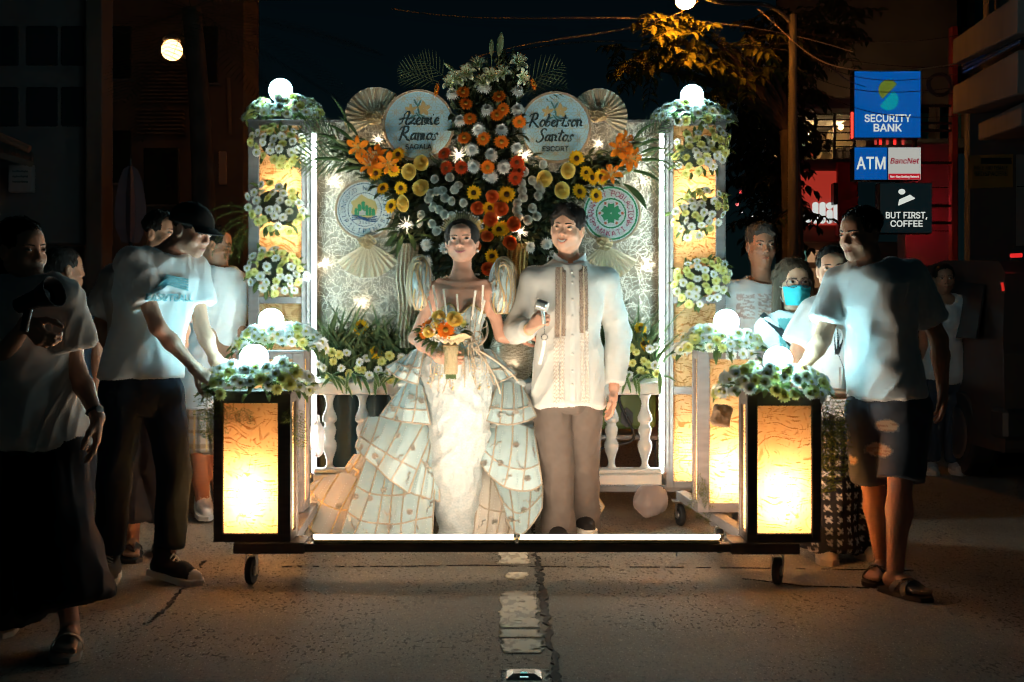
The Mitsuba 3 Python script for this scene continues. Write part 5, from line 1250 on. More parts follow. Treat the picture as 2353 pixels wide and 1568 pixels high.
# layered panels: each a shell between an upper edge and a hem
def edge(pts, n): return smooth_path([at(*q) for q in pts], n)
def panel(top, hem, m, bulge=0.03, trim=M_PALEGOLD, rib=3, cross=(0.55,), ruff=0.010, gems_=7, seed=0, n=22, k=14, label=None):
    a, b = edge(top, n), edge(hem, n); s = np.linspace(0, 1, k)[:, None, None]
    G = a[None] * (1 - s) + b[None] * s
    out = np.sin(np.pi * np.clip(s[:, :, 0] * 0.8 + 0.05, 0, 1)) * bulge
    t = np.linspace(0, 1, n)[None, :]
    G[:, :, 1] -= out + ruff * np.sin(t * math.pi * 5 + seed) * s[:, :, 0] * 1.0
    G[:, :, 2] = np.maximum(G[:, :, 2], 0.01)
    nm = vnormals(sheet(G)).reshape(k, n, 3)
    flip = nm[:, :, 1].mean() > 0
    GG = G[::-1] if flip else G
    pk = obj('gown_panel', sheet(GG, 0.005), m, dk, smooth=40)
    N_ = -nm if flip else nm
    def line(ij): return np.array([G[int(i), int(j)] + N_[int(i), int(j)] * 0.003 for i, j in ij])
    def on(si, tj):
        i, j = si * (k - 1), tj * (n - 1); i0, j0 = int(min(i, k - 2)), int(min(j, n - 2)); fi, fj = i - i0, j - j0
        f = lambda A: (A[i0, j0] * (1 - fi) + A[i0 + 1, j0] * fi) * (1 - fj) + (A[i0, j0 + 1] * (1 - fi) + A[i0 + 1, j0 + 1] * fi) * fj
        return f(G), unit(f(N_))
    rim = [G[i, 0] for i in range(k)] + [G[k - 1, j] for j in range(1, n)] + [G[i, n - 1] for i in range(k - 2, -1, -1)]
    obj('trim', tube(np.array(rim), 0.0045, 7), trim, pk, smooth=True)
    def band(f, w=0.0075):
        ps, ns = zip(*[on(*f(x)) for x in np.linspace(0, 1, 16)]); obj('ribbon', ribbon(np.array(ps) + np.array(ns) * 0.003, w, np.array(ns), 0.0025), trim, pk)
    rg = np.random.default_rng(seed)
    for i in range(rib):
        tt = (i + 0.75) / (rib + 0.5); band(lambda x: (0.02 + 0.97 * x, tt + 0.06 * math.sin(x * 2 + i)))
    for c in cross: band(lambda x: (c + 0.06 * math.sin(x * 3.0), 0.01 + 0.98 * x))
    bd = []
    for i in range(rib + 1):
        tt = (i + 0.25) / (rib + 0.5)
        for x in np.linspace(0.15, 0.93, 20):
            p, q = on(x, tt + 0.03 * x); z = trimesh.creation.icosphere(0, 0.0028); z.apply_translation(p + q * 0.004); bd.append(z)
    obj('bead_row', cat(bd), M_SILVER, pk, kind='stuff')
    for i in range(gems_):
        p, q = on(rg.uniform(0.3, 0.9), (i + rg.uniform(0.25, 0.75)) / gems_); R = look(q, roll=rg.uniform(0, 3)); parts_ = []
        if i % 2:
            for j in range(7):
                x = j * 2 * math.pi / 7; z = trimesh.creation.icosphere(1, 0.0062); z.apply_scale([1, 1, 0.6]); z.apply_translation([0.0125 * math.cos(x), 0.0125 * math.sin(x), 0.002]); parts_.append(z)
            z = trimesh.creation.icosphere(1, 0.007); z.apply_translation([0, 0, 0.003]); parts_.append(z)
        else:
            for j in range(6):
                z = trimesh.creation.icosphere(1, 0.0075 - 0.0006 * j); z.apply_scale([0.8, 1, 0.6]); z.apply_translation([0.005 * math.sin(j * 2), -0.03 + 0.012 * j, 0.002]); parts_.append(z)
        q_ = cat(parts_); q_.apply_transform(pose(R, p + q * 0.003)); obj('jewel', q_, M_CRYSTAL, pk, smooth=True)
    return pk
cA = lambda x, y, Y: (660.7 + 0.3299 * x, 746.8 + 0.3299 * y, Y)
cB = lambda x, y, Y: (976.6 + 0.3298 * x, 746.8 + 0.3298 * y, Y)
# left side, from the back and lowest to the front and highest
panel([cA(470, 900, 6.54), cA(520, 900, 6.52), cA(620, 960, 6.48)], [cA(405, 990, 6.54), cA(430, 1040, 6.52), cA(490, 1085, 6.48)], M_IVORY, 0.01, M_GOLD, 2, (0.6,), 0.004, 2, 31)
panel([cA(560, 980, 6.50), cA(480, 1060, 6.48), cA(430, 1035, 6.50), cA(300, 1050, 6.53), cA(190, 1090, 6.55)], [cA(460, 1500, 6.33), cA(370, 1490, 6.32), cA(270, 1480, 6.34), cA(170, 1420, 6.37), cA(136, 1130, 6.50)], M_IVORY, 0.03, M_GOLD, 3, (0.5,), 0.012, 5, 32)
panel([cA(1040, 900, 6.40), cA(820, 940, 6.42), cA(640, 950, 6.44), cA(548, 930, 6.44)], [cA(1010, 1530, 6.18), cA(760, 1540, 6.17), cA(520, 1525, 6.18), cA(365, 1470, 6.22)], M_SATIN, 0.05, M_PALEGOLD, 5, (0.35, 0.68), 0.022, 12, 33, 30, 20)
panel([cA(660, 640, 6.50), cA(760, 640, 6.48), cA(900, 660, 6.45)], [cA(545, 745, 6.50), cA(590, 770, 6.47), cA(680, 800, 6.43)], M_IVORY, 0.01, M_GOLD, 2, (0.6,), 0.004, 2, 34)
panel([cA(560, 640, 6.46), cA(760, 640, 6.38), cA(930, 680, 6.35), cA(1010, 740, 6.37)], [cA(475, 852, 6.38), cA(560, 935, 6.28), cA(700, 1062, 6.22), cA(842, 1168, 6.20)], M_SATIN, 0.04, M_PALEGOLD, 3, (0.62,), 0.012, 9, 35)
panel([cA(1000, 700, 6.37), cA(1060, 760, 6.39)], [cA(850, 1165, 6.22), cA(1060, 1230, 6.26)], M_SATIN, 0.03, M_PALEGOLD, 2, (0.5,), 0.01, 5, 36)
panel([cA(800, 425, 6.38), cA(870, 400, 6.34), cA(945, 430, 6.32)], [cA(648, 630, 6.36), cA(780, 668, 6.26), cA(998, 690, 6.24)], M_SATIN, 0.03, M_PALEGOLD, 2, (0.62,), 0.008, 6, 37)
panel([cA(850, 205, 6.32), cA(900, 165, 6.28), cA(955, 160, 6.26)], [cA(686, 292, 6.26), cA(775, 366, 6.20), cA(908, 412, 6.20)], M_SATIN, 0.03, M_PALEGOLD, 2, (0.55,), 0.008, 5, 38)
# right side
panel([cB(900, 900, 6.50), cB(980, 930, 6.52), cB(1060, 980, 6.54)], [cB(1120, 1380, 6.60), cB(1200, 1330, 6.62), cB(1248, 1262, 6.64)], M_IVORY, 0.02, M_GOLD, 2, (0.72,), 0.001, 4, 41, 12, 14)
panel([cB(400, 1000, 6.44), cB(520, 1040, 6.44), cB(700, 1060, 6.44)], [cB(330, 1500, 6.25), cB(480, 1500, 6.28), cB(650, 1480, 6.30)], M_IVORY, 0.03, M_PALEGOLD, 3, (0.5,), 0.015, 3, 42)
panel([cB(470, 1060, 6.40), cB(640, 1080, 6.38), cB(820, 1060, 6.40)], [cB(560, 1290, 6.26), cB(640, 1455, 6.20), cB(815, 1270, 6.24)], M_SATIN, 0.03, M_PALEGOLD, 2, (0.55,), 0.01, 6, 43)
panel([cB(430, 720, 6.40), cB(600, 690, 6.36), cB(760, 730, 6.40)], [cB(385, 930, 6.32), cB(480, 1075, 6.23), cB(640, 1152, 6.20), cB(815, 1105, 6.24)], M_SATIN, 0.04, M_PALEGOLD, 3, (0.62,), 0.01, 9, 44)
panel([cB(500, 420, 6.36), cB(600, 400, 6.34), cB(690, 440, 6.38)], [cB(430, 665, 6.28), cB(600, 692, 6.20), cB(775, 635, 6.28)], M_SATIN, 0.03, M_PALEGOLD, 3, (0.6,), 0.008, 6, 45)
panel([cB(400, 170, 6.28), cB(450, 170, 6.29), cB(500, 210, 6.32)], [cB(480, 415, 6.22), cB(545, 385, 6.22), cB(640, 340, 6.28)], M_SATIN, 0.02, M_PALEGOLD, 1, (0.6,), 0.006, 3, 46)
# wadding that swells between the tiers
M_WAD = mat('tulle', (0.70, 0.76, 0.74), 0.9)
for (x, y, w, h_, q) in ((850, 735, 0.10, 0.035, cA), (880, 420, 0.08, 0.03, cA), (575, 720, 0.10, 0.036, cB), (600, 415, 0.075, 0.035, cB)):
    obj('tulle_puff', folds(net(ell(at(*q(x, y, 6.40)), (w, 0.05, h_)), at(*q(x, y, 6.40)) - 0.13, at(*q(x, y, 6.40)) + 0.13, 0.007), 0.006, 22, 5), M_WAD, dk, smooth=True)
# cords and bead strings that hang from the waist
for i in range(26):
    u0 = 1000 + i * 4.3 + r.uniform(-2, 2); o = at(u0, 800 + r.uniform(-8, 8), YBR - 0.165); du = r.normal((u0 - 1056) * 0.35, 6); dv = r.uniform(45, 105)
    e = at(u0 + du, 800 + dv, YBR - 0.155 - r.uniform(0, 0.02)); mid = (o + e) / 2 + V(r.normal(0, 0.012), -0.02, 0.01)
    if i % 2:
        obj('waist_cord', tube(smooth_path([o, mid, e], 10), 0.0034, 6), M_PALEGOLD, dk, smooth=True)
    else:
        P = smooth_path([o, mid, e], 12); bs = []
        for j, p in enumerate(P):
            z = trimesh.creation.icosphere(0, 0.0038 if j < 11 else 0.0075); z.apply_translation(p); bs.append(z)
        obj('bead_string', cat(bs), M_GOLD, dk)
for i in range(22):
    u0 = 1078 + r.uniform(-22, 30); v0 = 770 + r.uniform(-18, 26); o = at(u0, v0, YBR - 0.16); P = [o, o + V(r.normal(0, 0.03), -0.03, r.normal(0.0, 0.03)), o + V(r.normal(0, 0.05), -0.01, r.normal(-0.02, 0.05))]
    obj('tangled_cord', tube(smooth_path(P, 9), 0.0026, 5), M_PALEGOLD, dk, smooth=True)
for s, P in ((1, [at(1118, 742, 6.25), at(1106, 790, 6.18), at(1090, 800, 6.17)]), (-1, [at(1090, 800, 6.17), at(1140, 830, 6.18), at(1190, 875, 6.25)]), (-1, [at(1088, 800, 6.17), at(1128, 850, 6.18), at(1150, 905, 6.20)])):
    obj('waist_cord', tube(smooth_path(P, 12), 0.006, 8), M_PALEGOLD, dk, smooth=True)

# ---------------------------------------------------------------- bouquet
r = np.random.default_rng(14); YQ = YBR - 0.30
bq = thing('bouquet', 'bouquet with an orange gerbera and yellow roses in the woman\'s hand', 'bouquet')
hd0, hd1 = at(1038, 790, YQ), at(1036, 860, YQ + 0.01)
q = lathe([(1e-4, 0), (0.034, 0), (0.036, 0.02), (0.034, 0.1), (0.042, 0.145), (0.02, 0.155)], 20); q.apply_transform(frame(V(1, 0, 0), V(0, 1, 0), V(0, 0, 1), hd1)); obj('wrap', q, M_BURLAP, bq, smooth=30)
st_ = []
for i in range(26):
    a = r.uniform(0, 6.283); x = 0.028 * math.sqrt(r.random()); st_.append(tube([hd1 + V(x * math.cos(a), x * math.sin(a), 0.01), hd1 + V(x * math.cos(a) * 1.1, x * math.sin(a) * 1.1, -0.018 - r.uniform(0, 0.008))], 0.0032, 5))
obj('stems', cat(st_), mat_of('stem', (0.10, 0.15, 0.06)), bq, kind='stuff')
a = np.linspace(0, 2 * math.pi, 30); P = np.array([[hd0 + V(math.cos(x) * rad, math.sin(x) * rad * 0.8, zz + 0.008 * math.sin(5 * x)) for x in a] for rad, zz in ((0.03, 0.0), (0.075, 0.03), (0.105, 0.045 + 0.0))]); obj('burlap_collar', sheet(P, 0.002), M_BURLAP, bq, smooth=True)
q3 = lambda x, y: (919.2 + 0.2638 * x, 448.1 + 0.2638 * y)
for P_, (x, y), dz, s, n in ((P_GERB, (398, 1180), 0.10, 1.18, 'gerbera'), (P_GERB, (245, 1150), 0.07, 0.95, 'gerbera'), (P_GERB, (205, 1210), 0.05, 0.7, 'gerbera'), (P_ROSEY, (470, 1095), 0.07, 0.9, 'rose'), (P_ROSEY, (340, 1070), 0.05, 0.75, 'rose'), (P_ROSEY, (262, 1195), 0.07, 0.7, 'rose'), (P_ROSEY, (320, 1140), 0.07, 0.65, 'rose'), (P_DAISY_Y, (545, 1120), 0.05, 0.9, 'chrysanthemum'), (P_DAISY_W, (440, 1250), 0.06, 0.9, 'daisy')):
    u, v = q3(x, y); plant(bq, n, P_, at(u, v, YQ + 0.03 - dz), V((x - 370) / 420, -1, (1180 - y) / 420 + 0.25), s, r=r)
bb = []
for i in range(190):
    a = r.uniform(0, 6.283); t = math.sqrt(r.uniform(0.1, 1)); p = at(*q3(365 + 190 * t * math.cos(a), 1165 + 120 * t * math.sin(a)), YQ - 0.02 - 0.05 * (1 - t * t)); b = trimesh.creation.icosphere(0, r.uniform(0.003, 0.0055)); b.apply_translation(p); bb.append(b)
obj('baby_breath', cat(bb), mat_of('tiny_white', (0.78, 0.78, 0.74)), bq, kind='stuff')
for i in range(34):
    a = r.uniform(0, 6.283); o = at(1016 + 40 * math.cos(a), 766 + 22 * math.sin(a), YQ); leaf_at(bq, P_LEAF, o, V(math.cos(a), -0.3, -0.6 * math.sin(a) + 0.1), r.uniform(0.6, 0.95), r=r)
for i in range(12):
    o = at(1000 + 4.5 * i, 796, YQ - 0.06); leaf_at(bq, P_FERN, o, V((i - 6) * 0.2, -0.6, -0.1), 0.28, r=r, name='fern_frond')
# ---------------------------------------------------------------- round signs, fans, star lights, the great flower arrangement
YS = 6.80
def script_line(word, h):
    """Brush lettering from pen strokes; h: height of a small letter. Returns a shapely shape, centred, on the base line."""
    G = {'A': (1.35, [[(0, 0), (.5, 1.0), (.95, 2.0), (1.08, 2.0), (1.1, 1.0), (1.25, 0)], [(-.1, .7), (.6, .95), (1.45, .85)]]), 'z': (.95, [[(0, .9), (.35, 1.0), (.72, .92), (.4, .45), (.02, .06), (.4, .12), (.9, .02)]]),
         'e': (.8, [[(.05, .45), (.45, .58), (.62, .85), (.4, 1.0), (.12, .75), (.1, .25), (.35, .0), (.8, .25)]]), 'm': (1.3, [[(0, 1), (.12, 0)], [(.1, .3), (.35, .93), (.52, .85), (.5, 0)], [(.5, .3), (.75, .95), (.93, .85), (.93, .15), (1.2, .1)]]),
         'i': (.45, [[(.02, 1), (.05, .2), (.22, 0), (.45, .2)], [(.16, 1.45), (.2, 1.55)]]), 'R': (1.45, [[(.25, 2.0), (.12, 1.0), (-.05, -.05)], [(-.35, 1.6), (.2, 2.08), (.85, 2.0), (.95, 1.5), (.6, 1.1), (.2, 1.0), (.6, .6), (1.1, .05), (1.5, -.15)]]),
         'a': (.95, [[(.7, .85), (.42, 1.0), (.1, .6), (.15, .08), (.4, .05), (.65, .6), (.72, .95), (.68, .3), (.98, .08)]]), 'o': (.85, [[(.4, 1), (.1, .7), (.1, .25), (.4, 0), (.7, .3), (.68, .8), (.4, 1.0), (.85, .85)]]),
         's': (.75, [[(.0, .1), (.3, 0), (.52, .25), (.3, .55), (.25, .8), (.45, 1.02), (.65, .85)]]), 'b': (.8, [[(.2, 2), (.1, 1), (.1, .1), (.4, 0), (.66, .35), (.55, .8), (.15, .6)]]),
         'r': (.65, [[(0, 1), (.08, 0)], [(.06, .5), (.3, .97), (.58, .9)]]), 't': (.6, [[(.32, 1.75), (.22, .8), (.25, .1), (.55, .05)], [(-.15, 1.25), (.25, 1.33), (.75, 1.38)]]),
         'n': (.95, [[(0, 1), (.1, 0)], [(.08, .3), (.4, .97), (.62, .8), (.6, .2), (.9, .1)]]), 'S': (1.05, [[(1.1, 1.75), (.7, 2.05), (.28, 1.65), (.4, 1.2), (.75, .7), (.55, .05), (.05, -.2), (-.25, .15)]]), 'q': (0, [])}
    x, out = 0.0, []
    for ch in word:
        w, strokes = G[ch]
        for s in strokes:
            P = np.array(s) + (x, 0)
            Q = smooth_path(np.c_[P, np.zeros(len(P))], 26)[:, :2] if len(P) > 2 else P
            for a, b in zip(Q[:-1], Q[1:]):
                d = b - a; wd = 0.085 + 0.075 * max(0, -d[1]) / (np.linalg.norm(d) + 1e-9)
                out.append(LineString([a, b]).buffer(wd, 4))
        x += w + 0.12
    g = affinity.skew(unary_union(out), xs=12, origin=(0, 0)).simplify(0.01)
    g = affinity.translate(g, -(g.bounds[0] + g.bounds[2]) / 2, 0)
    return affinity.scale(g, h, h, origin=(0, 0))
INK = mat_of('ink', (0.03, 0.06, 0.07), rough=0.6)
def petals_flower(r, k, w, hole=0.0):
    return unary_union([affinity.rotate(affinity.scale(Point(r * 0.55, 0).buffer(1, 12), r * 0.5, r * w), i * 360.0 / k + 90, origin=(0, 0)) for i in range(k)])
def hoop(t, o, r, rw, m, yaw=0.0):
    a = np.linspace(0, 2 * math.pi, 61)
    for dy, rr in ((0.0, r + rw * 0.5), (0.0, r + rw * 1.7)):
        obj('hoop', tube(np.stack([o[0] + rr * np.cos(a), o[1] + dy + 0 * a, o[2] + rr * np.sin(a)], 1), rw * 0.62, 8, cap=False), m, t, smooth=True)
M_HOOP = mat('bamboo_hoop', lambda p, n, uv: mikit.mix((0.36, 0.27, 0.18), (0.55, 0.44, 0.31), FB(p.x * 50, p.y * 50, p.z * 50)), 0.5)
def pattern_shape(R, step, wid):
    out = []
    for i in range(-4, 5):
        for j in range(-5, 6):
            c = ((i + 0.5 * (j % 2)) * step, j * step * 0.86)
            for k in range(8): out.append(affinity.translate(affinity.rotate(affinity.scale(Point(step * 0.27, 0).buffer(1, 6), step * 0.23, step * 0.10), k * 45, origin=(0, 0)).boundary.buffer(wid, 2), *c))
    return unary_union(out).intersection(Point(0, 0).buffer(R, 24))
M_SIGNBLUE = mat('sign_blue', (0.44, 0.74, 0.88), 0.5)
M_LINEGOLD = mat_of('print_gold', (0.56, 0.55, 0.44)); M_MOTIF = mat_of('motif_gold', (0.62, 0.48, 0.22)); M_LEAFPRINT = mat_of('leaf_print', (0.10, 0.26, 0.27))
def name_sign(label, u, v, rpx, lines, role, hx):
    t = thing('name_sign', label, 'sign', 'round signs over the flowers')
    o = at(u, v, YS); s = YS / FOCAL; r = rpx * s
    obj('disc', facing(slab(Point(0, 0).buffer(r, 40), -0.008, 0), o), M_SIGNBLUE, t)
    hoop(t, o, r, 0.0065, M_HOOP)
    obj('pattern', facing(slab(pattern_shape(r * 0.97, r * 0.46, 0.0011), 0.0004, 0.0012), o), M_LINEGOLD, t)
    f1 = affinity.translate(petals_flower(r * 0.21, 5, 0.30), r * 0.14, r * 0.49); f2 = affinity.translate(petals_flower(r * 0.17, 5, 0.24), -r * 0.24, r * 0.46)
    obj('flower_motif', facing(slab(unary_union([f1, f2]), 0.0016, 0.0026), o), M_MOTIF, t)
    lf = unary_union([affinity.translate(affinity.rotate(affinity.scale(Point(0, 0).buffer(1, 8), r * l, r * 0.026), a), x * r, y * r) for l, a, x, y in ((0.13, 120, -0.08, 0.66), (0.12, 60, 0.02, 0.64), (0.13, 130, 0.0, 0.27), (0.1, 20, -0.16, 0.26), (0.1, 150, 0.10, 0.28), (0.12, 100, 0.0, 0.42))])
    obj('leaf_motif', facing(slab(lf, 0.0030, 0.0038), o), M_LEAFPRINT, t)
    for w, y, dx in lines: obj('lettering', facing(slab(affinity.translate(script_line(w, hx * r), dx * r, y * r), 0.0042, 0.0052), o), INK, t)
    q = words(role, r * 0.145, 0.001); q.apply_translation([0, -r * 0.72, 0.0042]); obj('lettering', facing(q, o), INK, t)
    return t
name_sign('round pale blue name sign with hoop, its lower line reading SAGALA', 962, 288, 77, [('Azemie', 0.02, 0.02), ('Ramos', -0.44, 0.0)], 'SAGALA', 0.19)
name_sign('round pale blue name sign with hoop, its lower line reading ESCORT', 1276.5, 292.5, 77, [('Robertson', 0.02, 0.0), ('Santos', -0.42, -0.02)], 'ESCORT', 0.18)
NAVY, PGREEN, CRIM = mat_of('navy_print', (0.03, 0.09, 0.22)), mat_of('green_print', (0.05, 0.32, 0.15)), mat_of('crimson_print', (0.50, 0.04, 0.12))
def ring2(r, w): return Point(0, 0).buffer(r + w / 2, 40).difference(Point(0, 0).buffer(r - w / 2, 40))
def seal_base(label, u, v, rpx):
    t = thing('seal_plaque', label, 'plaque', 'round seals on the backdrop'); o = at(u, v, 6.86); r = rpx * 6.86 / FOCAL
    obj('disc', facing(slab(Point(0, 0).buffer(r, 40), -0.008, 0), o), mat_of('seal_white', (0.72, 0.80, 0.80), rough=0.4), t); hoop(t, o, r, 0.006, M_HOOP)
    obj('pattern', facing(slab(pattern_shape(r * 0.97, r * 0.42, 0.0008), 0.0003, 0.0009), o), mat_of('faint_print', (0.62, 0.66, 0.60)), t)
    return t, o, r
t, o, r = seal_base('round white city seal with green skyline on a yellow map and blue lettering', 838, 482, 64)
obj('ring_print', facing(slab(unary_union([ring2(r * 0.93, r * 0.022), ring2(r * 0.60, r * 0.02)]), 0.0014, 0.002), o), NAVY, t)
obj('lettering', facing(arc_words('LUNGSOD NG MAKATI', r * 0.17, r * 0.77, 90, 0.001, 13.2), o + V(0, -0.0015, 0)), NAVY, t)
obj('lettering', facing(arc_words('PILIPINAS', r * 0.17, r * 0.77, 270, 0.001, 14.5, True), o + V(0, -0.0015, 0)), NAVY, t)
q = words('1995', r * 0.12, 0.001, False); q.apply_translation([0, -r * 0.52, 0.0015]); obj('lettering', facing(q, o), NAVY, t)
mp = Polygon([(-.5, -.1), (-.42, .12), (-.5, .28), (-.30, .38), (-.12, .55), (.08, .42), (.38, .30), (.46, .05), (.40, -.18), (.2, -.30), (-.3, -.28)])
obj('map_print', facing(slab(affinity.scale(mp, r, r, origin=(0, 0)), 0.0022, 0.0028), o), mat_of('map_yellow', (0.62, 0.52, 0.22)), t)
tw = unary_union([Polygon([(x, -.22), (x, h), (x + w / 2, h + .05), (x + w, h), (x + w, -.22)]) for x, w, h in ((-.36, .10, .02), (-.25, .12, .16), (-.12, .13, .26), (.02, .12, .12), (.15, .10, .05), (.26, .11, .0))])
obj('skyline_print', facing(slab(affinity.scale(tw, r, r, origin=(0, 0)), 0.003, 0.0036), o), PGREEN, t)
wv = unary_union([LineString([(x, y0 + 0.05 * math.sin(x * 6 + y0 * 9)) for x in np.linspace(-0.44, 0.44, 24)]).buffer(0.018) for y0 in (-.26, -.32, -.38)])
obj('wave_print', facing(slab(affinity.scale(wv, r, r, origin=(0, 0)), 0.0038, 0.0044), o), NAVY, t)
obj('hall_print', facing(slab(affinity.scale(unary_union([sbox(-.2, -.2, .04, -.06), Polygon([(-.12, -.06), (-.08, .02), (-.04, -.06)])]), r, r, origin=(0, 0)), 0.0038, 0.0044), o), M_WHITEP, t)
t, o, r = seal_base('round white village seal with a green six leaved emblem and red lettering', 1404, 490.5, 64)
obj('ring_print', facing(slab(unary_union([ring2(r * 0.93, r * 0.06), ring2(r * 0.52, r * 0.05)]), 0.0014, 0.002), o), PGREEN, t)
obj('lettering', facing(arc_words('BARANGAY POBLACION', r * 0.19, r * 0.72, 90, 0.001, 13.0), o + V(0, -0.0015, 0)), CRIM, t)
obj('lettering', facing(arc_words('MAKATI', r * 0.19, r * 0.72, 270, 0.001, 15.0, True), o + V(0, -0.0015, 0)), CRIM, t)
lf = unary_union([affinity.rotate(Polygon([(-.02, .03), (-.12, .2), (-.11, .36), (0, .33), (.11, .36), (.12, .2), (.02, .03)]), k * 60, origin=(0, 0)) for k in range(6)])
obj('emblem_print', facing(slab(affinity.scale(lf, r, r, origin=(0, 0)), 0.0022, 0.0030), o), PGREEN, t)
obj('emblem_dots', facing(slab(affinity.scale(unary_union([affinity.rotate(Point(0, .41).buffer(.045), 30 + k * 60, origin=(0, 0)) for k in range(6)]), r, r, origin=(0, 0)), 0.0024, 0.0032), o), mat_of('dot_red', (0.6, 0.12, 0.06)), t)
pd = unary_union([affinity.translate(affinity.rotate(affinity.scale(Point(0, 0).buffer(1, 8), .03, .08), a), x, y).boundary.buffer(.012) for a, x, y in ((30, -.60, -.38), (-30, .60, -.38))])
obj('leaf_print', facing(slab(affinity.scale(pd, r, r, origin=(0, 0)), 0.0014, 0.0020), o), CRIM, t)

# pleated palm fans
def palm_fan(label, u, v, rpx, a0, a1, Y, n=30, bow=True, seed=0):
    t = thing('palm_fan', label, 'fan', 'pleated palm leaf fans'); o = at(u, v, Y); r = rpx * Y / FOCAL; rr = np.random.default_rng(seed)
    a = np.radians(np.linspace(a0, a1, n + 1))
    for i in range(n):
        p, q = a[i], a[i + 1]; zf = -0.012 if i % 2 else 0.0; zs = 0.0 if i % 2 else -0.012
        rs = np.linspace(0.10, 1.0, 5) * r; G = np.zeros((5, 2, 3))
        for j, x in enumerate(rs):
            w = x / r; G[j, 0] = o + V(x * math.cos(p), zf * w - 0.003 * (i % 3), x * math.sin(p)); G[j, 1] = o + V(x * math.cos(q), zs * w - 0.003 * (i % 3), x * math.sin(q))
        obj('pleat', sheet(G), M_BURI2 if i % 3 == 1 else M_BURI, t)
    if bow:
        L = []
        for k in range(26):
            an = rr.uniform(0, 6.283); R_ = rr.uniform(0.02, 0.055); c = o + V(R_ * 0.5 * math.cos(an), -0.03 - rr.uniform(0, 0.03), R_ * 0.5 * math.sin(an)); th = np.linspace(0, 2 * math.pi, 14)
            R = look(unit(V(rr.normal(0, 0.8), -1, rr.normal(0, 0.8))))
            L.append(ribbon(c + (np.stack([np.cos(th) * R_ * 0.55, np.sin(th) * R_ * 0.3, 0.006 * np.sin(th * 2)], 1) @ R.T), 0.010, R[:, 2], 0.001))
        obj('bow', cat(L), M_BURLAP, t)
    return t
M_BURI2 = mat('buri_fan_light', (0.70, 0.61, 0.45), 0.7)
palm_fan('pleated palm fan above the panel, beside the sign reading SAGALA', 864, 274, 73, 20, 215, 6.88, 34, seed=1)
palm_fan('pleated palm fan above the panel, beside the sign reading ESCORT', 1376, 270, 66, -35, 160, 6.88, 34, seed=2)
palm_fan('pleated palm fan hanging under the skyline seal', 845, 556, 83, 212, 332, 6.87, 26, seed=3)
palm_fan('pleated palm fan hanging under the green flower seal', 1389, 562, 83, 215, 335, 6.87, 26, seed=4)

# star lights
M_STAR = mat('star_acrylic', (0.9, 0.88, 0.8), 0.3)
def star(u, v, rpx, Y, k, label):
    t = thing('star_light', label, 'star light', 'spiky star shaped lights among the flowers'); o = at(u, v, Y); r = rpx * Y / FOCAL; rr = np.random.default_rng(int(u))
    sp = []
    for i in range(22):
        d = unit(V(math.cos(i * 2.4), -0.25 + 0.0 * i, math.sin(i * 2.4)) + rr.normal(0, 0.3, 3)); d[1] = -abs(d[1]); L = r * rr.uniform(0.55, 1.05)
        sp.append(tube([o + d * 0.006, o + d * L], [0.0022, 0.0010], 5))
    obj('spikes', cat(sp), M_STAR, t, emit=np.array((1.6, 1.35, 0.95)) * k, weight=0.03)
    b = trimesh.creation.icosphere(2, 0.010); b.apply_translation(o); obj('core', b, M_STAR, t, emit=np.array((170, 118, 62)) * k * (0.3 if Y > 6.85 else 1.0), weight=0.08, smooth=True)
q4 = lambda x, y: (517.05 + .43966 * x, 57.45 + .43966 * y); q5 = lambda x, y: (1149 + .43966 * x, 57.45 + .43966 * y); q7 = lambda x, y: (976.6 + .2199 * x, 57.45 + .2199 * y)
for (u, v), rp, Y, k, l in ((q4(1222, 680), 22, 6.66, 1.0, 'star light in the flowers just below the sign reading SAGALA'), (q4(575, 820), 24, 6.88, 0.8, 'star light on the panel above the skyline seal'), (q4(950, 1045), 22, 6.70, 0.6, 'star light right of the skyline seal, over the green leaves'), (q4(520, 1250), 22, 6.9, 0.7, 'star light near the left post beside the fan under the skyline seal'), (q4(715, 1450), 24, 6.9, 0.8, 'star light low on the panel under the skyline seal\'s fan'),
                        (q4(800, 600), 18, 6.80, 0.9, 'star light between the palm fan and the orange lilies by the SAGALA sign'), (q4(1545, 1080), 20, 6.66, 0.7, 'star light between red roses right of the bride\'s crown'), (q5(515, 620), 20, 6.78, 1.0, 'star light in the straw below the ESCORT sign'), (q5(130, 680), 18, 6.66, 1.0, 'star light in the flowers between the arrangement\'s red gerberas and the ESCORT sign'),
                        (q5(750, 820), 24, 6.88, 0.8, 'star light on the panel above the green flower seal'), (q5(770, 1250), 22, 6.9, 0.7, 'star light near the right post beside the fan under the green seal'), (q5(-20, 1010), 16, 6.66, 0.5, 'small star light in the middle of the red roses')):
    star(u, v, rp, Y, k, l)

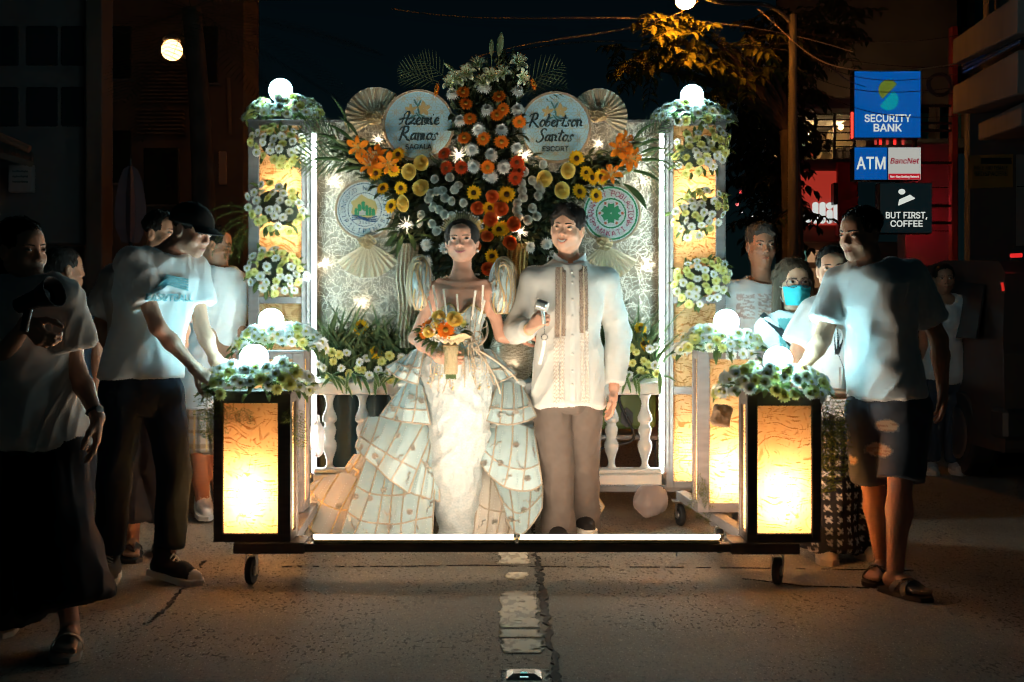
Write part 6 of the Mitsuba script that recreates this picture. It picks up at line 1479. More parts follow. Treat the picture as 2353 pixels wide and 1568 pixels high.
# the arrangement
fa = thing('floral_arrangement', 'great arrangement of lilies, gerberas, sunflowers and roses rising behind the couple', 'flower arrangement')
r = np.random.default_rng(77)
reg = Polygon([(1150, 135), (1075, 170), (1020, 205), (1040, 260), (1048, 330), (1012, 372), (960, 372), (905, 325), (850, 330), (760, 315), (790, 385), (850, 420), (905, 470), (905, 560), (930, 600), (960, 640), (1000, 650), (1060, 640), (1250, 650), (1285, 560), (1300, 470), (1345, 440), (1400, 425), (1440, 370), (1470, 320), (1400, 345), (1340, 360), (1290, 385), (1230, 375), (1192, 330), (1192, 255), (1215, 205), (1190, 150)])
lv = []
x0, y0, x1, y1 = reg.bounds
n_l = 0
def depth_at(u, v):
    """The mound stands out towards the viewer along its middle."""
    return 6.85 - 0.20 * math.exp(-((u - 1125) / 120.0) ** 2) * (0.55 + 0.45 * math.exp(-((v - 420) / 200.0) ** 2)) - 0.05 * math.exp(-((u - 905) / 60.0) ** 2 - ((v - 420) / 60.0) ** 2) - 0.05 * math.exp(-((u - 1340) / 60.0) ** 2 - ((v - 400) / 60.0) ** 2)
while n_l < 2000:
    u, v = r.uniform(x0, x1), r.uniform(y0, y1)
    if not reg.contains(Point(u, v)): continue
    n_l += 1
    o = at(u, v, depth_at(u, v) + 0.03 + r.uniform(0, 0.05)); d = unit(V((u - 1130) / 250 + r.normal(0, 0.5), -0.75 + r.normal(0, 0.3), (420 - v) / 300 + r.normal(0, 0.5)))
    m, c = f_leaf(r, r.uniform(0.05, 0.10), r.uniform(0.02, 0.036), V(0.05, 0.066, 0.036) * r.uniform(0.6, 1.3), V(0.09, 0.11, 0.06) * r.uniform(0.6, 1.3), r.uniform(0.1, 0.6), n=4)
    y = unit(np.cross(V(r.normal(0, 0.5), -0.6, 0.8), d)); m.apply_transform(frame(d, y, np.cross(d, y), o)); lv.append((m, c))
obj('backing', facing(slab(affinity.translate(affinity.scale(Polygon([((x - 1176.5) * 6.88 / FOCAL, CAM_Z - (y - 735) * 6.88 / FOCAL) for x, y in reg.buffer(-14).exterior.coords]), 1, 1), 0, 0), 0, 0.01), V(0, 6.885, 0)), mat_of('moss_dark', (0.02, 0.026, 0.015), rough=0.9), fa)  # added dark board, stands in for the shade between the leaves
m_, c_ = merge(lv); obj('foliage', m_, M_LEAF, fa, smooth=True, color=c_, kind='stuff')
def flo(name, P, pts, q, s=1.0, out=0.0, face=None, jit=0.22):
    for x, y in pts:
        u, v = q(x, y) if q else (x, y)
        n = unit(V((u - 1125) / 420 + r.normal(0, jit), -1, (400 - v) / 700 + r.normal(0, jit) + 0.05)) if face is None else unit(V(*face) + r.normal(0, 0.1, 3))
        plant(fa, name, P, at(u, v, depth_at(u, v) - 0.03 - out - r.uniform(0, 0.02)), n, s * r.uniform(0.94, 1.06), r=r)
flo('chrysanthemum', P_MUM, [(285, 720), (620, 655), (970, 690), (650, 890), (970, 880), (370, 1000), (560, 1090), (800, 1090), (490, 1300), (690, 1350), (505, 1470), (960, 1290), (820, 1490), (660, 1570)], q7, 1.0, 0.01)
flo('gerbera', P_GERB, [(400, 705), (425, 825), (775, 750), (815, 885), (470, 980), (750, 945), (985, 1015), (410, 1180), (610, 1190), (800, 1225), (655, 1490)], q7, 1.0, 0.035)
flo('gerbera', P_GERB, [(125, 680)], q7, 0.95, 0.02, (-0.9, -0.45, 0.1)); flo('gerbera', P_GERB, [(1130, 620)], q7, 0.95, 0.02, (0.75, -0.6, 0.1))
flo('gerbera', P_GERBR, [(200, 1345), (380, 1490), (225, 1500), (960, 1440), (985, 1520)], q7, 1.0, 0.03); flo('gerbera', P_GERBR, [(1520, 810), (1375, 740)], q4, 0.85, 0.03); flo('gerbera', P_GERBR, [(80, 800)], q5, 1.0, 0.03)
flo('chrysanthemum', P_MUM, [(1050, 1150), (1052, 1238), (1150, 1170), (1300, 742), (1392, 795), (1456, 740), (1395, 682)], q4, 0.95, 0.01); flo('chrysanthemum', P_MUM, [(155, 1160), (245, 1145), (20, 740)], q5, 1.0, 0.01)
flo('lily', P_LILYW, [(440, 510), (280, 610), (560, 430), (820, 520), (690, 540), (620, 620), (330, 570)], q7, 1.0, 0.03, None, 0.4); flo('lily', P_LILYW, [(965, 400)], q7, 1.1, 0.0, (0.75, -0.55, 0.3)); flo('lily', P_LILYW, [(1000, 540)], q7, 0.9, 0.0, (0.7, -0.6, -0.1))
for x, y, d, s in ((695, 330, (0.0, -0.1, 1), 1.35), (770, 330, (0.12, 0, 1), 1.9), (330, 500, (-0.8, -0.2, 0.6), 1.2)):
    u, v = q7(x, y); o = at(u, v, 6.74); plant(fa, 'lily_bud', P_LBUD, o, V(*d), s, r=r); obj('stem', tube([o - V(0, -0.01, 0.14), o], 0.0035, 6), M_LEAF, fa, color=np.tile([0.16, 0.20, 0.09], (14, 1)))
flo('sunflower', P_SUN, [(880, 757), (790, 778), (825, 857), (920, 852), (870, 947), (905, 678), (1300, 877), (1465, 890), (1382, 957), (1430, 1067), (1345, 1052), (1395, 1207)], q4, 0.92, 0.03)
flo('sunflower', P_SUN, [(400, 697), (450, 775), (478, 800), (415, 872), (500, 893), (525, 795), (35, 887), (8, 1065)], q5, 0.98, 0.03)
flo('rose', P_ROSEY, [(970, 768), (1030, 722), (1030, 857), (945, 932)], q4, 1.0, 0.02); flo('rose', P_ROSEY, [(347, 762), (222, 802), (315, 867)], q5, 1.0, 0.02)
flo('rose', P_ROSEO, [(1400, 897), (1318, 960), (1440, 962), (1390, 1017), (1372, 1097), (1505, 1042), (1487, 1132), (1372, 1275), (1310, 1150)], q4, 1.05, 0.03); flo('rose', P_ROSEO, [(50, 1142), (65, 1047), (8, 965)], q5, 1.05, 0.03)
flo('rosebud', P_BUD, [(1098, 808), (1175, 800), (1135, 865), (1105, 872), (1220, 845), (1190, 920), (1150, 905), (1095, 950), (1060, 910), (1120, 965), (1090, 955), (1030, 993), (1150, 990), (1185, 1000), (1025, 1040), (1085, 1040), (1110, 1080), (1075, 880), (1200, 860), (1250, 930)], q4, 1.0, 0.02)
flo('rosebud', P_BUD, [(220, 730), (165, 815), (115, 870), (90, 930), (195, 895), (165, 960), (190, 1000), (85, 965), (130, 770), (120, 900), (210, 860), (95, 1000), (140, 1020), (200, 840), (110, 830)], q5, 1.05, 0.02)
for pts, q, sg in (([(800, 690), (760, 735), (850, 720), (700, 640), (780, 700)], q4, -1), ([(620, 645), (680, 695), (580, 790), (640, 610), (660, 700)], q5, 1)):
    for x, y in pts:
        u, v = q(x, y); plant(fa, 'lily', P_LILYO, at(u, v, 6.70 - r.uniform(0, 0.03)), V(sg * r.uniform(-0.2, 0.9), -1, r.uniform(-0.3, 0.8)), 1.05, r=r)
    for x, y in pts[:4]:
        u, v = q(x + sg * 60, y - 10); plant(fa, 'lily_bud', P_LBUD if x % 3 else P_LBUDO, at(u, v, 6.74), V(sg * 0.9, -0.4, r.uniform(-0.1, 0.5)), 1.0, r=r)
# big leaves and palm fronds at the sides
for (x, y, d), q in [(z, q4) for z in ((690, 690, (-1, -0.2, 0.25)), (690, 640, (-1, -0.3, 0.65)), (640, 720, (-1, -0.2, -0.05)), (700, 600, (-0.8, -0.3, 0.8)), (720, 750, (-0.9, -0.4, -0.3)), (620, 640, (-1, -0.2, 0.4)), (650, 560, (-0.5, -0.4, 0.9)))] + [(z, q5) for z in ((690, 660, (1, -0.2, 0.3)), (690, 620, (0.9, -0.3, 0.7)), (680, 720, (1, -0.2, -0.1)), (650, 760, (0.9, -0.3, -0.4)), (720, 680, (1, -0.3, 0.1)), (640, 830, (0.6, -0.4, -0.8)))]:
    u, v = q(x, y); leaf_at(fa, P_BIGLEAF, at(u, v, 6.76), V(*d), 1.0, r=r, name='large_leaf')
for (x, y, d, s), q in [(z, q4) for z in ((640, 640, (-1, -0.15, 0.35), 0.9), (680, 700, (-1, -0.2, 0.0), 1.0), (620, 720, (-1, -0.1, -0.15), 0.8), (560, 600, (-0.6, -0.2, 0.7), 0.55))] + [(z, q5) for z in ((700, 640, (0.9, -0.15, 0.7), 0.75), (720, 720, (1, -0.2, 0.05), 0.8), (700, 790, (1, -0.1, -0.45), 0.6))] + \
                         [(z, q7) for z in ((150, 600, (-1, 0.0, 0.35), 0.75), (140, 620, (-0.9, 0.1, 0.15), 0.7), (230, 560, (-0.8, 0.1, 0.6), 0.65), (1020, 640, (0.95, 0, 0.5), 0.8), (1040, 700, (1, 0.0, 0.15), 0.75), (1000, 760, (0.6, 0.0, -0.1), 0.6))]:
    u, v = q(x, y); leaf_at(fa, P_PALM, at(u, v, 6.84), V(*d), s, r=r, name='palm_frond', up=(0, -1, 0.2))
for x, y, d in ((900, 1090, (-0.5, -0.5, -0.9)), (930, 1100, (-0.2, -0.5, -1)), (960, 1090, (0.3, -0.5, -0.8)), (900, 1070, (-0.9, -0.4, -0.2)), (980, 1060, (0.8, -0.4, 0.3)), (1000, 1100, (0.9, -0.5, -0.3))):
    u, v = q4(x, y); leaf_at(fa, P_BIGLEAF, at(u, v, 6.76), V(*d), 0.62, r=r, name='large_leaf')
# metallic cloth under the arrangement and a woven pot behind the couple
M_MESHCLOTH = mat('silver_mesh', lambda p, n, uv: mikit.mix((0.30, 0.26, 0.18), (0.62, 0.58, 0.48), mikit.smoothstep(0.35, 0.65, N(p.x * 60, p.y * 60, p.z * 420))), 0.35, 0.5)
def drape(label, u0, u1, v0, v1, Y, m, k):
    t = thing('mesh_drape', label, 'drape', 'metallic mesh drapes'); n = 26; G = np.zeros((n, 30, 3))
    for i, v in enumerate(np.linspace(v1, v0, n)):
        for j, u in enumerate(np.linspace(u0, u1, 30)): G[i, j] = at(u + 3 * math.sin(v / 22.0 + k), v, Y - 0.016 * math.sin(j * 1.1 + 0.5 * math.sin(v / 40.0)) - 0.05 * math.sin(math.pi * j / 29))
    obj('cloth', sheet(G, 0.002), m, t, smooth=True)
drape('silver mesh cloth hanging beside the bride\'s puffed sleeve near the skyline seal', 912, 958, 560, 800, 6.82, M_MESHCLOTH, 1)
drape('gold mesh cloth hanging in the flowers between bride and groom', 1165, 1215, 560, 760, 6.74, mat('gold_mesh', lambda p, n, uv: mikit.mix((0.36, 0.22, 0.06), (0.66, 0.47, 0.18), mikit.smoothstep(0.35, 0.65, N(p.x * 60, p.y * 60, p.z * 420))), 0.4, 0.45), 2)
t = thing('woven_pot', 'brown woven mesh wrapped pot behind the groom\'s elbow', 'pot')
q = lathe([(0.05, -0.16), (0.10, -0.12), (0.13, -0.04), (0.13, 0.04), (0.11, 0.10), (0.09, 0.12), (0.085, 0.11)], 30); q.apply_translation(at(1178, 815, 6.62)); obj('body', q, M_MESHCLOTH, t, smooth=True)
# ---------------------------------------------------------------- the people who push and watch
TEE = V(0.74, 0.75, 0.74)
def bystander(label, Y, px, yaw, head, skin, rows=TORSO_M, head_at=None, hy=None, hs=1.0, hair='crop', h=0.010, fem=False, extra=(), hands=(), slim=0.95, hdep=0.0, **kw):
    k = thing('person', label, 'person'); J = pixels(Y, **px); a = math.radians(yaw); F = V(math.sin(a), -math.cos(a), 0)
    HO = at(head_at[0], head_at[1], Y + hdep)
    hm, hc = build_head(k, HO, dirs(*hy), hs, skin, hair, fem=fem, neck=J['neck'], h=0.0042, **head)
    lo, hi = bounds(J)
    bm, bc = skin_body(J, F, rows, skin, lo, hi, h, slim=slim, extra=extra)
    ms = [(bm, bc), (hm, hc)]
    for s, d, n, th, cu in hands: ms.append(hand_mesh(J['wr' + s], V(*d), V(*n), th, skin, J['el' + s], curl=cu, h=0.0048))
    m_, c_ = merge(ms); obj('', m_, M_SKIN, smooth=True, color=c_, key=k)
    return k, J, F
RELAX, GRIP, FLAT = (0.25, 0.3, 0.35, 0.4), (0.8, 0.85, 0.9, 0.95), (0.12, 0.12, 0.15, 0.18)
def front_decal(k, key, name, mesh2d, o, xdir, m, off=0.006):
    """Flat print laid on the front of a cloth: every point moves onto the nearest cloth along -y."""
    v0, f0 = meshkit.WRITTEN[scene[key]['filename']][:2]; v0 = v0.astype(float)
    q = mesh2d.copy(); p = q.vertices; xd = unit(V(*xdir)); w = o + p[:, :1] * xd + p[:, 1:2] * V(0, 0, 1)
    sel = v0[np.linalg.norm(v0 - o, axis=1) < 0.4]; ax = V(-xd[1], xd[0], 0); ax = ax if ax[1] < 0 else -ax
    tr = cKDTree(np.c_[sel @ xd, sel[:, 2]]); dd, ii = tr.query(np.c_[w @ xd, w[:, 2]], k=10)
    dep = np.sort(sel[ii] @ ax, 1)[:, -3:].mean(1)
    q.vertices = (w @ xd)[:, None] * xd + dep[:, None] * ax + w[:, 2:3] * V(0, 0, 1) + ax * off
    return obj(name, q, m, k)

# the man in the black cap
k, J, F = bystander('man in a black cap and white printed T-shirt leaning on the low lantern', 5.38,
    dict(pelvis=(322, 878), neck=(374, 592), shr=(305, 606, -0.14), elr=(362, 752, -0.20), wrr=(448, 846, -0.08), shl=(440, 618, 0.10), ell=(464, 752, 0.08), wrl=(494, 826, 0.06),
         hpr=(282, 905, -0.05), hpl=(372, 905, 0.05), knr=(262, 1092, -0.06), knl=(398, 1086, 0.04), anr=(252, 1268, 0.02), anl=(388, 1262, 0.02)), 38,
    dict(smile=0.1, brow=1.1, lids=0.6), V(0.50, 0.32, 0.24), head_at=(440, 532), hy=(66, -20, 0), hair='crop', hdep=0.02, extra=[(cone(at(378, 590, 5.40), at(428, 552, 5.41), 0.058, 0.052), 0.03)],
    hands=[('r', (0.7, 0.3, -0.6), (0.2, 0.5, -0.8), -1, (0.5, 0.5, 0.5, 0.5)), ('l', (0.5, 0.1, -0.8), (0.3, 0.6, -0.6), 1, RELAX)])
tk = tshirt(k, J, F, TORSO_M, lambda p: -(p[:, 2] - Z(866, 5.38)), TEE, seed=31, ease=0.024, amp=0.010, neck=0.074)
trousers(k, J, F, Z(850, 5.38), (0.012, 0.021, 0.034), top=0.092, kn=0.070, an=0.058, end=0.96, seed=32)
capk = k
hR = dirs(66, -20, 0); hO = at(440, 532, 5.40)
f = keep(ell((0, -0.014, 0.040), (0.090, 0.112, 0.094)), plane((0, 0, 0.030), (0, 0.12, -1)), k=0.006)
m = net(f, (-0.12, -0.15, -0.02), (0.12, 0.13, 0.16), 0.005); m.apply_transform(pose(hR, hO))
M_CAP = mat('cap_cloth', (0.018, 0.022, 0.024), 0.8); ck = obj('cap', m, M_CAP, k, smooth=True)
g = np.zeros((8, 13, 3))
for i, rr in enumerate(np.linspace(0.0, 1.0, 8)):
    for j, a in enumerate(np.linspace(-1.15, 1.15, 13)): g[i, j] = (math.sin(a) * (0.080 + 0.012 * rr), 0.030 + math.cos(a) * 0.062 + rr * 0.070 * math.cos(a * 0.95), 0.046 - 0.012 * rr * rr - 0.016 * (math.sin(a) ** 2) * (0.4 + 0.6 * rr))
q = sheet(g, 0.004); q.apply_transform(pose(hR, hO)); obj('brim', q, M_CAP, ck, smooth=35)
b = trimesh.creation.icosphere(1, 0.007); b.apply_translation((0, -0.014, 0.135)); b.apply_transform(pose(hR, hO)); obj('button', b, M_CAP, ck)
M_TEAL = mat_of('teal_print', (0.16, 0.44, 0.50)); xd = (0.79, 0.61, 0)
q = words('BASKETBALL', 0.030, 0.0005); q.apply_transform(pose(np.eye(3), (0, 0, 0))); front_decal(k, tk, 'lettering', q, at(388, 692, 5.25), xd, M_TEAL)
for i in range(5):
    s_ = LineString([(-0.11 + 0.02 * i, 0.03 + 0.016 * i), (0.0, 0.075 + 0.01 * i), (0.10, 0.05 + 0.012 * i)]).buffer(0.0035); front_decal(k, tk, 'print_line', trimesh.creation.extrude_polygon(s_.simplify(0.001).segmentize(0.01) if hasattr(s_, 'segmentize') else s_, 0.0004, engine='earcut'), at(388, 692, 5.25), xd, M_TEAL)
for an, d, pi in ((J['anr'], V(0.15, -1, 0), 0.0), (J['anl'], V(0.9, -0.45, 0), -0.12)): sneaker(k, V(an[0] - 0.02 * d[0], an[1], 0), d, 0.002, (0.025, 0.028, 0.03), pitch=pi)

# the man in torn shorts
k, J, F = bystander('man in a white T-shirt, torn denim shorts and sandals pushing the float', 5.32,
    dict(pelvis=(2040, 918), neck=(2004, 614), shr=(1930, 648, 0.10), elr=(1890, 780, 0.06), wrr=(1850, 838, 0.12), shl=(2092, 636, -0.02), ell=(2158, 780, 0.05), wrl=(2166, 890, 0.06),
         hpr=(2000, 945, 0.04), hpl=(2082, 942, -0.03), knr=(2006, 1112, 0.06), knl=(2068, 1108, -0.10), anr=(2026, 1282, 0.10), anl=(2056, 1322, -0.17)), -58,
    dict(smile=0.1, brow=1.1, lids=0.55), V(0.42, 0.26, 0.18), head_at=(1976, 541), hy=(-56, -10, 2), hair='crop', hs=1.05, slim=1.05,
    hands=[('r', (-0.5, 0.3, -0.6), (-0.3, 0.4, -0.8), 1, RELAX), ('l', (0.0, -0.05, -1), (-0.9, 0.1, 0), -1, RELAX)])
tk = tshirt(k, J, F, TORSO_M, lambda p: -(p[:, 2] - Z(912, 5.32) - 0.05 * (p[:, 0] - X(2040, 5.32))), TEE, seed=41, ease=0.024, amp=0.010, neck=0.085, sleeve=0.70, flare=0.01)
TORN = [(at(1976, 1020, 5.0), 0.055, 0.035), (at(2078, 990, 4.98), 0.045, 0.028), (at(2060, 1050, 4.98), 0.05, 0.030), (at(1990, 1080, 5.0), 0.055, 0.03)]
def denim(p, c):
    for o, a, b in TORN:
        d = ((p[:, 0] - o[0]) / a) ** 2 + ((p[:, 2] - o[2]) / b) ** 2 + 0.7 * (meshkit.fbm(p * 40, 2) - 0.5); w = (d < 0.8) & (p[:, 1] < J['hpr'][1])
        st = meshkit.noise(np.stack([p[:, 0] * 20, p[:, 1] * 20, p[:, 2] * 190], 1)) > 0.45
        c[w] = np.where(st[w][:, None], V(0.55, 0.40, 0.27), V(0.42, 0.24, 0.15)); e = (d >= 0.8) & (d < 1.1) & (p[:, 1] < J['hpr'][1]); c[e] = (0.20, 0.20, 0.20)
    return c
trousers(k, J, F, Z(895, 5.32), (0.085, 0.095, 0.115), top=0.108, kn=0.096, an=0.08, end=-0.04, seed=42, h=0.007, amp=0.009, pattern=denim, name='denim_shorts')
fts = []
for s, d, z0 in (('r', V(-0.55, -0.85, 0), 0.028), ('l', V(0.45, -0.9, 0), 0.028)):
    an = V(J['an' + s][0], J['an' + s][1], 0.09); f = join(bare_foot(an, d, z0)); m = net(f, an - V(0.25, 0.25, 0.2), an + V(0.25, 0.25, 0.12), 0.0065); fts.append((m, np.tile(V(0.36, 0.21, 0.14), (len(m.vertices), 1))))
    sandal(k, an, d, z0 - 0.004, None, STRAPS_CROSS, m_=mat_of('sandal_brown', (0.05, 0.032, 0.022)))
def with_feet(k, fts):
    v, f, n, uv, c = meshkit.WRITTEN[scene[k]['filename']]; m_, c_ = merge([(trimesh.Trimesh(v.astype(float), f, process=False), np.asarray(c))] + fts); scene[k] = mikit.ply(m_, M_SKIN, smooth=True, color=c_)
with_feet(k, fts)

# the old man
def oldprint(p, c):
    w = (np.abs(p[:, 0] - X(1742, 7.1)) < 0.15) & (np.abs(p[:, 2] - Z(705, 7.1)) < 0.075) & (p[:, 1] < 7.1)
    l = (meshkit.noise(np.stack([p[:, 0] * 60, p[:, 1] * 0, p[:, 2] * 170], 1)) > 0.48) & w & (np.abs(p[:, 0] - X(1728, 7.1)) > 0.012)
    c[l] = c[l] * V(0.72, 0.55, 0.5); return c
k, J, F = bystander('grey haired old man in a white T-shirt looking out behind the globe lamp', 7.1,
    dict(pelvis=(1748, 900), neck=(1750, 645), shr=(1684, 672), elr=(1672, 790), wrr=(1680, 880), shl=(1812, 670), ell=(1828, 790), wrl=(1826, 890), hpr=(1715, 930), hpl=(1780, 930), knr=(1715, 1080), knl=(1780, 1080), anr=(1715, 1210), anl=(1780, 1210)), 5,
    dict(smile=-0.5, brow=0.9, lids=0.75, hairc=V(0.075, 0.062, 0.052)), V(0.44, 0.25, 0.165), head_at=(1750, 567), hy=(4, -4, 0), hair='grey', hs=(1.12, 1.08, 1.15), hands=[('r', (0, 0, -1), (1, 0, 0), 1, RELAX), ('l', (0, 0, -1), (-1, 0, 0), -1, RELAX)])
tshirt(k, J, F, TORSO_M, Z(905, 7.1), TEE, seed=51, neck=0.10, scoop=0.02, pattern=oldprint, amp=0.010)
trousers(k, J, F, Z(890, 7.1), (0.06, 0.055, 0.05), seed=52, h=0.014)
for s in 'rl': sneaker(k, V(J['an' + s][0], J['an' + s][1], 0), V(0, -1, 0), 0.002, (0.1, 0.09, 0.08), high=False)

# the masked woman
k, J, F = bystander('woman in glasses and a turquoise face mask with a dark strap across her shirt', 6.45,
    dict(pelvis=(1818, 945), neck=(1822, 726), shr=(1766, 756), elr=(1750, 860), wrr=(1772, 930, -0.1), shl=(1878, 756), ell=(1890, 860), wrl=(1880, 940), hpr=(1790, 965), hpl=(1848, 965), knr=(1790, 1120), knl=(1848, 1120), anr=(1790, 1260), anl=(1848, 1260)), -4,
    dict(smile=0, brow=0.8, lids=1.0, hairc=V(0.085, 0.055, 0.035)), V(0.50, 0.33, 0.24), TORSO_F, head_at=(1824, 653), hy=(4, -3, 0), hair='bob', hs=(1.14, 1.08, 1.14), fem=True, hands=[('r', (0.2, 0, -1), (1, 0, 0), 1, RELAX), ('l', (0, 0, -1), (-1, 0, 0), -1, RELAX)])
def tealprint(p, c):
    w = (np.abs(p[:, 0] - X(1812, 6.45)) < 0.075) & (np.abs(p[:, 2] - Z(782, 6.45)) < 0.12) & (p[:, 1] < 6.45); c[w] = V(0.14, 0.36, 0.36)
    l = w & (p[:, 2] < Z(790, 6.45)) & (np.abs(((p[:, 0] * 45) % 1) - 0.5) < 0.2); c[l] = V(0.6, 0.66, 0.66); return c
tk = tshirt(k, J, F, TORSO_F, Z(958, 6.45), TEE, seed=61, neck=0.072, pattern=tealprint, amp=0.009, h=0.007)
trousers(k, J, F, Z(940, 6.45), (0.05, 0.05, 0.06), seed=62, h=0.014)
for s in 'rl': sneaker(k, V(J['an' + s][0], J['an' + s][1], 0), V(0, -1, 0), 0.002, (0.4, 0.4, 0.4), high=False)
hR = dirs(4, -3, 0); hS = V(1.14, 1.08, 1.14); hM = np.eye(4); hM[:3, :3] = hR * hS; hM[:3, 3] = at(1824, 653, 6.45); hf = head_sdf(True)
ss, tt = np.meshgrid(np.linspace(-1, 1, 25), np.linspace(0, 1, 15), indexing='ij')
x = ss * (0.068 - 0.022 * tt ** 2); z = -0.012 - 0.004 * ss ** 2 * 0 - 0.088 * tt + 0.012 * (1 - np.abs(ss)) * (1 - tt); pl = 0.0025 * np.sin(tt * 26) * (np.abs(ss) < 0.85)
G = onface(hf, x.ravel(), np.maximum(z, -0.094).ravel(), 0.0).reshape(25, 15, 3); G[:, :, 2] = z; cen = 0.110 - 0.055 * np.abs(ss) ** 1.7 - 0.028 * (tt - 0.35) ** 2 * 2
G[:, :, 1] = np.maximum(G[:, :, 1] + 0.004, cen) + pl
q = sheet(G[::-1], 0.001); q.apply_transform(hM); mk = obj('face_mask', q, mat_of('mask_turquoise', (0.04, 0.48, 0.55), rough=0.7), k, smooth=True)
for s in (-1, 1):
    for zz in (-0.015, -0.085):
        P = np.array([(s * 0.064, 0.05 if zz > -0.05 else 0.045, zz), (s * 0.074, 0.02, zz * 0.6 - 0.004), (s * 0.080, -0.008, 0.004)]); q = tube(smooth_path(P, 8), 0.0016, 5); q.apply_transform(hM); obj('ear_loop', q, M_WHITEP, mk)
gk2 = None
for s in (-1, 1):
    a = np.linspace(0, 2 * math.pi, 28); P = np.stack([s * 0.033 + 0.027 * np.cos(a), 0.099 - 0.010 * np.cos(a) * s * 1.0 - 0.004, 0.006 + 0.0205 * np.sin(a)], 1)
    q = tube(P, 0.0020, 6); q.apply_transform(hM)
    if gk2 is None: gk2 = obj('glasses', q, mat_of('glasses_frame', (0.10, 0.05, 0.05), rough=0.3), k, smooth=True)
    else: obj('rim', q, mat_of('glasses_frame', (0.10, 0.05, 0.05), rough=0.3), gk2, smooth=True)
    dsk = np.vstack([P.mean(0)[None], P]); fs = np.array([[0, i, i % 27 + 1] for i in range(1, 28)]); q = trimesh.Trimesh(dsk, fs, process=False); q.apply_transform(hM)
    scene.setdefault('mat_lens', {'type': 'thindielectric', 'int_ior': 1.5}); obj('lens', q, 'mat_lens', gk2)
    q = tube(np.array([(s * 0.060, 0.088, 0.012), (s * 0.076, 0.04, 0.012), (s * 0.080, -0.005, 0.008)]), 0.0018, 5); q.apply_transform(hM); obj('temple', q, mat_of('glasses_frame', (0.10, 0.05, 0.05), rough=0.3), gk2)
q = tube(np.array([(-0.007, 0.096, 0.010), (0, 0.100, 0.013), (0.007, 0.096, 0.010)]), 0.0018, 5); q.apply_transform(hM); obj('bridge', q, mat_of('glasses_frame', (0.10, 0.05, 0.05), rough=0.3), gk2)
strp = trimesh.creation.extrude_polygon(LineString([(X(1763, 6.36) - X(1800, 6.36), 0.10), (0.0, 0.0), (0.10, -0.13), (0.17, -0.24)]).buffer(0.017, cap_style=2).segmentize(0.012), 0.002, engine='earcut')
front_decal(k, tk, 'bag_strap', strp, at(1794, 764, 6.36), (1, 0, 0), M_CAP)

# the woman with the lanyard, in patterned trousers
def zigzag(p, c):
    a, b = p[:, 0] * 36 + p[:, 1] * 10, p[:, 2] * 36
    w = (np.abs(((a + b) % 2) - 1) < 0.20) | (np.abs(((a - b) % 2) - 1) < 0.20); w &= meshkit.cell(p) if hasattr(meshkit, 'cell') else True
    g = (((np.floor((a + b) / 2) + np.floor((a - b) / 2)) % 2) == 0); c[:] = V(0.02, 0.02, 0.022); c[w & g] = V(0.62, 0.60, 0.56); return c
k, J, F = bystander('woman with a lanyard and black and white patterned trousers behind the man in torn shorts', 5.9,
    dict(pelvis=(1930, 930), neck=(1920, 690), shr=(1872, 716), elr=(1832, 805), wrr=(1850, 890, -0.06), shl=(1985, 716), ell=(2000, 830), wrl=(1990, 920), hpr=(1905, 955), hpl=(1962, 955), knr=(1905, 1105), knl=(1962, 1105, 0.05), anr=(1898, 1250), anl=(1972, 1238, 0.12)), -12,
    dict(smile=0.2, brow=0.9, lids=0.9), V(0.48, 0.31, 0.22), TORSO_F, head_at=(1916, 622), hy=(-14, -2, -3), hair='long', hs=(1.05, 1.0, 1.02), fem=True, hands=[('r', (0.2, 0, -1), (1, 0, 0), 1, RELAX), ('l', (0, 0, -1), (-1, 0, 0), -1, RELAX)])
tk = tshirt(k, J, F, [(t, a * 1.06, b * 1.06) for t, a, b in TORSO_F], Z(955, 5.9), TEE, seed=71, neck=0.072, amp=0.010, sleeve=0.85, ease=0.032)
trousers(k, J, F, Z(950, 5.9), (0.02, 0.02, 0.02), top=0.125, kn=0.135, an=0.155, end=1.0, seed=72, h=0.007, amp=0.02, pattern=zigzag, name='patterned_trousers')
sneaker(k, V(J['anr'][0], J['anr'][1], 0), V(-0.2, -1, 0), 0.002, (0.55, 0.48, 0.38), sole=(0.62, 0.52, 0.40), high=False); sneaker(k, V(J['anl'][0], J['anl'][1], 0), V(0.1, -1, 0), 0.002, (0.55, 0.48, 0.38), sole=(0.62, 0.52, 0.40), high=False)
for a_, b_ in (((1916, 720), (1925, 815)), ((1945, 715), (1926, 815))):
    q = trimesh.creation.extrude_polygon(LineString([(X(a_[0], 5.75) - X(1925, 5.75), Z(a_[1], 5.75) - Z(815, 5.75)), (0, 0)]).buffer(0.010, cap_style=2).segmentize(0.012), 0.002, engine='earcut'); front_decal(k, tk, 'lanyard', q, at(1925, 815, 5.75), (1, 0, 0), M_CAP)
t = thing('lanyard_flask', 'small silver and copper tube hanging from the dark lanyard', 'flask'); o = at(1938, 870, 5.64)
obj('body', tube([o + V(0, 0, 0.055), o - V(0, 0, 0.055)], 0.020, 16), M_METAL, t, smooth=40); obj('cord', tube([o + V(0, 0, 0.055), at(1927, 815, 5.70)], 0.0018, 5), M_BLACK, t)
o2 = at(1931, 905, 5.63); obj('barrel', tube([o2 - V(0.036, 0, 0), o2 + V(0.036, 0, 0)], 0.026, 18), mat('copper', (0.72, 0.42, 0.28), 0.3, 0.9), t, smooth=40)

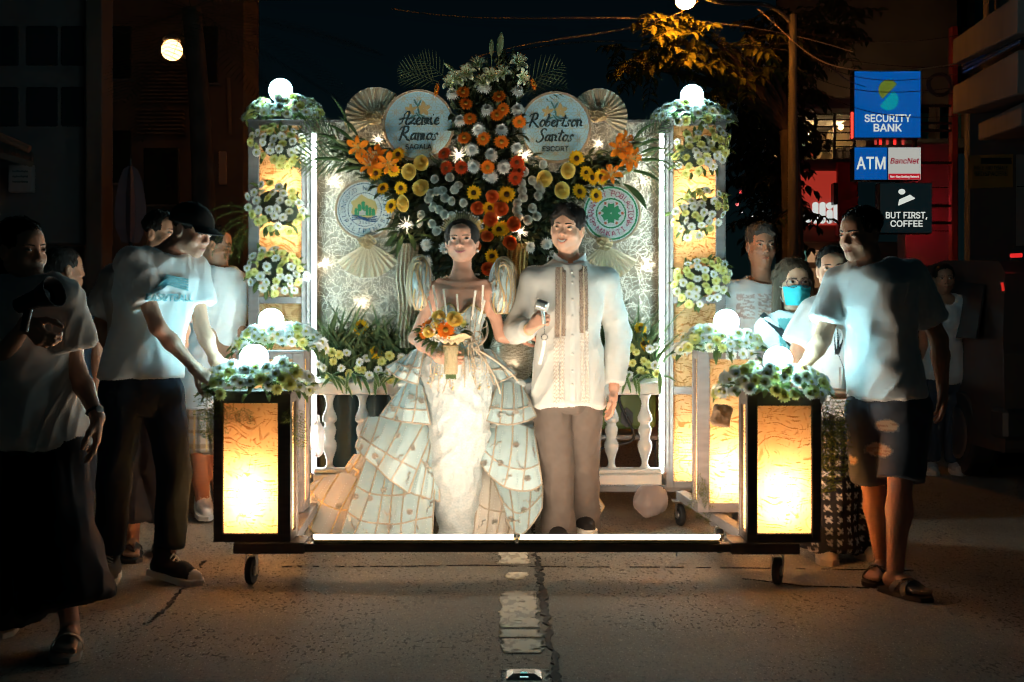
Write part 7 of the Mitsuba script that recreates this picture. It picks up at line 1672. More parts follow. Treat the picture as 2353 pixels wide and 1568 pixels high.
# the woman in front on the left
k, J, F = bystander('woman in a white shirt, black trousers and slippers walking in front at the left edge', 4.4,
    dict(pelvis=(78, 1010), neck=(72, 650), shr=(-2, 690, 0.05), elr=(-10, 840, -0.1), wrr=(62, 742, -0.26), shl=(140, 690, -0.04), ell=(176, 850, 0.0), wrl=(224, 960, -0.06),
         hpr=(40, 1040), hpl=(116, 1040), knr=(40, 1230), knl=(125, 1220, -0.06), anr=(20, 1400, 0.2), anl=(160, 1425, -0.12)), 52,
    dict(smile=0.0, brow=0.9, lids=0.7), V(0.46, 0.30, 0.22), TORSO_F, head_at=(52, 578), hy=(58, -6, -4), hair='long', hs=1.0, fem=True, hdep=0.0, hands=[('l', (0.0, -0.05, -1), (-0.9, -0.2, 0), -1, RELAX), ('r', (0.5, -0.2, -0.45), (0.3, 0.8, 0.2), 1, GRIP)], slim=0.92)
tshirt(k, J, F, [(t, a * 1.12, b * 1.1) for t, a, b in TORSO_F], Z(1020, 4.4), V(0.60, 0.58, 0.55), seed=81, ease=0.036, amp=0.014, neck=0.078, sleeve=0.66)
trousers(k, J, F, Z(1005, 4.4), (0.014, 0.014, 0.016), top=0.120, kn=0.135, an=0.165, end=0.80, seed=82, h=0.012, amp=0.018, wmul=1.05)
a = np.linspace(0, 2 * math.pi, 24); wf = J['wrl']; wd = unit(wf - J['ell']); b1 = unit(np.cross(wd, V(0, 1, 0))); b2 = np.cross(wd, b1); wo = wf - wd * 0.03
wk = obj('watch', tube(np.array([wo + (b1 * math.cos(x) + b2 * math.sin(x)) * 0.029 for x in a]), 0.005, 6), M_BLACK, k, smooth=True)
q = lathe([(1e-4, 0.006), (0.014, 0.005), (0.015, 0), (0.013, -0.004)], 16); q.apply_transform(pose(look(V(0.8, -0.6, 0.2)), wo + unit(V(0.8, -0.6, 0.2)) * 0.031)); obj('dial', q, M_METAL, wk)
fts = []
for s, d, z0 in (('l', V(0.25, -1, 0), 0.028), ('r', V(0.2, -1, 0), 0.028)):
    an = V(J['an' + s][0], J['an' + s][1], 0.10); f = join(bare_foot(an, d, z0)); m = net(f, an - V(0.25, 0.25, 0.2), an + V(0.25, 0.25, 0.12), 0.0065); fts.append((m, np.tile(V(0.42, 0.27, 0.19), (len(m.vertices), 1))))
    sandal(k, an, d, z0 - 0.004, None, STRAPS_SLIDE, m_=mat_of('slipper_pale', (0.40, 0.36, 0.30)))
with_feet(k, fts)
t = thing('megaphone', 'small dark megaphone held up at the chest of the woman at the left edge', 'megaphone'); o = at(96, 682, 3.95); ax = unit(V(0.85, -0.25, 0.30)); R = look(ax)
q = lathe([(1e-4, -0.10), (0.026, -0.10), (0.030, -0.04), (0.034, 0.0), (0.042, 0.04), (0.052, 0.055), (0.054, 0.055), (0.036, -0.002)], 28); q.apply_transform(pose(R, o)); obj('horn', q, M_BLACK, t, smooth=35)
obj('grip', tube([o - ax * 0.05, o - ax * 0.05 - V(0.02, 0, 0.10)], 0.014, 10), M_BLACK, t, smooth=True)
q = lathe([(0.0365, 0.0), (0.020, 0.02), (1e-4, 0.03)], 16); q.apply_transform(pose(R, o)); obj('driver', q, mat_of('grey_plastic', (0.2, 0.2, 0.2)), t)

# those behind the man in the cap
k, J, F = bystander('person in dark cropped trousers and flip-flops behind the capped man', 5.95,
    dict(pelvis=(325, 885), neck=(338, 606), shr=(264, 640), elr=(232, 742, 0.03), wrr=(262, 830, -0.1), shl=(406, 640), ell=(420, 760), wrl=(400, 850), hpr=(300, 915), hpl=(365, 915), knr=(302, 1085), knl=(368, 1075), anr=(303, 1248), anl=(372, 1228, 0.15)), 20,
    dict(smile=0.1), SKIN_TAN * 1.1, head_at=(374, 540), hy=(62, -4, 0), hair='crop', hands=[('r', (0.4, -0.2, -0.8), (0.6, 0.5, 0), 1, RELAX), ('l', (0, 0, -1), (-1, 0, 0), -1, RELAX)])
tshirt(k, J, F, TORSO_M, Z(925, 5.95), V(0.56, 0.48, 0.42), seed=91, ease=0.03, h=0.011, sleeve=0.8)
trousers(k, J, F, Z(905, 5.95), (0.03, 0.032, 0.036), top=0.11, kn=0.105, an=0.10, end=0.66, seed=92, h=0.011)
fts = []
for s, d in (('r', V(0.3, -1, 0)), ('l', V(0.4, -1, 0))):
    an = V(J['an' + s][0], J['an' + s][1], 0.10); m = net(join(bare_foot(an, d, 0.028)), an - V(0.25, 0.25, 0.2), an + V(0.25, 0.25, 0.12), 0.008); fts.append((m, np.tile(SKIN_TAN * 1.1, (len(m.vertices), 1)))); sandal(k, an, d, 0.024, None, STRAPS_FLIP, m_=M_RUBBER)
with_feet(k, fts)
def plaid(p, c):
    c[:] = V(0.36, 0.34, 0.30); a, b = p[:, 0] * 30, p[:, 2] * 24; c[np.abs(a % 2 - 1) < 0.28] *= 0.55; c[np.abs(b % 2 - 1) < 0.25] *= V(0.7, 0.6, 0.45); c[np.abs((a + 0.7) % 2 - 1) < 0.07] = V(0.5, 0.36, 0.14); return c
k, J, F = bystander('person in plaid shorts with a backpack, behind the capped man', 7.0,
    dict(pelvis=(482, 888), neck=(503, 620), shr=(458, 642, -0.04), elr=(470, 750, -0.1), wrr=(500, 800, -0.2), shl=(530, 644, 0.03), ell=(542, 740, 0.03), wrl=(566, 800, -0.06), hpr=(462, 912), hpl=(505, 912), knr=(460, 1045, -0.03), knl=(505, 1045), anr=(466, 1178, 0.1), anl=(508, 1190, 0.3)), 30,
    dict(smile=0.0), SKIN_TAN, head_at=(494, 566), hy=(95, -12, 0), hair='crop', hands=[('r', (0.6, -0.2, -0.4), (0.3, 0.5, -0.6), 1, RELAX), ('l', (0.5, -0.3, -0.6), (0, 0.5, -0.6), 1, RELAX)], hs=1.02)
tk = tshirt(k, J, F, TORSO_M, Z(935, 7.0), TEE, seed=95, ease=0.03, h=0.010, sleeve=0.8)
trousers(k, J, F, Z(900, 7.0), (0.3, 0.3, 0.28), top=0.105, kn=0.100, an=0.09, end=-0.06, seed=96, h=0.009, pattern=plaid, name='plaid_shorts')
for s, d in (('r', V(0.35, -1, 0)), ('l', V(0.3, -1, 0))): sneaker(k, V(J['an' + s][0], J['an' + s][1], 0), d, 0.03 if s == 'r' else 0.002, (0.66, 0.64, 0.60), sole=(0.70, 0.68, 0.62), pitch=-0.2 if s == 'r' else 0.0)
bkp = net(rbox(V(0, 0, 0), (0.15, 0.09, 0.22), 0.07), (-0.2, -0.15, -0.28), (0.2, 0.15, 0.28), 0.012); bkp.apply_transform(pose(dirs(30), at(512, 730, 7.0) - F * 0.23)); obj('backpack', bkp, mat_of('backpack', (0.22, 0.09, 0.10)), k, smooth=True)
stp = trimesh.creation.extrude_polygon(LineString([(0.01, 0.16), (0.0, 0.05), (0.02, -0.16)]).buffer(0.02, cap_style=2).segmentize(0.012), 0.003, engine='earcut'); front_decal(k, tk, 'backpack_strap', stp, at(452, 660, 6.5), (1, 0.3, 0), M_CAP)
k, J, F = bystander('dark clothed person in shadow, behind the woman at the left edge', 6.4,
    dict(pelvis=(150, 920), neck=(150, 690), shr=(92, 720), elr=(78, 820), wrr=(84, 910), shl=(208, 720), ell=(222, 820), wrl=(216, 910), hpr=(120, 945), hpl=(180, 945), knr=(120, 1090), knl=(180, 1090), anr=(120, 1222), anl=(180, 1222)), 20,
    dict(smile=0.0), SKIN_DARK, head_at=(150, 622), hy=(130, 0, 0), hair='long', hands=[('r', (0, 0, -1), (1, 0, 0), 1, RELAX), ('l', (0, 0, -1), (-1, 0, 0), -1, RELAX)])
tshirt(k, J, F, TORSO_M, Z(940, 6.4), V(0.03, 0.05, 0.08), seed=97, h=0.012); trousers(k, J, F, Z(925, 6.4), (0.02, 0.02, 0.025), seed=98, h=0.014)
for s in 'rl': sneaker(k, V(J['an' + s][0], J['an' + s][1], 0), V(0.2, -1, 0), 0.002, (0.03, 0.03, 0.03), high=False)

# far on the right
k, J, F = bystander('woman in a white tank top and jeans in the dark, beyond the torn shorts man', 9.2,
    dict(pelvis=(2168, 860), neck=(2170, 682), shr=(2130, 700), elr=(2122, 770), wrr=(2128, 840), shl=(2212, 700), ell=(2222, 775), wrl=(2218, 845), hpr=(2148, 880), hpl=(2190, 880), knr=(2142, 970), knl=(2192, 970), anr=(2136, 1060), anl=(2196, 1062)), -5,
    dict(smile=0.1), SKIN_TAN, TORSO_F, head_at=(2169, 644), hy=(-8, 0, 0), hair='long', fem=True, h=0.012, hands=[('r', (0, 0, -1), (1, 0, 0), 1, RELAX), ('l', (0, 0, -1), (-1, 0, 0), -1, RELAX)], slim=0.9)
tshirt(k, J, F, TORSO_F, Z(880, 9.2), TEE, seed=101, h=0.012, sleeve=0.02, neck=0.11, scoop=0.05, ease=0.014, name='tank_top'); trousers(k, J, F, Z(870, 9.2), (0.05, 0.07, 0.10), seed=102, h=0.013)
for s in 'rl': sneaker(k, V(J['an' + s][0], J['an' + s][1], 0), V(-0.2, -1, 0), 0.002, (0.5, 0.48, 0.46), high=False)
k, J, F = bystander('person with a dark strap across a grey shirt seen from behind in the street', 12.0,
    dict(pelvis=(2278, 830), neck=(2280, 666), shr=(2315, 680), elr=(2322, 740), wrr=(2318, 800), shl=(2244, 680), ell=(2236, 740), wrl=(2240, 800), hpr=(2296, 846), hpl=(2262, 846), knr=(2298, 925), knl=(2260, 925), anr=(2300, 990), anl=(2260, 990)), 175,
    dict(smile=0.0), SKIN_TAN, head_at=(2280, 632), hy=(170, 0, 0), hair='long', h=0.014, hands=[('r', (0, 0, -1), (1, 0, 0), 1, RELAX), ('l', (0, 0, -1), (-1, 0, 0), -1, RELAX)])
tk = tshirt(k, J, F, TORSO_M, Z(845, 12.0), V(0.4, 0.42, 0.43), seed=103, h=0.014); trousers(k, J, F, Z(835, 12.0), (0.02, 0.02, 0.02), seed=104, h=0.015)
for s in 'rl': sneaker(k, V(J['an' + s][0], J['an' + s][1], 0), V(0, 1, 0), 0.002, (0.05, 0.05, 0.05), high=False)
stp = trimesh.creation.extrude_polygon(LineString([(-0.14, 0.30), (0.0, 0.05), (0.16, -0.22)]).buffer(0.02, cap_style=2).segmentize(0.015), 0.003, engine='earcut'); front_decal(k, tk, 'bag_strap', stp, at(2278, 740, 11.8), (1, 0, 0), M_CAP)
# ---------------------------------------------------------------- street: signs, lamps, tree, buildings, cables
def pbox(u0, u1, v0, v1, Y, d, bevel=0.01): return box([X(u0, Y), Y, Z(v1, Y)], [X(u1, Y), Y + d, Z(v0, Y)], bevel)
M_CONC = mat('dark_concrete', lambda p, n, uv: mikit.mix((0.10, 0.10, 0.10), (0.20, 0.195, 0.19), FB(p.x * 1.7, p.y * 1.7, p.z * 1.1, octaves=4)), 0.85)
M_TEALLIT = mat('teal_wall', lambda p, n, uv: mikit.mix((0.02, 0.15, 0.18), (0.035, 0.22, 0.26), FB(p.x * 0.8, p.y * 0.8, p.z * 0.5, octaves=4)), 0.85)  # teal light falling on the tower is put into the wall colour
M_BROWNWALL = mat('brown_wall', lambda p, n, uv: mikit.mix((0.10, 0.075, 0.06), (0.19, 0.14, 0.11), FB(p.x * 1.5, p.y * 1.5, p.z * 1.5, octaves=4)), 0.85)
M_GLASSDARK = mat('dark_window', (0.02, 0.024, 0.028), 0.12, spec=0.6)
M_CABLE = mat('cable', (0.05, 0.04, 0.04), 0.6)
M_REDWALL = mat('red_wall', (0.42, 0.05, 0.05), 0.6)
M_EMIT = mat('sign_face', (0.04, 0.04, 0.04), 0.5)
def flat(shape, z0, z1, o, e=None, m=None, name='lettering', t=None, w=0.02):
    return obj(name, facing(shape if isinstance(shape, trimesh.Trimesh) else slab(shape, z0, z1), o), m or M_EMIT, t, emit=e, weight=w if e is not None else None)
YSN = 18.0; sS = YSN / FOCAL
def lightbox(label, u0, u1, v0, v1, face, panes=None):
    t = thing('lightbox_sign', label, 'sign', 'lightbox signs on the pylon'); o = at((u0 + u1) / 2, (v0 + v1) / 2, YSN); w, h = (u1 - u0) * sS / 2, (v1 - v0) * sS / 2
    obj('case', box(o + V(-w, 0.004, -h), o + V(w, 0.22, h), 0.01), M_BLACK, t)
    for x0, x1, c in (panes or [(-1, 1, face)]): flat(sbox(x0 * w + 0.008, -h + 0.012, x1 * w - 0.008, h - 0.012), 0.0, 0.003, o, c, name='face', t=t)
    return t, o, w, h
WHT = (0.62, 0.66, 0.60)
t, o, w, h = lightbox('large blue lit bank sign with an olive and turquoise S shaped emblem', 1962.5, 2116.5, 162, 318, (0.0, 0.075, 0.32))
a = np.linspace(math.radians(33), math.radians(243), 40); c1 = np.array([(0.02 + 0.30 * math.cos(x), 0.42 + 0.30 * math.sin(x)) for x in a]); e1 = Polygon([*c1, (-0.15, 0.16)]); c2 = np.array([(0.02 + 0.30 * math.cos(x), 0.12 + 0.30 * math.sin(x)) for x in np.linspace(math.radians(213), math.radians(423), 40)])
for pts, c in ((e1, (0.10, 0.14, 0.015)), (Polygon([*c2, (0.15, 0.38)]), (0.0, 0.24, 0.30))): flat(affinity.scale(pts, w, h, origin=(0, 0)), 0.006, 0.010, o, c, name='emblem', t=t)
for s, y in (('SECURITY', -0.52), ('BANK', -0.80)):
    q = words(s, h * 0.215, 0.004, True, width=w * (1.38 if s == 'SECURITY' else 0.84)); q.apply_translation([0, y * h, 0.006]); flat(q, 0, 0, o, WHT, t=t)
t, o, w, h = lightbox('half blue, half white lit sign reading ATM', 1962.5, 2117, 337.5, 415, None, [(-1, 0.0, (0.0, 0.075, 0.32)), (0.0, 1, (0.42, 0.42, 0.38))])
q = words('ATM', h * 0.70, 0.004, True, width=w * 0.86); q.apply_translation([-0.5 * w, -h * 0.32, 0.006]); flat(q, 0, 0, o, WHT, t=t)
q = words('BancNet', h * 0.32, 0.004, True, width=w * 0.84); q.apply_transform(np.array([[1, 0.2, 0, 0.49 * w], [0, 1, 0, 0.0], [0, 0, 1, 0.006], [0, 0, 0, 1]])); flat(q, 0, 0, o, (0.22, 0.005, 0.02), t=t)
flat(sbox(0.02 * w, -0.95 * h, 0.97 * w, -0.60 * h), 0.004, 0.006, o, (0.42, 0.01, 0.02), name='band', t=t); q = words('Non-Stop Banking Network', h * 0.13, 0.003, True, width=w * 0.86); q.apply_translation([0.5 * w, -0.84 * h, 0.007])
for q in by_word(q, h * 0.045): flat(q, 0, 0, o, WHT, t=t)
t, o, w, h = lightbox('black lit sign reading BUT FIRST, COFFEE', 2021, 2142, 420, 537, (0.001, 0.007, 0.009))
for s, y, x in (('BUT FIRST,', -0.40, 0.84), ('COFFEE', -0.73, 0.64)):
    q = words(s, h * 0.24, 0.004, True, width=w * 1.6 * x / 0.84 * (0.98 if x > 0.7 else 1)); q.apply_translation([0.02 * w, y * h, 0.006])
    for q in by_word(q, h * 0.065): flat(q, 0, 0, o, WHT, t=t)
flat(affinity.scale(Polygon([(-.28, .12), (-.24, .32), (.15, .50), (.32, .38)]).buffer(0.02), w, h, origin=(0, 0)), 0.006, 0.010, o, WHT, name='emblem', t=t); flat(affinity.scale(affinity.rotate(affinity.scale(Point(0, 0).buffer(.12), 1.05, .9), -15), w, h, origin=(0, 0)).buffer(0) if False else affinity.translate(affinity.scale(Point(0, 0).buffer(1, 12), .13 * w, .11 * h), -.16 * w, .64 * h), 0.006, 0.010, o, WHT, name='emblem', t=t)
# red lamps and the pylon
t = thing('sign_pylon', 'dark steel pylon with brackets that carries the lit signs', 'pylon')
obj('post', pbox(2188, 2202, 60, 720, YSN + 0.1, 0.16), M_REDWALL, t)  # red light on the post is put into its base colour
for v in (243, 283, 300, 374, 473, 512): obj('bracket', pbox(2117 if v < 420 else 2142, 2188, v - 3, v + 3, YSN + 0.12, 0.05), M_BLACK, t)
obj('post', pbox(2100, 2108, 318, 338, YSN + 0.1, 0.08), M_BLACK, t); obj('post', pbox(2060, 2068, 414, 420, YSN + 0.1, 0.08), M_BLACK, t)
for i, u in enumerate((2012, 2023, 2039, 2056, 2075)):
    t = thing('red_lamp', 'small red lamp tube between the bank sign and the ATM sign', 'lamp', 'red lamp tubes between the signs'); obj('tube', tube([at(u, 323, YSN + 0.2), at(u, 333, YSN + 0.2)], 0.022, 8), M_EMIT, t, emit=(2.2 if i in (1, 3) else 0.45, 0.04, 0.03), weight=0.03)
t = thing('red_lamp', 'long upright red lamp tube at the left edge of the bank sign', 'lamp'); obj('tube', tube([at(1958, 258, YSN + 0.05), at(1958, 318, YSN + 0.05)], 0.02, 8), M_EMIT, t, emit=(2.5, 0.10, 0.06), weight=0.01)
t = thing('red_lamp', 'upright red lamp tube hidden behind the coffee sign, lighting the wall', 'lamp'); obj('tube', tube([at(2118, 440, YSN + 0.8), at(2118, 530, YSN + 0.8)], 0.03, 8), M_EMIT, t, emit=(15.0, 0.8, 1.1), weight=0.08)  # added tube, out of sight, to redden the wall panel

# shop with the red fascia and a lit upper floor
YB2 = 22.0
t = thing('shop_building', 'shop building with a red lit fascia, glowing letters and a lit upper floor', 'building')
obj('wall', pbox(1790, 2200, -400, 240, YB2 + 3.0, 0.3), M_BROWNWALL, t)
obj('floor_slab', pbox(1760, 1975, 366, 392, YB2, 3.0), M_CONC, t); obj('floor_slab', pbox(1760, 1990, 225, 250, YB2 - 0.4, 3.4), M_CONC, t)
obj('back_wall', pbox(1760, 1990, 250, 366, YB2 + 2.6, 0.2), mat('cream_wall', (0.55, 0.45, 0.30), 0.8), t)
for u in (1762, 1800, 1872, 1916, 1962): obj('mullion', pbox(u, u + 5, 250, 366, YB2 + 0.05, 0.08), M_BLACK, t)
for v in (262, 274, 290, 304, 322, 336, 346): obj('railing', pbox(1766, 1962, v, v + 2.2, YB2 + 0.14, 0.03, 0), M_BLACK, t)
for u, v, c in ((1880, 268, 1), (1940, 262, 1), (1932, 288, 2.2), (1858, 300, 1.0), (1895, 255, 0.8)):
    b = trimesh.creation.icosphere(1, 0.05); b.apply_translation(at(u, v + 4, YB2 + 1.2)); obj('ceiling_lamp', b, M_EMIT, t, emit=np.array((95, 60, 26.0)) * c, weight=0.06)
for u0, u1, v0, v1, c in ((1850, 1862, 330, 355, (0.6, 0.08, 0.06)), (1866, 1880, 328, 356, (0.6, 0.1, 0.08)), (1840, 1850, 300, 350, (0.2, 0.4, 0.36)), (1900, 1914, 300, 350, (0.4, 0.34, 0.22)), (1925, 1936, 340, 364, (0.05, 0.04, 0.04)), (1945, 1953, 335, 364, (0.05, 0.04, 0.04))): obj('shelf', pbox(u0, u1, v0, v1, YB2 + 2.2, 0.3), mat_of('shelf', c), t)
flat(sbox(X(1828, YB2), Z(518, YB2), X(1925, YB2), Z(394, YB2)), 0, 0.05, V(0, YB2, 0), (0.33, 0.024, 0.014), name='fascia', t=t, w=0.03)
obj('fascia_side', pbox(1925, 1972, 372, 540, YB2 - 0.15, 0.6), M_REDWALL, t); obj('speaker', pbox(1916, 1926, 420, 470, YB2 - 0.3, 0.2), M_BLACK, t)
obj('fascia_lower', pbox(1828, 1990, 519, 556, YB2 + 0.02, 0.2), mat('rust_wall', (0.30, 0.10, 0.06), 0.7), t)
def blob(ch):
    cap = lambda x0, y0, x1, y1, r=0.26: LineString([(x0, y0), (x1, y1)]).buffer(r, 8)
    return {'J': (1.0, unary_union([cap(0.6, 2.0, 0.6, 0.6), LineString([(0.6, 0.6), (0.35, 0.2), (0.0, 0.3)]).buffer(0.26, 8)])), 'o': (1.25, Point(0.6, 0.55).buffer(0.62).difference(Point(0.6, 0.55).buffer(0.17))), 'l': (0.68, cap(0.28, 0.22, 0.28, 1.75)),
            'i': (0.68, unary_union([cap(0.28, 0.22, 0.28, 1.05), Point(0.28, 1.66).buffer(0.31)])), 'b': (1.25, unary_union([cap(0.26, 0.3, 0.26, 1.75), Point(0.62, 0.55).buffer(0.60).difference(Point(0.64, 0.55).buffer(0.16))])), 'e': (1.25, Point(0.6, 0.55).buffer(0.62).difference(sbox(0.55, 0.28, 1.3, 0.46)))}[ch]
x = -2.0; hh = 24 * YB2 / FOCAL
for ch in 'Jollibee':
    wd, g = blob(ch); flat(affinity.scale(affinity.translate(g, x, 0), hh, hh, origin=(0, 0)), 0.06, 0.12, at(1858, 514, YB2), (0.62, 0.66, 0.62), name='letter', t=t, w=0.03); x += wd
flat(sbox(X(1826, YB2), Z(660, YB2), X(1850, YB2), Z(560, YB2)), 0, 0.02, V(0, YB2 + 0.5, 0), (0.42, 0.22, 0.05), name='lit_window', t=t, w=0.03); flat(sbox(X(1852, YB2), Z(612, YB2), X(1868, YB2), Z(572, YB2)), 0, 0.02, V(0, YB2 + 0.5, 0), (0.05, 0.16, 0.12), name='lit_window', t=t, w=0.03)
flat(sbox(X(1870, YB2), Z(600, YB2), X(1912, YB2), Z(572, YB2)), 0, 0.02, V(0, YB2 + 0.5, 0), (0.40, 0.22, 0.11), name='lit_window', t=t, w=0.03)
for v in (578, 586, 593): obj('shutter_bar', pbox(1872, 1910, v, v + 1.6, YB2 + 0.44, 0.02, 0), M_BROWNWALL, t)
flat(sbox(X(1870, YB2), Z(660, YB2), X(1980, YB2), Z(614, YB2)), 0, 0.02, V(0, YB2 + 0.5, 0), (0.16, 0.08, 0.035), name='lit_window', t=t, w=0.03)
obj('ground_wall', pbox(1790, 2200, 556, 790, YB2 + 0.6, 0.3), M_BROWNWALL, t)
t = thing('red_wall_building', 'wall panel washed in red light right of the coffee sign', 'building'); obj('wall', pbox(2080, 2186, 330, 800, YSN + 1.6, 0.4), mat('pink_wall', (0.42, 0.22, 0.24), 0.7), t)
for v in (430, 530, 610): obj('joint', pbox(2080, 2186, v, v + 2, YSN + 1.594, 0.01, 0), M_BLACK, t)

# tall building, teal light put into its wall colour, and the dark one at the right edge
t = thing('tower_block', 'tall teal grey building with pilasters above the lit signs', 'building'); YT = 26
obj('wall', pbox(1950, 2262, -500, 330, YT, 1.5), M_TEALLIT, t)
for u0, u1 in ((1925, 1968), (2030, 2050), (2090, 2104), (2150, 2160), (2226, 2240)): obj('pilaster', pbox(u0, u1, -500, 330, YT - 0.45, 0.45), M_BROWNWALL, t)
for u0, u1 in ((1972, 2026), (2054, 2086), (2108, 2146), (2164, 2222)):
    for v in (-60, 60, 190): obj('window', pbox(u0 + 6, u1 - 6, v, v + 70, YT - 0.05, 0.06), M_GLASSDARK, t)
obj('cornice', pbox(1910, 2262, 318, 340, YT - 0.9, 0.9), M_CONC, t)
t = thing('corner_building', 'dark building with slatted windows and sloping concrete ledges at the right edge', 'building'); YC2 = 15.0
xc = X(2225, YC2)
obj('wall', box([xc, YC2, 0.0], [xc + 9, YC2 + 0.15, 4.2], 0.02), M_CONC, t)
obj('wall', box([xc + 0.25, YC2 + 0.02, 4.2], [xc + 9, YC2 + 0.17, 9.5], 0.02), M_CONC, t)
obj('wing', box([xc + 2.2, YC2 + 0.175, 0.0], [xc + 9, YC2 + 3.2, 9.4], 0.02), M_CONC, t)
def slope(u0, v0, u1, v1, hgt, Y0, Y1, name='ledge', m=M_CONC):
    a, b = at(u0, v0, Y0), at(u1, v1, Y1); d = b - a; L = np.linalg.norm(d); d /= L; s = unit(np.cross(d, V(0, 0, 1))); q = box([0, -0.25, -hgt], [L, 0.25, 0], 0.01); q.apply_transform(frame(d, -s, np.cross(d, -s), a)); return obj(name, q, m, t)
slope(2240, 196, 2420, 110, 0.34, 14.4, 9.0); slope(2240, 88, 2420, -20, 0.30, 14.4, 9.0); slope(2300, 282, 2420, 232, 0.20, 14.0, 10.0)
for i in range(9): slope(2260, 150 + 9 * i - 60, 2420, 90 + 10 * i - 80, 0.03, 14.8, 9.6, 'window_slat', M_GLASSDARK)
obj('pipe', tube([at(2291, -20, 13.5), at(2293, 190, 13.5)], 0.03, 8), M_BROWNWALL, t)
t = thing('banner', 'yellow banner with dark lettering on the dark wall at the right edge', 'banner'); o = at(2276, 394, YC2 - 0.06); wv = sheet(np.array([[o + V(x * 0.29, -0.012 * math.sin(x * 5 + z), z * 0.21 + 0.01 * x) for x in np.linspace(-1, 1, 12)] for z in np.linspace(-1, 1, 6)]), 0.003); obj('cloth', wv, mat_of('banner_yellow', (0.52, 0.33, 0.07)), t)
for s, y, hh in (('MALE AND FEMALE', 0.02, 0.045), ('BEDSPACERS', -0.06, 0.055)):
    q = words(s, hh, 0.002, True, width=0.42); q.apply_translation([0.0, y, 0.018])
    for q in by_word(q, 0.009): obj('lettering', facing(q, o), M_BLACK, t)
obj('dark_band', facing(slab(sbox(-0.13, 0.09, 0.26, 0.17), 0.017, 0.019), o), M_BLACK, t)
t = thing('poster', 'tall pale blank poster on the dark wall at the right edge', 'poster'); obj('sheet', pbox(2335, 2400, 355, 565, YC2 - 0.03, 0.006, 0), mat_of('poster_pale', (0.42, 0.43, 0.40)), t); obj('frame_line', facing(slab(sbox(-0.13, 0.0, 0.2, 0.012), 0, 0.002), at(2360, 430, YC2 - 0.034)), M_BLACK, t)

# street lamps
def sodium(label, u, v, r, Y, k, c=(1.0, 0.44, 0.09)):
    t = thing('street_lamp', label, 'street lamp', 'orange street lamps'); o = at(u, v, Y); return t, o
SOD = np.array((1.0, 0.30, 0.03))
t, o = sodium('orange street lamp on a long curved arm at the top, above the lit leaves', 1575, -2, 0, 15.3, 1)
pole_u = 1822
P = np.array([at(pole_u, 760, 16.2) * V(1, 1, 0), at(pole_u, 400, 16.2), at(pole_u, 34, 16.2)]); P[0, 2] = 0
obj('pole', tube(P, [0.085, 0.07, 0.055], 12), mat('grey_pole', (0.15, 0.14, 0.13), 0.6), t, smooth=True)
obj('arm', tube(smooth_path([at(pole_u, 60, 16.2), at(1795, 30, 16.15), at(1730, 8, 15.8), at(1610, -10, 15.35)], 16), 0.03, 10), 'mat_grey_pole', t, smooth=True)
q = lathe([(1e-4, 0.10), (0.10, 0.09), (0.16, 0.02), (0.165, 0.0), (0.15, 0.0), (0.13, 0.02)], 20); q.apply_scale([1.35, 1, 1]); q.apply_translation(o + V(0.02, 0, 0.02)); obj('hood', q, M_CONC, t, smooth=30)
b = trimesh.creation.icosphere(3, 0.135); b.apply_scale([1.0, 0.9, 0.95]); b.apply_translation(o + V(0, 0, -0.01)); obj('glass', b, M_EMIT, t, emit=SOD * 230, weight=0.4, smooth=True)
t, o = sodium('orange street lamp seen through palm leaves at the upper left', 395, 116, 0, 14.0, 1)
b = trimesh.creation.icosphere(3, 0.125); b.apply_translation(o); obj('glass', b, M_EMIT, t, emit=np.array((7.5, 3.3, 1.05)), weight=0.15, smooth=True)
obj('arm', tube(smooth_path([o + V(0, 0.1, 0.14), o + V(-0.2, 0.6, 0.3), o + V(-0.2, 1.9, 0.1)], 12), 0.03, 8), 'mat_grey_pole', t, smooth=True); q = lathe([(1e-4, 0.19), (0.06, 0.18), (0.11, 0.125), (0.105, 0.11)], 18); q.apply_translation(o); obj('hood', q, M_CONC, t, smooth=30)

# tree under the lamp
def branch_leaves(o, d, r, L=0.9, n=9, ll=0.19, c=(0.16, 0.17, 0.04)):
    """A hanging twig with paired leaflets."""
    out = []; s = np.linspace(0, 1, 8); P = o + s[:, None] * unit(d) * L + (s ** 2)[:, None] * V(0, 0, -0.35 * L); out.append(paint(tube(P, 0.006, 4), (0.08, 0.06, 0.04)))
    for i in range(n):
        q = 0.15 + 0.85 * i / n; p = o + q * unit(d) * L + q * q * V(0, 0, -0.35 * L)
        for sd in (-1, 1):
            m, cc = f_leaf(r, ll * r.uniform(0.75, 1.15), ll * 0.42, np.array(c) * 0.8, np.array(c) * r.uniform(0.9, 1.3), 0.5, n=3)
            side = unit(np.cross(unit(d), V(0, 0, 1))) * sd; dd = unit(side * 0.8 + unit(d) * 0.35 + V(0, 0, -0.45) + r.normal(0, 0.2, 3)); y = unit(np.cross(V(0, -0.2, 1) + r.normal(0, 0.3, 3), dd)); m.apply_transform(frame(dd, y, np.cross(dd, y), p)); out.append((m, cc))
    return out
r = np.random.default_rng(123)
t = thing('street_tree', 'tree with hanging leaves lit orange by the street lamp above them', 'tree')
base_t = at(1818, 760, 17.2) * V(1, 1, 0)
fork = at(1812, 300, 17.2)
obj('trunk', tube(smooth_path([base_t, at(1822, 560, 17.2), fork], 14), np.linspace(0.20, 0.13, 14), 12), mat('bark', lambda p, n, uv: mikit.mix((0.05, 0.04, 0.03), (0.12, 0.09, 0.07), FB(p.x * 16, p.y * 16, p.z * 5)), 0.9), t, smooth=True)
tips = []
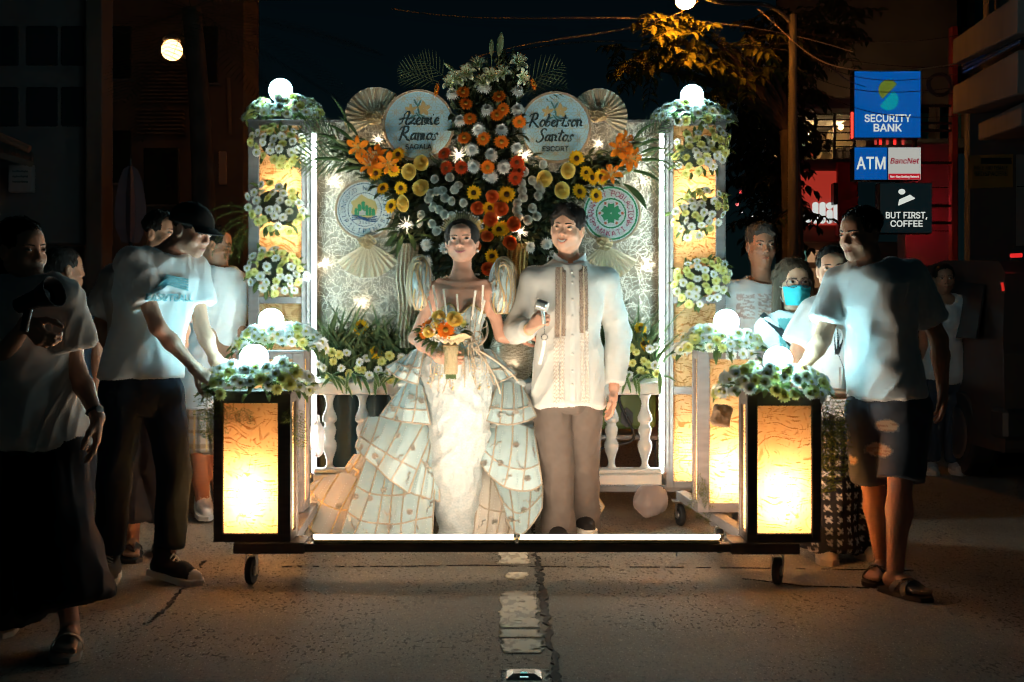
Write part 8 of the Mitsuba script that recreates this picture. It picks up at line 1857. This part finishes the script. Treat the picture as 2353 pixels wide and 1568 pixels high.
for (u, v, Y) in ((1545, 95, 16.3), (1560, 50, 16.1), (1500, 140, 16.6), (1450, 150, 17.0), (1420, 110, 17.2), (1400, 150, 17.4), (1620, 150, 16.6), (1680, 110, 16.5), (1720, 80, 16.8), (1750, 160, 17.0), (1700, 190, 17.2), (1650, 200, 16.9)):
    e = at(u, v, Y); mid = fork * 0.45 + e * 0.55 + V(0, 0, 0.25); obj('limb', tube(smooth_path([fork, mid, e], 12), np.linspace(0.06, 0.012, 12), 7), 'mat_bark', t, smooth=True); tips.append((mid, e))
lv = []
for mid, e in tips:
    for q in np.linspace(0.45, 1.0, 5):
        p = mid + (e - mid) * q
        for _ in range(1): lv += branch_leaves(p + r.normal(0, 0.06, 3), V(r.normal(0, 1), r.normal(0, 1), r.normal(0.1, 0.3)), r, r.uniform(0.4, 0.8), 6)
for (u, v, Y) in ((1548, 40, 16.0), (1560, 70, 15.95), (1530, 62, 16.05), (1585, 75, 16.1), (1515, 95, 16.1), (1595, 105, 16.1), (1550, 110, 16.0), (1560, 140, 16.1)):
    for _ in range(2): lv += branch_leaves(at(u, v, Y), V(r.normal(0, 1), r.normal(-0.3, 0.6), r.normal(0.0, 0.3)), r, r.uniform(0.35, 0.65), 6)
m_, c_ = merge(lv); obj('crown', m_, M_LEAF, t, smooth=True, color=c_, kind='stuff')
t = thing('street_tree', 'dark dense tree mass beside the lamp pole, left of the bank sign', 'tree'); bt = at(1805, 770, 19.0) * V(1, 1, 0); obj('trunk', tube(smooth_path([bt, at(1806, 500, 19), at(1800, 330, 19)], 10), np.linspace(0.2, 0.1, 10), 10), 'mat_bark', t, smooth=True)
lv = []
for cx_, cy_, rx, ry, n in ((1775, 170, 75, 130, 120), (1760, 330, 70, 120, 110), (1785, 480, 50, 90, 55), (1870, 70, 80, 70, 60)):
    obj('limb', tube(smooth_path([at(1800, 330, 19), at((1800 + cx_) / 2, (330 + cy_) / 2 - 10, 19), at(cx_, cy_, 19)], 8), np.linspace(0.08, 0.03, 8), 7), 'mat_bark', t, smooth=True)
    for _ in range(n):
        a = r.uniform(0, 6.283); q = math.sqrt(r.random()); lv += branch_leaves(at(cx_ + rx * q * math.cos(a), cy_ + ry * q * math.sin(a), 19 + r.normal(0, 0.5)), V(r.normal(0, 1), r.normal(0, 1), r.normal(0, 0.4)), r, r.uniform(0.4, 0.8), 5, 0.2, (0.045, 0.055, 0.03))
m_, c_ = merge(lv); obj('crown', m_, M_LEAF, t, smooth=True, color=c_, kind='stuff')
# left: palm, buildings, folded parasol
t = thing('palm_tree', 'dark palm in front of the left street lamp, its leaves edged orange', 'palm'); pt = at(455, 760, 12.6) * V(1, 1, 0); pc = at(440, 20, 12.6); obj('trunk', tube(smooth_path([pt, (pt + pc) / 2 + V(0.1, 0, 0), pc], 12), np.linspace(0.15, 0.10, 12), 10), 'mat_bark', t, smooth=True)
lp = [f_palm(np.random.default_rng(900 + i), 2.1, 0.62, 26, (0.04, 0.05, 0.025)) for i in range(2)]; lpp = [mikit.ply(a, M_LEAF, color=c) for a, c in lp]
for i in range(17):
    a = i * 2.4; d = V(math.cos(a), math.sin(a), 0.55 - 0.09 * i); leaf_at(t, [[lpp[0]], [lpp[1]]], pc, d, 1.0, r=r, name='frond')
t = thing('left_building', 'dark brown building with slatted shutters lit by the left street lamp', 'building'); YL = 16.5
obj('wall', pbox(240, 560, -300, 790, YL, 1.0), M_BROWNWALL, t)
for v in [138 + 8.5 * i for i in range(12)] + [250 + 9 * i for i in range(7)]:
    q = pbox(318 if v < 245 else 312, 440 if v < 245 else 420, v, v + 4.0, YL - 0.22, 0.14, 0.004); obj('slat', q, M_BROWNWALL, t)
for u0, u1, v0, v1 in ((250, 300, 60, 180), (452, 500, 60, 190), (250, 300, 300, 420), (330, 410, 340, 470)): obj('window', pbox(u0, u1, v0, v1, YL - 0.04, 0.05), M_GLASSDARK, t); obj('window_frame', pbox(u0 - 4, u1 + 4, v1, v1 + 5, YL - 0.12, 0.12), M_CONC, t)
obj('door_panel', pbox(502, 520, 348, 424, YL - 0.05, 0.05), mat_of('pale_panel', (0.42, 0.28, 0.22)), t); obj('downpipe', tube([at(523, 180, YL - 0.1), at(528, 310, YL - 0.1)], 0.035, 8), M_BROWNWALL, t)
t = thing('corner_house', 'very dark house with an awning and a small pale sign at the left edge', 'building'); YH = 11.5
obj('wall', pbox(-500, 228, -500, 560, YH, 0.4), M_CONC, t); obj('column', pbox(196, 234, -500, 775, YH - 0.25, 0.3), M_BROWNWALL, t); obj('wall', pbox(-500, 196, 560, 785, YH + 0.42, 0.3), M_CONC, t)
for u0, u1 in ((60, 130), (140, 190), (-60, 40)):
    for v in (60, 200): obj('window', pbox(u0, u1, v, v + 90, YH - 0.03, 0.05), M_GLASSDARK, t)
aw = []
for i in range(22):
    p0, p1 = at(-120 + i * 9, 300 + i * 2.6, YH - 0.1), at(-120 + i * 9, 322 + i * 2.6, YH - 1.1); q = tube([p0, p1], 0.03, 6); obj('awning_rib', q, M_BROWNWALL, t)
obj('gutter', tube([at(-130, 258, YH - 1.15), at(68, 344, YH - 1.15)], 0.035, 8), mat_of('rust_gutter', (0.34, 0.16, 0.10)), t)  # orange lamplight along the awning edge, put into the colour
obj('sign_board', pbox(18, 74, 378, 442, YH - 0.35, 0.08), mat_of('board_grey', (0.36, 0.30, 0.28)), t)
for v in (392, 404, 416): obj('sign_line', pbox(28, 64, v, v + 4, YH - 0.354, 0.006, 0), M_CONC, t)
t = thing('folded_parasol', 'folded dark parasol with orange lit edges behind the capped man', 'parasol'); o = at(300, 455, 11.0)
n = 10; P = np.zeros((7, n + 1, 3))
for i, (z, rr) in enumerate(((0.30, 0.012), (0.26, 0.05), (0.15, 0.08), (0.0, 0.10), (-0.15, 0.11), (-0.3, 0.10), (-0.42, 0.06))):
    for j in range(n + 1): a = j * 2 * math.pi / n; q = rr * (1.0 + 0.35 * (-1) ** j); P[i, j] = o + V(q * math.cos(a), q * math.sin(a), z)
obj('canopy', sheet(P, 0.003), mat_of('parasol', (0.16, 0.12, 0.14)), t); obj('pole', tube([o * V(1, 1, 0), o + V(0, 0, 0.36)], 0.018, 8), M_BLACK, t)
# cables
def cable(label, pts, r_=0.010, m=M_CABLE):
    t = tag(obj('overhead_cable', tube(smooth_path([at(*p) for p in pts], 40), r_, 5), m), label, 'cable', 'overhead cables')
M_CABLE_LIT = mat_of('warm_cable', (0.40, 0.30, 0.24))  # paler copy of the cable colour, lamplight painted in
cable('overhead cable coloured as lit orange above the leaves under the street lamp', [(900, 20, 17), (1300, 42, 16.5), (1520, 44, 16.2), (1700, 60, 16.4), (1960, 120, 17)], 0.009, M_CABLE_LIT)
cable('overhead cable rising towards the orange street lamp', [(1100, 130, 16), (1300, 88, 16), (1440, 66, 16), (1560, 30, 16), (1640, -30, 16)], 0.009, M_CABLE_LIT)
cable('cable coloured as lit orange sagging above the bank sign', [(1740, 20, 15.5), (1800, 74, 15.4), (1900, 146, 15.2), (2000, 163, 15.0), (2120, 158, 15), (2400, 110, 14.5)], 0.009, M_CABLE_LIT)
for i, pts in enumerate(([(1650, 100, 16.3), (1822, 118, 16.2), (1960, 140, 16.0), (2360, 120, 15)], [(1822, 70, 16.2), (2000, 96, 16), (2360, 40, 15)], [(1822, 150, 16.2), (1960, 205, 16), (2110, 210, 16), (2360, 190, 15)], [(1840, 110, 16.2), (1960, 175, 16), (2060, 185, 16), (2200, 170, 15.5)], [(1850, 180, 16.2), (1990, 255, 16), (2120, 270, 16), (2300, 255, 15)], [(1000, 190, 17), (1300, 100, 16.8), (1480, 95, 16.6), (1822, 100, 16.2)], [(1830, 90, 16.3), (1905, 150, 17), (1960, 190, 17.8), (2190, 215, 17.9)])):
    cable(('dark overhead cable running level from the lamp pole across the tower', 'dark overhead cable, topmost of those right of the lamp pole', 'dark overhead cable crossing the middle of the bank sign', 'dark overhead cable sagging just over the bank sign\'s top edge', 'dark overhead cable crossing low over the bank sign', 'dark overhead cable from the left across the lit leaves to the lamp pole', 'dark overhead cable slanting from the lamp pole to the pylon')[i], pts, 0.006)
t = thing('cable_coil', 'coil of dark cable hanging from the pylon right of the bank sign', 'cable coil')
for i in range(7): a = np.linspace(0, 2 * math.pi, 30); obj('loop', tube(np.array([at(2160, 195, 17.6) + V((0.15 + 0.008 * i) * math.cos(x), 0.03 * math.sin(3 * x + i), (0.14 + 0.01 * ((i * 3) % 5)) * math.sin(x)) for x in a]), 0.008, 5), M_CABLE, t)
for i, (u, v, c) in enumerate(((1640 + 62, 441, (4, 0.3, 0.3)), (1716, 443, (3, 0.3, 0.3)), (1728, 498, (1.6, 1.7, 1.5)), (1694, 470, (2, 0.3, 0.3)), (1703, 486, (1.5, 1.5, 1.4)), (1745, 468, (1.2, 0.9, 0.5)), (1738, 508, (1.4, 1.0, 0.5)), (1754, 490, (0.8, 0.9, 0.8)), (1880, 48, (0.5, 0.9, 1.0)), (1884, 56, (0.4, 0.8, 1.0)), (1897, 44, (0.5, 0.9, 1.0)))):
    t = thing('distant_light', ('tiny red light in the dark tree gaps by the lamp pole' if c[0] > 1.9 else 'tiny pale light in the dark tree gaps by the lamp pole'), 'light', 'distant lights seen through the trees'); b = trimesh.creation.icosphere(1, 0.045); b.apply_translation(at(u, v, 30)); obj('bulb', b, M_EMIT, t, emit=c, weight=0.01)

# generator, cloth and plastic bags behind the balustrade
t = thing('generator', 'green machine housing with a black grille behind the balustrade near the groom', 'generator'); YG = 7.25
q = net(rbox(at(1430, 935, YG + 0.15), (0.20, 0.15, 0.13), 0.04), at(1430, 935, YG + 0.15) - 0.24, at(1430, 935, YG + 0.15) + 0.24, 0.012); obj('housing', q, mat('generator_green', (0.10, 0.16, 0.05), 0.45), t, smooth=True)
hx = Polygon([(0.042 * math.cos(a), 0.062 * math.sin(a)) for a in np.radians([30, 90, 150, 210, 270, 330])]); obj('grille', facing(slab(hx, 0.0, 0.02), at(1440, 960, YG - 0.005)), M_BLACK, t); obj('grille_inner', facing(slab(affinity.scale(hx, 0.62, 0.62), 0.021, 0.026), at(1440, 960, YG - 0.005)), M_GLASSDARK, t)
obj('cable', tube(smooth_path([at(1425, 905, YG - 0.02), at(1440, 960, YG - 0.06), at(1455, 1010, YG - 0.04), at(1400, 1025, YG - 0.02), at(1370, 1045, YG)], 20), 0.009, 8), M_BLACK, t, smooth=True)
obj('frame', pbox(1350, 1520, 1000, 1012, YG, 0.3), M_WOODGREY, t)
for u in (1360, 1505): obj('leg', pbox(u, u + 8, 1012, 1110, YG + 0.02, 0.03), M_BLACK, t)
t = thing('dark_cloth', 'dark green cloth hung behind the balusters on the bride\'s side', 'cloth'); G = np.array([[at(u, v, 7.2 - 0.03 * math.sin(u / 9.0)) for u in np.linspace(735, 1180, 60)] for v in np.linspace(1078, 895, 8)]); obj('sheet', sheet(G, 0.003), mat_of('cloth_darkgreen', (0.035, 0.06, 0.06)), t, smooth=True)
scene['mat_plastic_bag'] = {'type': 'principledthin', 'base_color': rgb(0.88, 0.80, 0.78), 'roughness': 0.25, 'diff_trans': 1.2, 'spec_trans': 0.35, 'eta': 1.4}
for lb, u, v, rr, Y in (('crumpled clear plastic bag hanging under the rear beam near the right corner', 1495, 1150, (0.092, 0.07, 0.085), 6.88), ('crumpled clear plastic bag at the left end of the balustrade', 728, 1010, (0.035, 0.04, 0.09), 6.7)):
    t = thing('plastic_bag', lb, 'bag'); o = at(u, v, Y); m = net(ell(o, rr), o - 0.15, o + 0.15, 0.009); folds(m, 0.014, 13.0, 3); obj('film', m, 'mat_plastic_bag', t, smooth=True); obj('knot', tube([o + V(0, 0, rr[2] * 0.9), o + V(0.01, 0, rr[2] + 0.05)], [0.02, 0.008], 7), 'mat_plastic_bag', t)
t = thing('tree_bark_chunk', 'rough piece of driftwood bark hanging under the front garland by the middle lantern', 'bark'); o = at(1658, 955, 5.5); m = net(rbox(o, (0.042, 0.016, 0.046), 0.008, dirs(20, 0, 12)), o - 0.12, o + 0.12, 0.006); folds(m, 0.006, 30.0, 2); obj('bark', m, mat('driftwood', lambda p, n, uv: mikit.mix((0.10, 0.06, 0.035), (0.26, 0.17, 0.10), FB(p.x * 30, p.y * 30, p.z * 160)), 0.9), t)
# vehicle at the right edge
t = thing('parked_car', 'dark car with small red tail lights cut off by the right edge', 'car'); YV = 8.2
prof = [(0.0, 0.30), (0.02, 0.95), (0.06, 1.02), (0.30, 1.52), (0.42, 1.60), (1.5, 1.66), (2.5, 1.58), (3.2, 1.08), (4.2, 0.96), (4.5, 0.75), (4.52, 0.30)]
x_l = X(2306, YV)
def taper(q):
    z = q.vertices[:, 2]; f = np.clip((z - 1.0) / 0.6, 0, 1) * 0.16; c = x_l + 0.875; q.vertices[:, 0] = c + (q.vertices[:, 0] - c) * (1 - f); return q
def carpart(poly, x0, x1, nm, m, par=None): q = slab(poly, x0, x1); q.apply_transform(frame(V(0, 1, 0), V(0, 0, 1), V(1, 0, 0), V(x_l, YV, 0))); return obj(nm, taper(q), m, par or t)
M_CARP = mat('car_paint', (0.05, 0.035, 0.03), 0.25, spec=0.6, clearcoat=0.8, clearcoat_gloss=0.9)
carpart(Polygon(prof).buffer(0.03, 4).segmentize(0.2), 0.0, 1.75, 'body', M_CARP)
for pl in ([(0.50, 1.06), (0.58, 1.46), (1.25, 1.52), (1.25, 1.06)], [(1.33, 1.06), (1.33, 1.52), (2.4, 1.46), (2.9, 1.08)]): carpart(Polygon(pl), -0.012, 0.004, 'window', M_GLASSDARK)
q = sheet(np.array([[[x_l + a * 1.75, YV + 0.035, 1.05], [x_l + a * 1.75, YV + 0.235, 1.47]] for a in (0.10, 0.90)])); obj('rear_window', taper(q), mat('rear_glass', (0.02, 0.024, 0.028), 0.1, spec=0.6), t)
for yw in (0.85, 3.6):
    for xw in (0.0, 1.58):
        M = frame(V(0, 1, 0), V(0, 0, 1), V(1, 0, 0), V(x_l + xw, YV + yw, 0.33)); q = lathe([(1e-4, 0), (0.2, 0.0), (0.22, 0.02), (0.31, 0.01), (0.33, 0.05), (0.33, 0.16), (0.30, 0.2), (1e-4, 0.2)], 28); q.apply_transform(M); wk = obj('wheel', q, M_RUBBER, t, smooth=35); q = lathe([(1e-4, -0.012), (0.17, -0.01), (0.2, -0.002)], 20); q.apply_transform(M); obj('rim', q, M_METAL, wk)
obj('tail_light', tube([V(x_l - 0.005, YV - 0.01, 1.40), V(x_l - 0.015, YV - 0.01, 1.46)], 0.011, 8), M_EMIT, t, emit=(0.5, 0.015, 0.01), weight=0.01); obj('brake_light', tube([V(x_l + 0.16, YV + 0.26, 1.66), V(x_l + 0.24, YV + 0.26, 1.665)], 0.016, 8), M_EMIT, t, emit=(0.7, 0.02, 0.02), weight=0.01)
obj('bumper', box([x_l - 0.02, YV - 0.06, 0.36], [x_l + 1.77, YV + 0.2, 0.58], 0.03), M_BLACK, t)
obj('number_plate', box([x_l + 0.62, YV - 0.005, 0.72], [x_l + 1.1, YV + 0.01, 0.86], 0.002), mat_of('plate', (0.5, 0.45, 0.2)), t)
# ---------------------------------------------------------------- road
def slab_col(p, n, uv):
    g = FB(p.x * 2.2, p.y * 2.2, 0, octaves=4); f = N(p.x * 260, p.y * 130, 3.0); f2 = N(p.x * 120, p.y * 60, 7.0); b = N(p.x * 260, p.y * 120, 9.0)
    pit = dr.clip(mikit.smoothstep(0.70, 0.84, f2) * (0.25 + 0.65 * mikit.smoothstep(0.35, 0.65, N(p.x * 3, p.y * 3, 1.0))) + 0.45 * mikit.smoothstep(0.72, 0.86, f), 0, 1)
    c = mikit.mix((0.165, 0.145, 0.115), (0.255, 0.225, 0.18), g)
    c = mikit.mix(c, (0.40, 0.37, 0.31), mikit.smoothstep(0.84, 0.9, b) * 0.7)
    return mikit.mix(c, (0.035, 0.03, 0.026), pit * 0.75)
def slab_bump(p, n, uv):
    return FB(p.x * 90, p.y * 90, 0, octaves=3) * 0.5 - mikit.smoothstep(0.74, 0.86, N(p.x * 120, p.y * 60, 7.0)) * 0.4
M_ROAD = mat('road_concrete', slab_col, 0.75, bump=slab_bump, bscale=0.006, spec=0.35)
g = np.array([[[x, y, 0.0] for x in (-60, -8, 8, 60)] for y in (-12, 0, 12, 140)]); tag(obj('road', sheet(g), M_ROAD), kind='structure')
r = np.random.default_rng(41)
def ragged(y0, y1, x0, x1, n=60, jag=0.012):
    ys = np.linspace(y0, y1, n); L = [(x0 + (meshkit.fbm(np.array([y * 22, 1.3, 0])) - 0.5) * 0.05 + r.normal(0, jag * 0.4), y) for y in ys]; R_ = [(x1 + (meshkit.fbm(np.array([y * 22, 7.3, 0])) - 0.5) * 0.05 + r.normal(0, jag * 0.4), y) for y in ys]
    return Polygon(L + R_[::-1]).buffer(0)
def gy(v): return FOCAL * CAM_Z / (v - 735.0)
M_PAINT = mat('worn_paint', lambda p, n, uv: mikit.mix((0.66, 0.60, 0.48), (0.46, 0.40, 0.31), mikit.smoothstep(0.52, 0.68, FB(p.x * 40, p.y * 16, 0, octaves=3))), 0.7)
dash = []
for v0, v1, u0, u1 in ((1268, 1296, 1150, 1212), (1317, 1332, 1164, 1206), (1360, 1444, 1150, 1234), (1449, 1466, 1155, 1238), (1470, 1502, 1158, 1244), (1540, 1600, 1158, 1252)):
    y0, y1 = gy(v1), gy(v0); ym = (y0 + y1) / 2; g_ = ragged(y0, y1, X(u0, ym), X(u1, ym)); holes = unary_union([affinity.scale(Point(r.uniform(X(u0, ym), X(u1, ym)), r.uniform(y0, y1)).buffer(0.012, 3), r.uniform(0.4, 2.0), r.uniform(0.2, 0.7)) for _ in range(int(9 * (y1 - y0) / 0.3))]); dash.append(g_.difference(holes))
for y0 in (7.6, 10.5, 14, 18): dash.append(ragged(y0, y0 + 1.2, -0.12, 0.03, 20))
mm = [slab(g_, 0.0, 0.004) for g_ in dash]
rm = thing('road_marking', kind='structure')
for q in mm: obj('dash', q, M_PAINT, rm)
M_TAR = mat('tar', lambda p, n, uv: mikit.mix((0.015, 0.013, 0.012), (0.07, 0.055, 0.045), N(p.x * 90, p.y * 40, 0)), 0.85)
def seam(pts, w, name, jag=0.012):
    P = np.array(pts); t_ = np.linspace(0, 1, 120); tt = np.linspace(0, 1, len(P)); x, y = np.interp(t_, tt, P[:, 0]), np.interp(t_, tt, P[:, 1])
    n1, n2 = meshkit.fbm(np.stack([t_ * 60, t_ * 0, t_ * 0 + 2], 1)) - 0.5, meshkit.fbm(np.stack([t_ * 60, t_ * 0, t_ * 0 + 9], 1)) - 0.5
    ho = abs(P[-1, 0] - P[0, 0]) > abs(P[-1, 1] - P[0, 1])
    a = np.stack([x + (0 if ho else 1) * (n1 * jag * 4 - w), y + (1 if ho else 0) * (n1 * jag * 4 - w)], 1); b = np.stack([x + (0 if ho else 1) * (n2 * jag * 4 + w), y + (1 if ho else 0) * (n2 * jag * 4 + w)], 1)
    s = thing(name, kind='structure'); obj('seam', slab(Polygon(np.vstack([a, b[::-1]])).buffer(0), 0.0, 0.0045), M_TAR, s)
gx = lambda u, v: ((u - 1176.5) * gy(v) / FOCAL, gy(v))
seam([gx(1231, 1270), gx(1236, 1300), gx(1243, 1350), gx(1256, 1420), gx(1268, 1490), gx(1284, 1575), gx(1300, 1700)], 0.012, 'road_joint'); seam([gx(1228, 1255), gx(1215, 1150), gx(1190, 1000)], 0.008, 'road_joint')
seam([gx(600, 1303), gx(900, 1303), gx(1100, 1300), gx(1230, 1303), gx(1700, 1306), gx(2100, 1312)], 0.0012, 'road_crack', 0.004); seam([gx(1700, 1330), gx(1850, 1348), gx(2000, 1352)], 0.003, 'road_crack', 0.005); seam([gx(330, 1440), gx(380, 1400), gx(440, 1330), gx(470, 1290)], 0.004, 'road_crack', 0.01)
# litter specks and a road stud
t = thing('road_stud', 'metal road stud with a small glowing lens on the centre line', 'road stud'); o = V(X(1204, gy(1556)), gy(1556), 0)
q = tri(manifold3d.Manifold.hull_points(np.array([[x * a, y * b, z] for x in (-1, 1) for y in (-1, 1) for a, b, z in ((0.062, 0.05, 0.001), (0.058, 0.046, 0.008), (0.036, 0.026, 0.020))]))); q.apply_translation(o); obj('housing', q, mat('stud_metal', (0.45, 0.43, 0.40), 0.4, 0.7), t)
obj('lens', box(o + V(-0.014, -0.0405, 0.009), o + V(0.014, -0.037, 0.014), 0.0005), M_EMIT, t, emit=(0.5, 0.9, 0.85), weight=0.05); obj('lens', box(o + V(-0.012, -0.026, 0.0205), o + V(0.012, -0.014, 0.022), 0.0004), M_EMIT, t, emit=(0.1, 0.4, 0.36), weight=0.05)
obj('base_plate', box(o + V(-0.075, -0.06, 0.0), o + V(0.075, 0.06, 0.0035), 0.001), M_CONC, t)
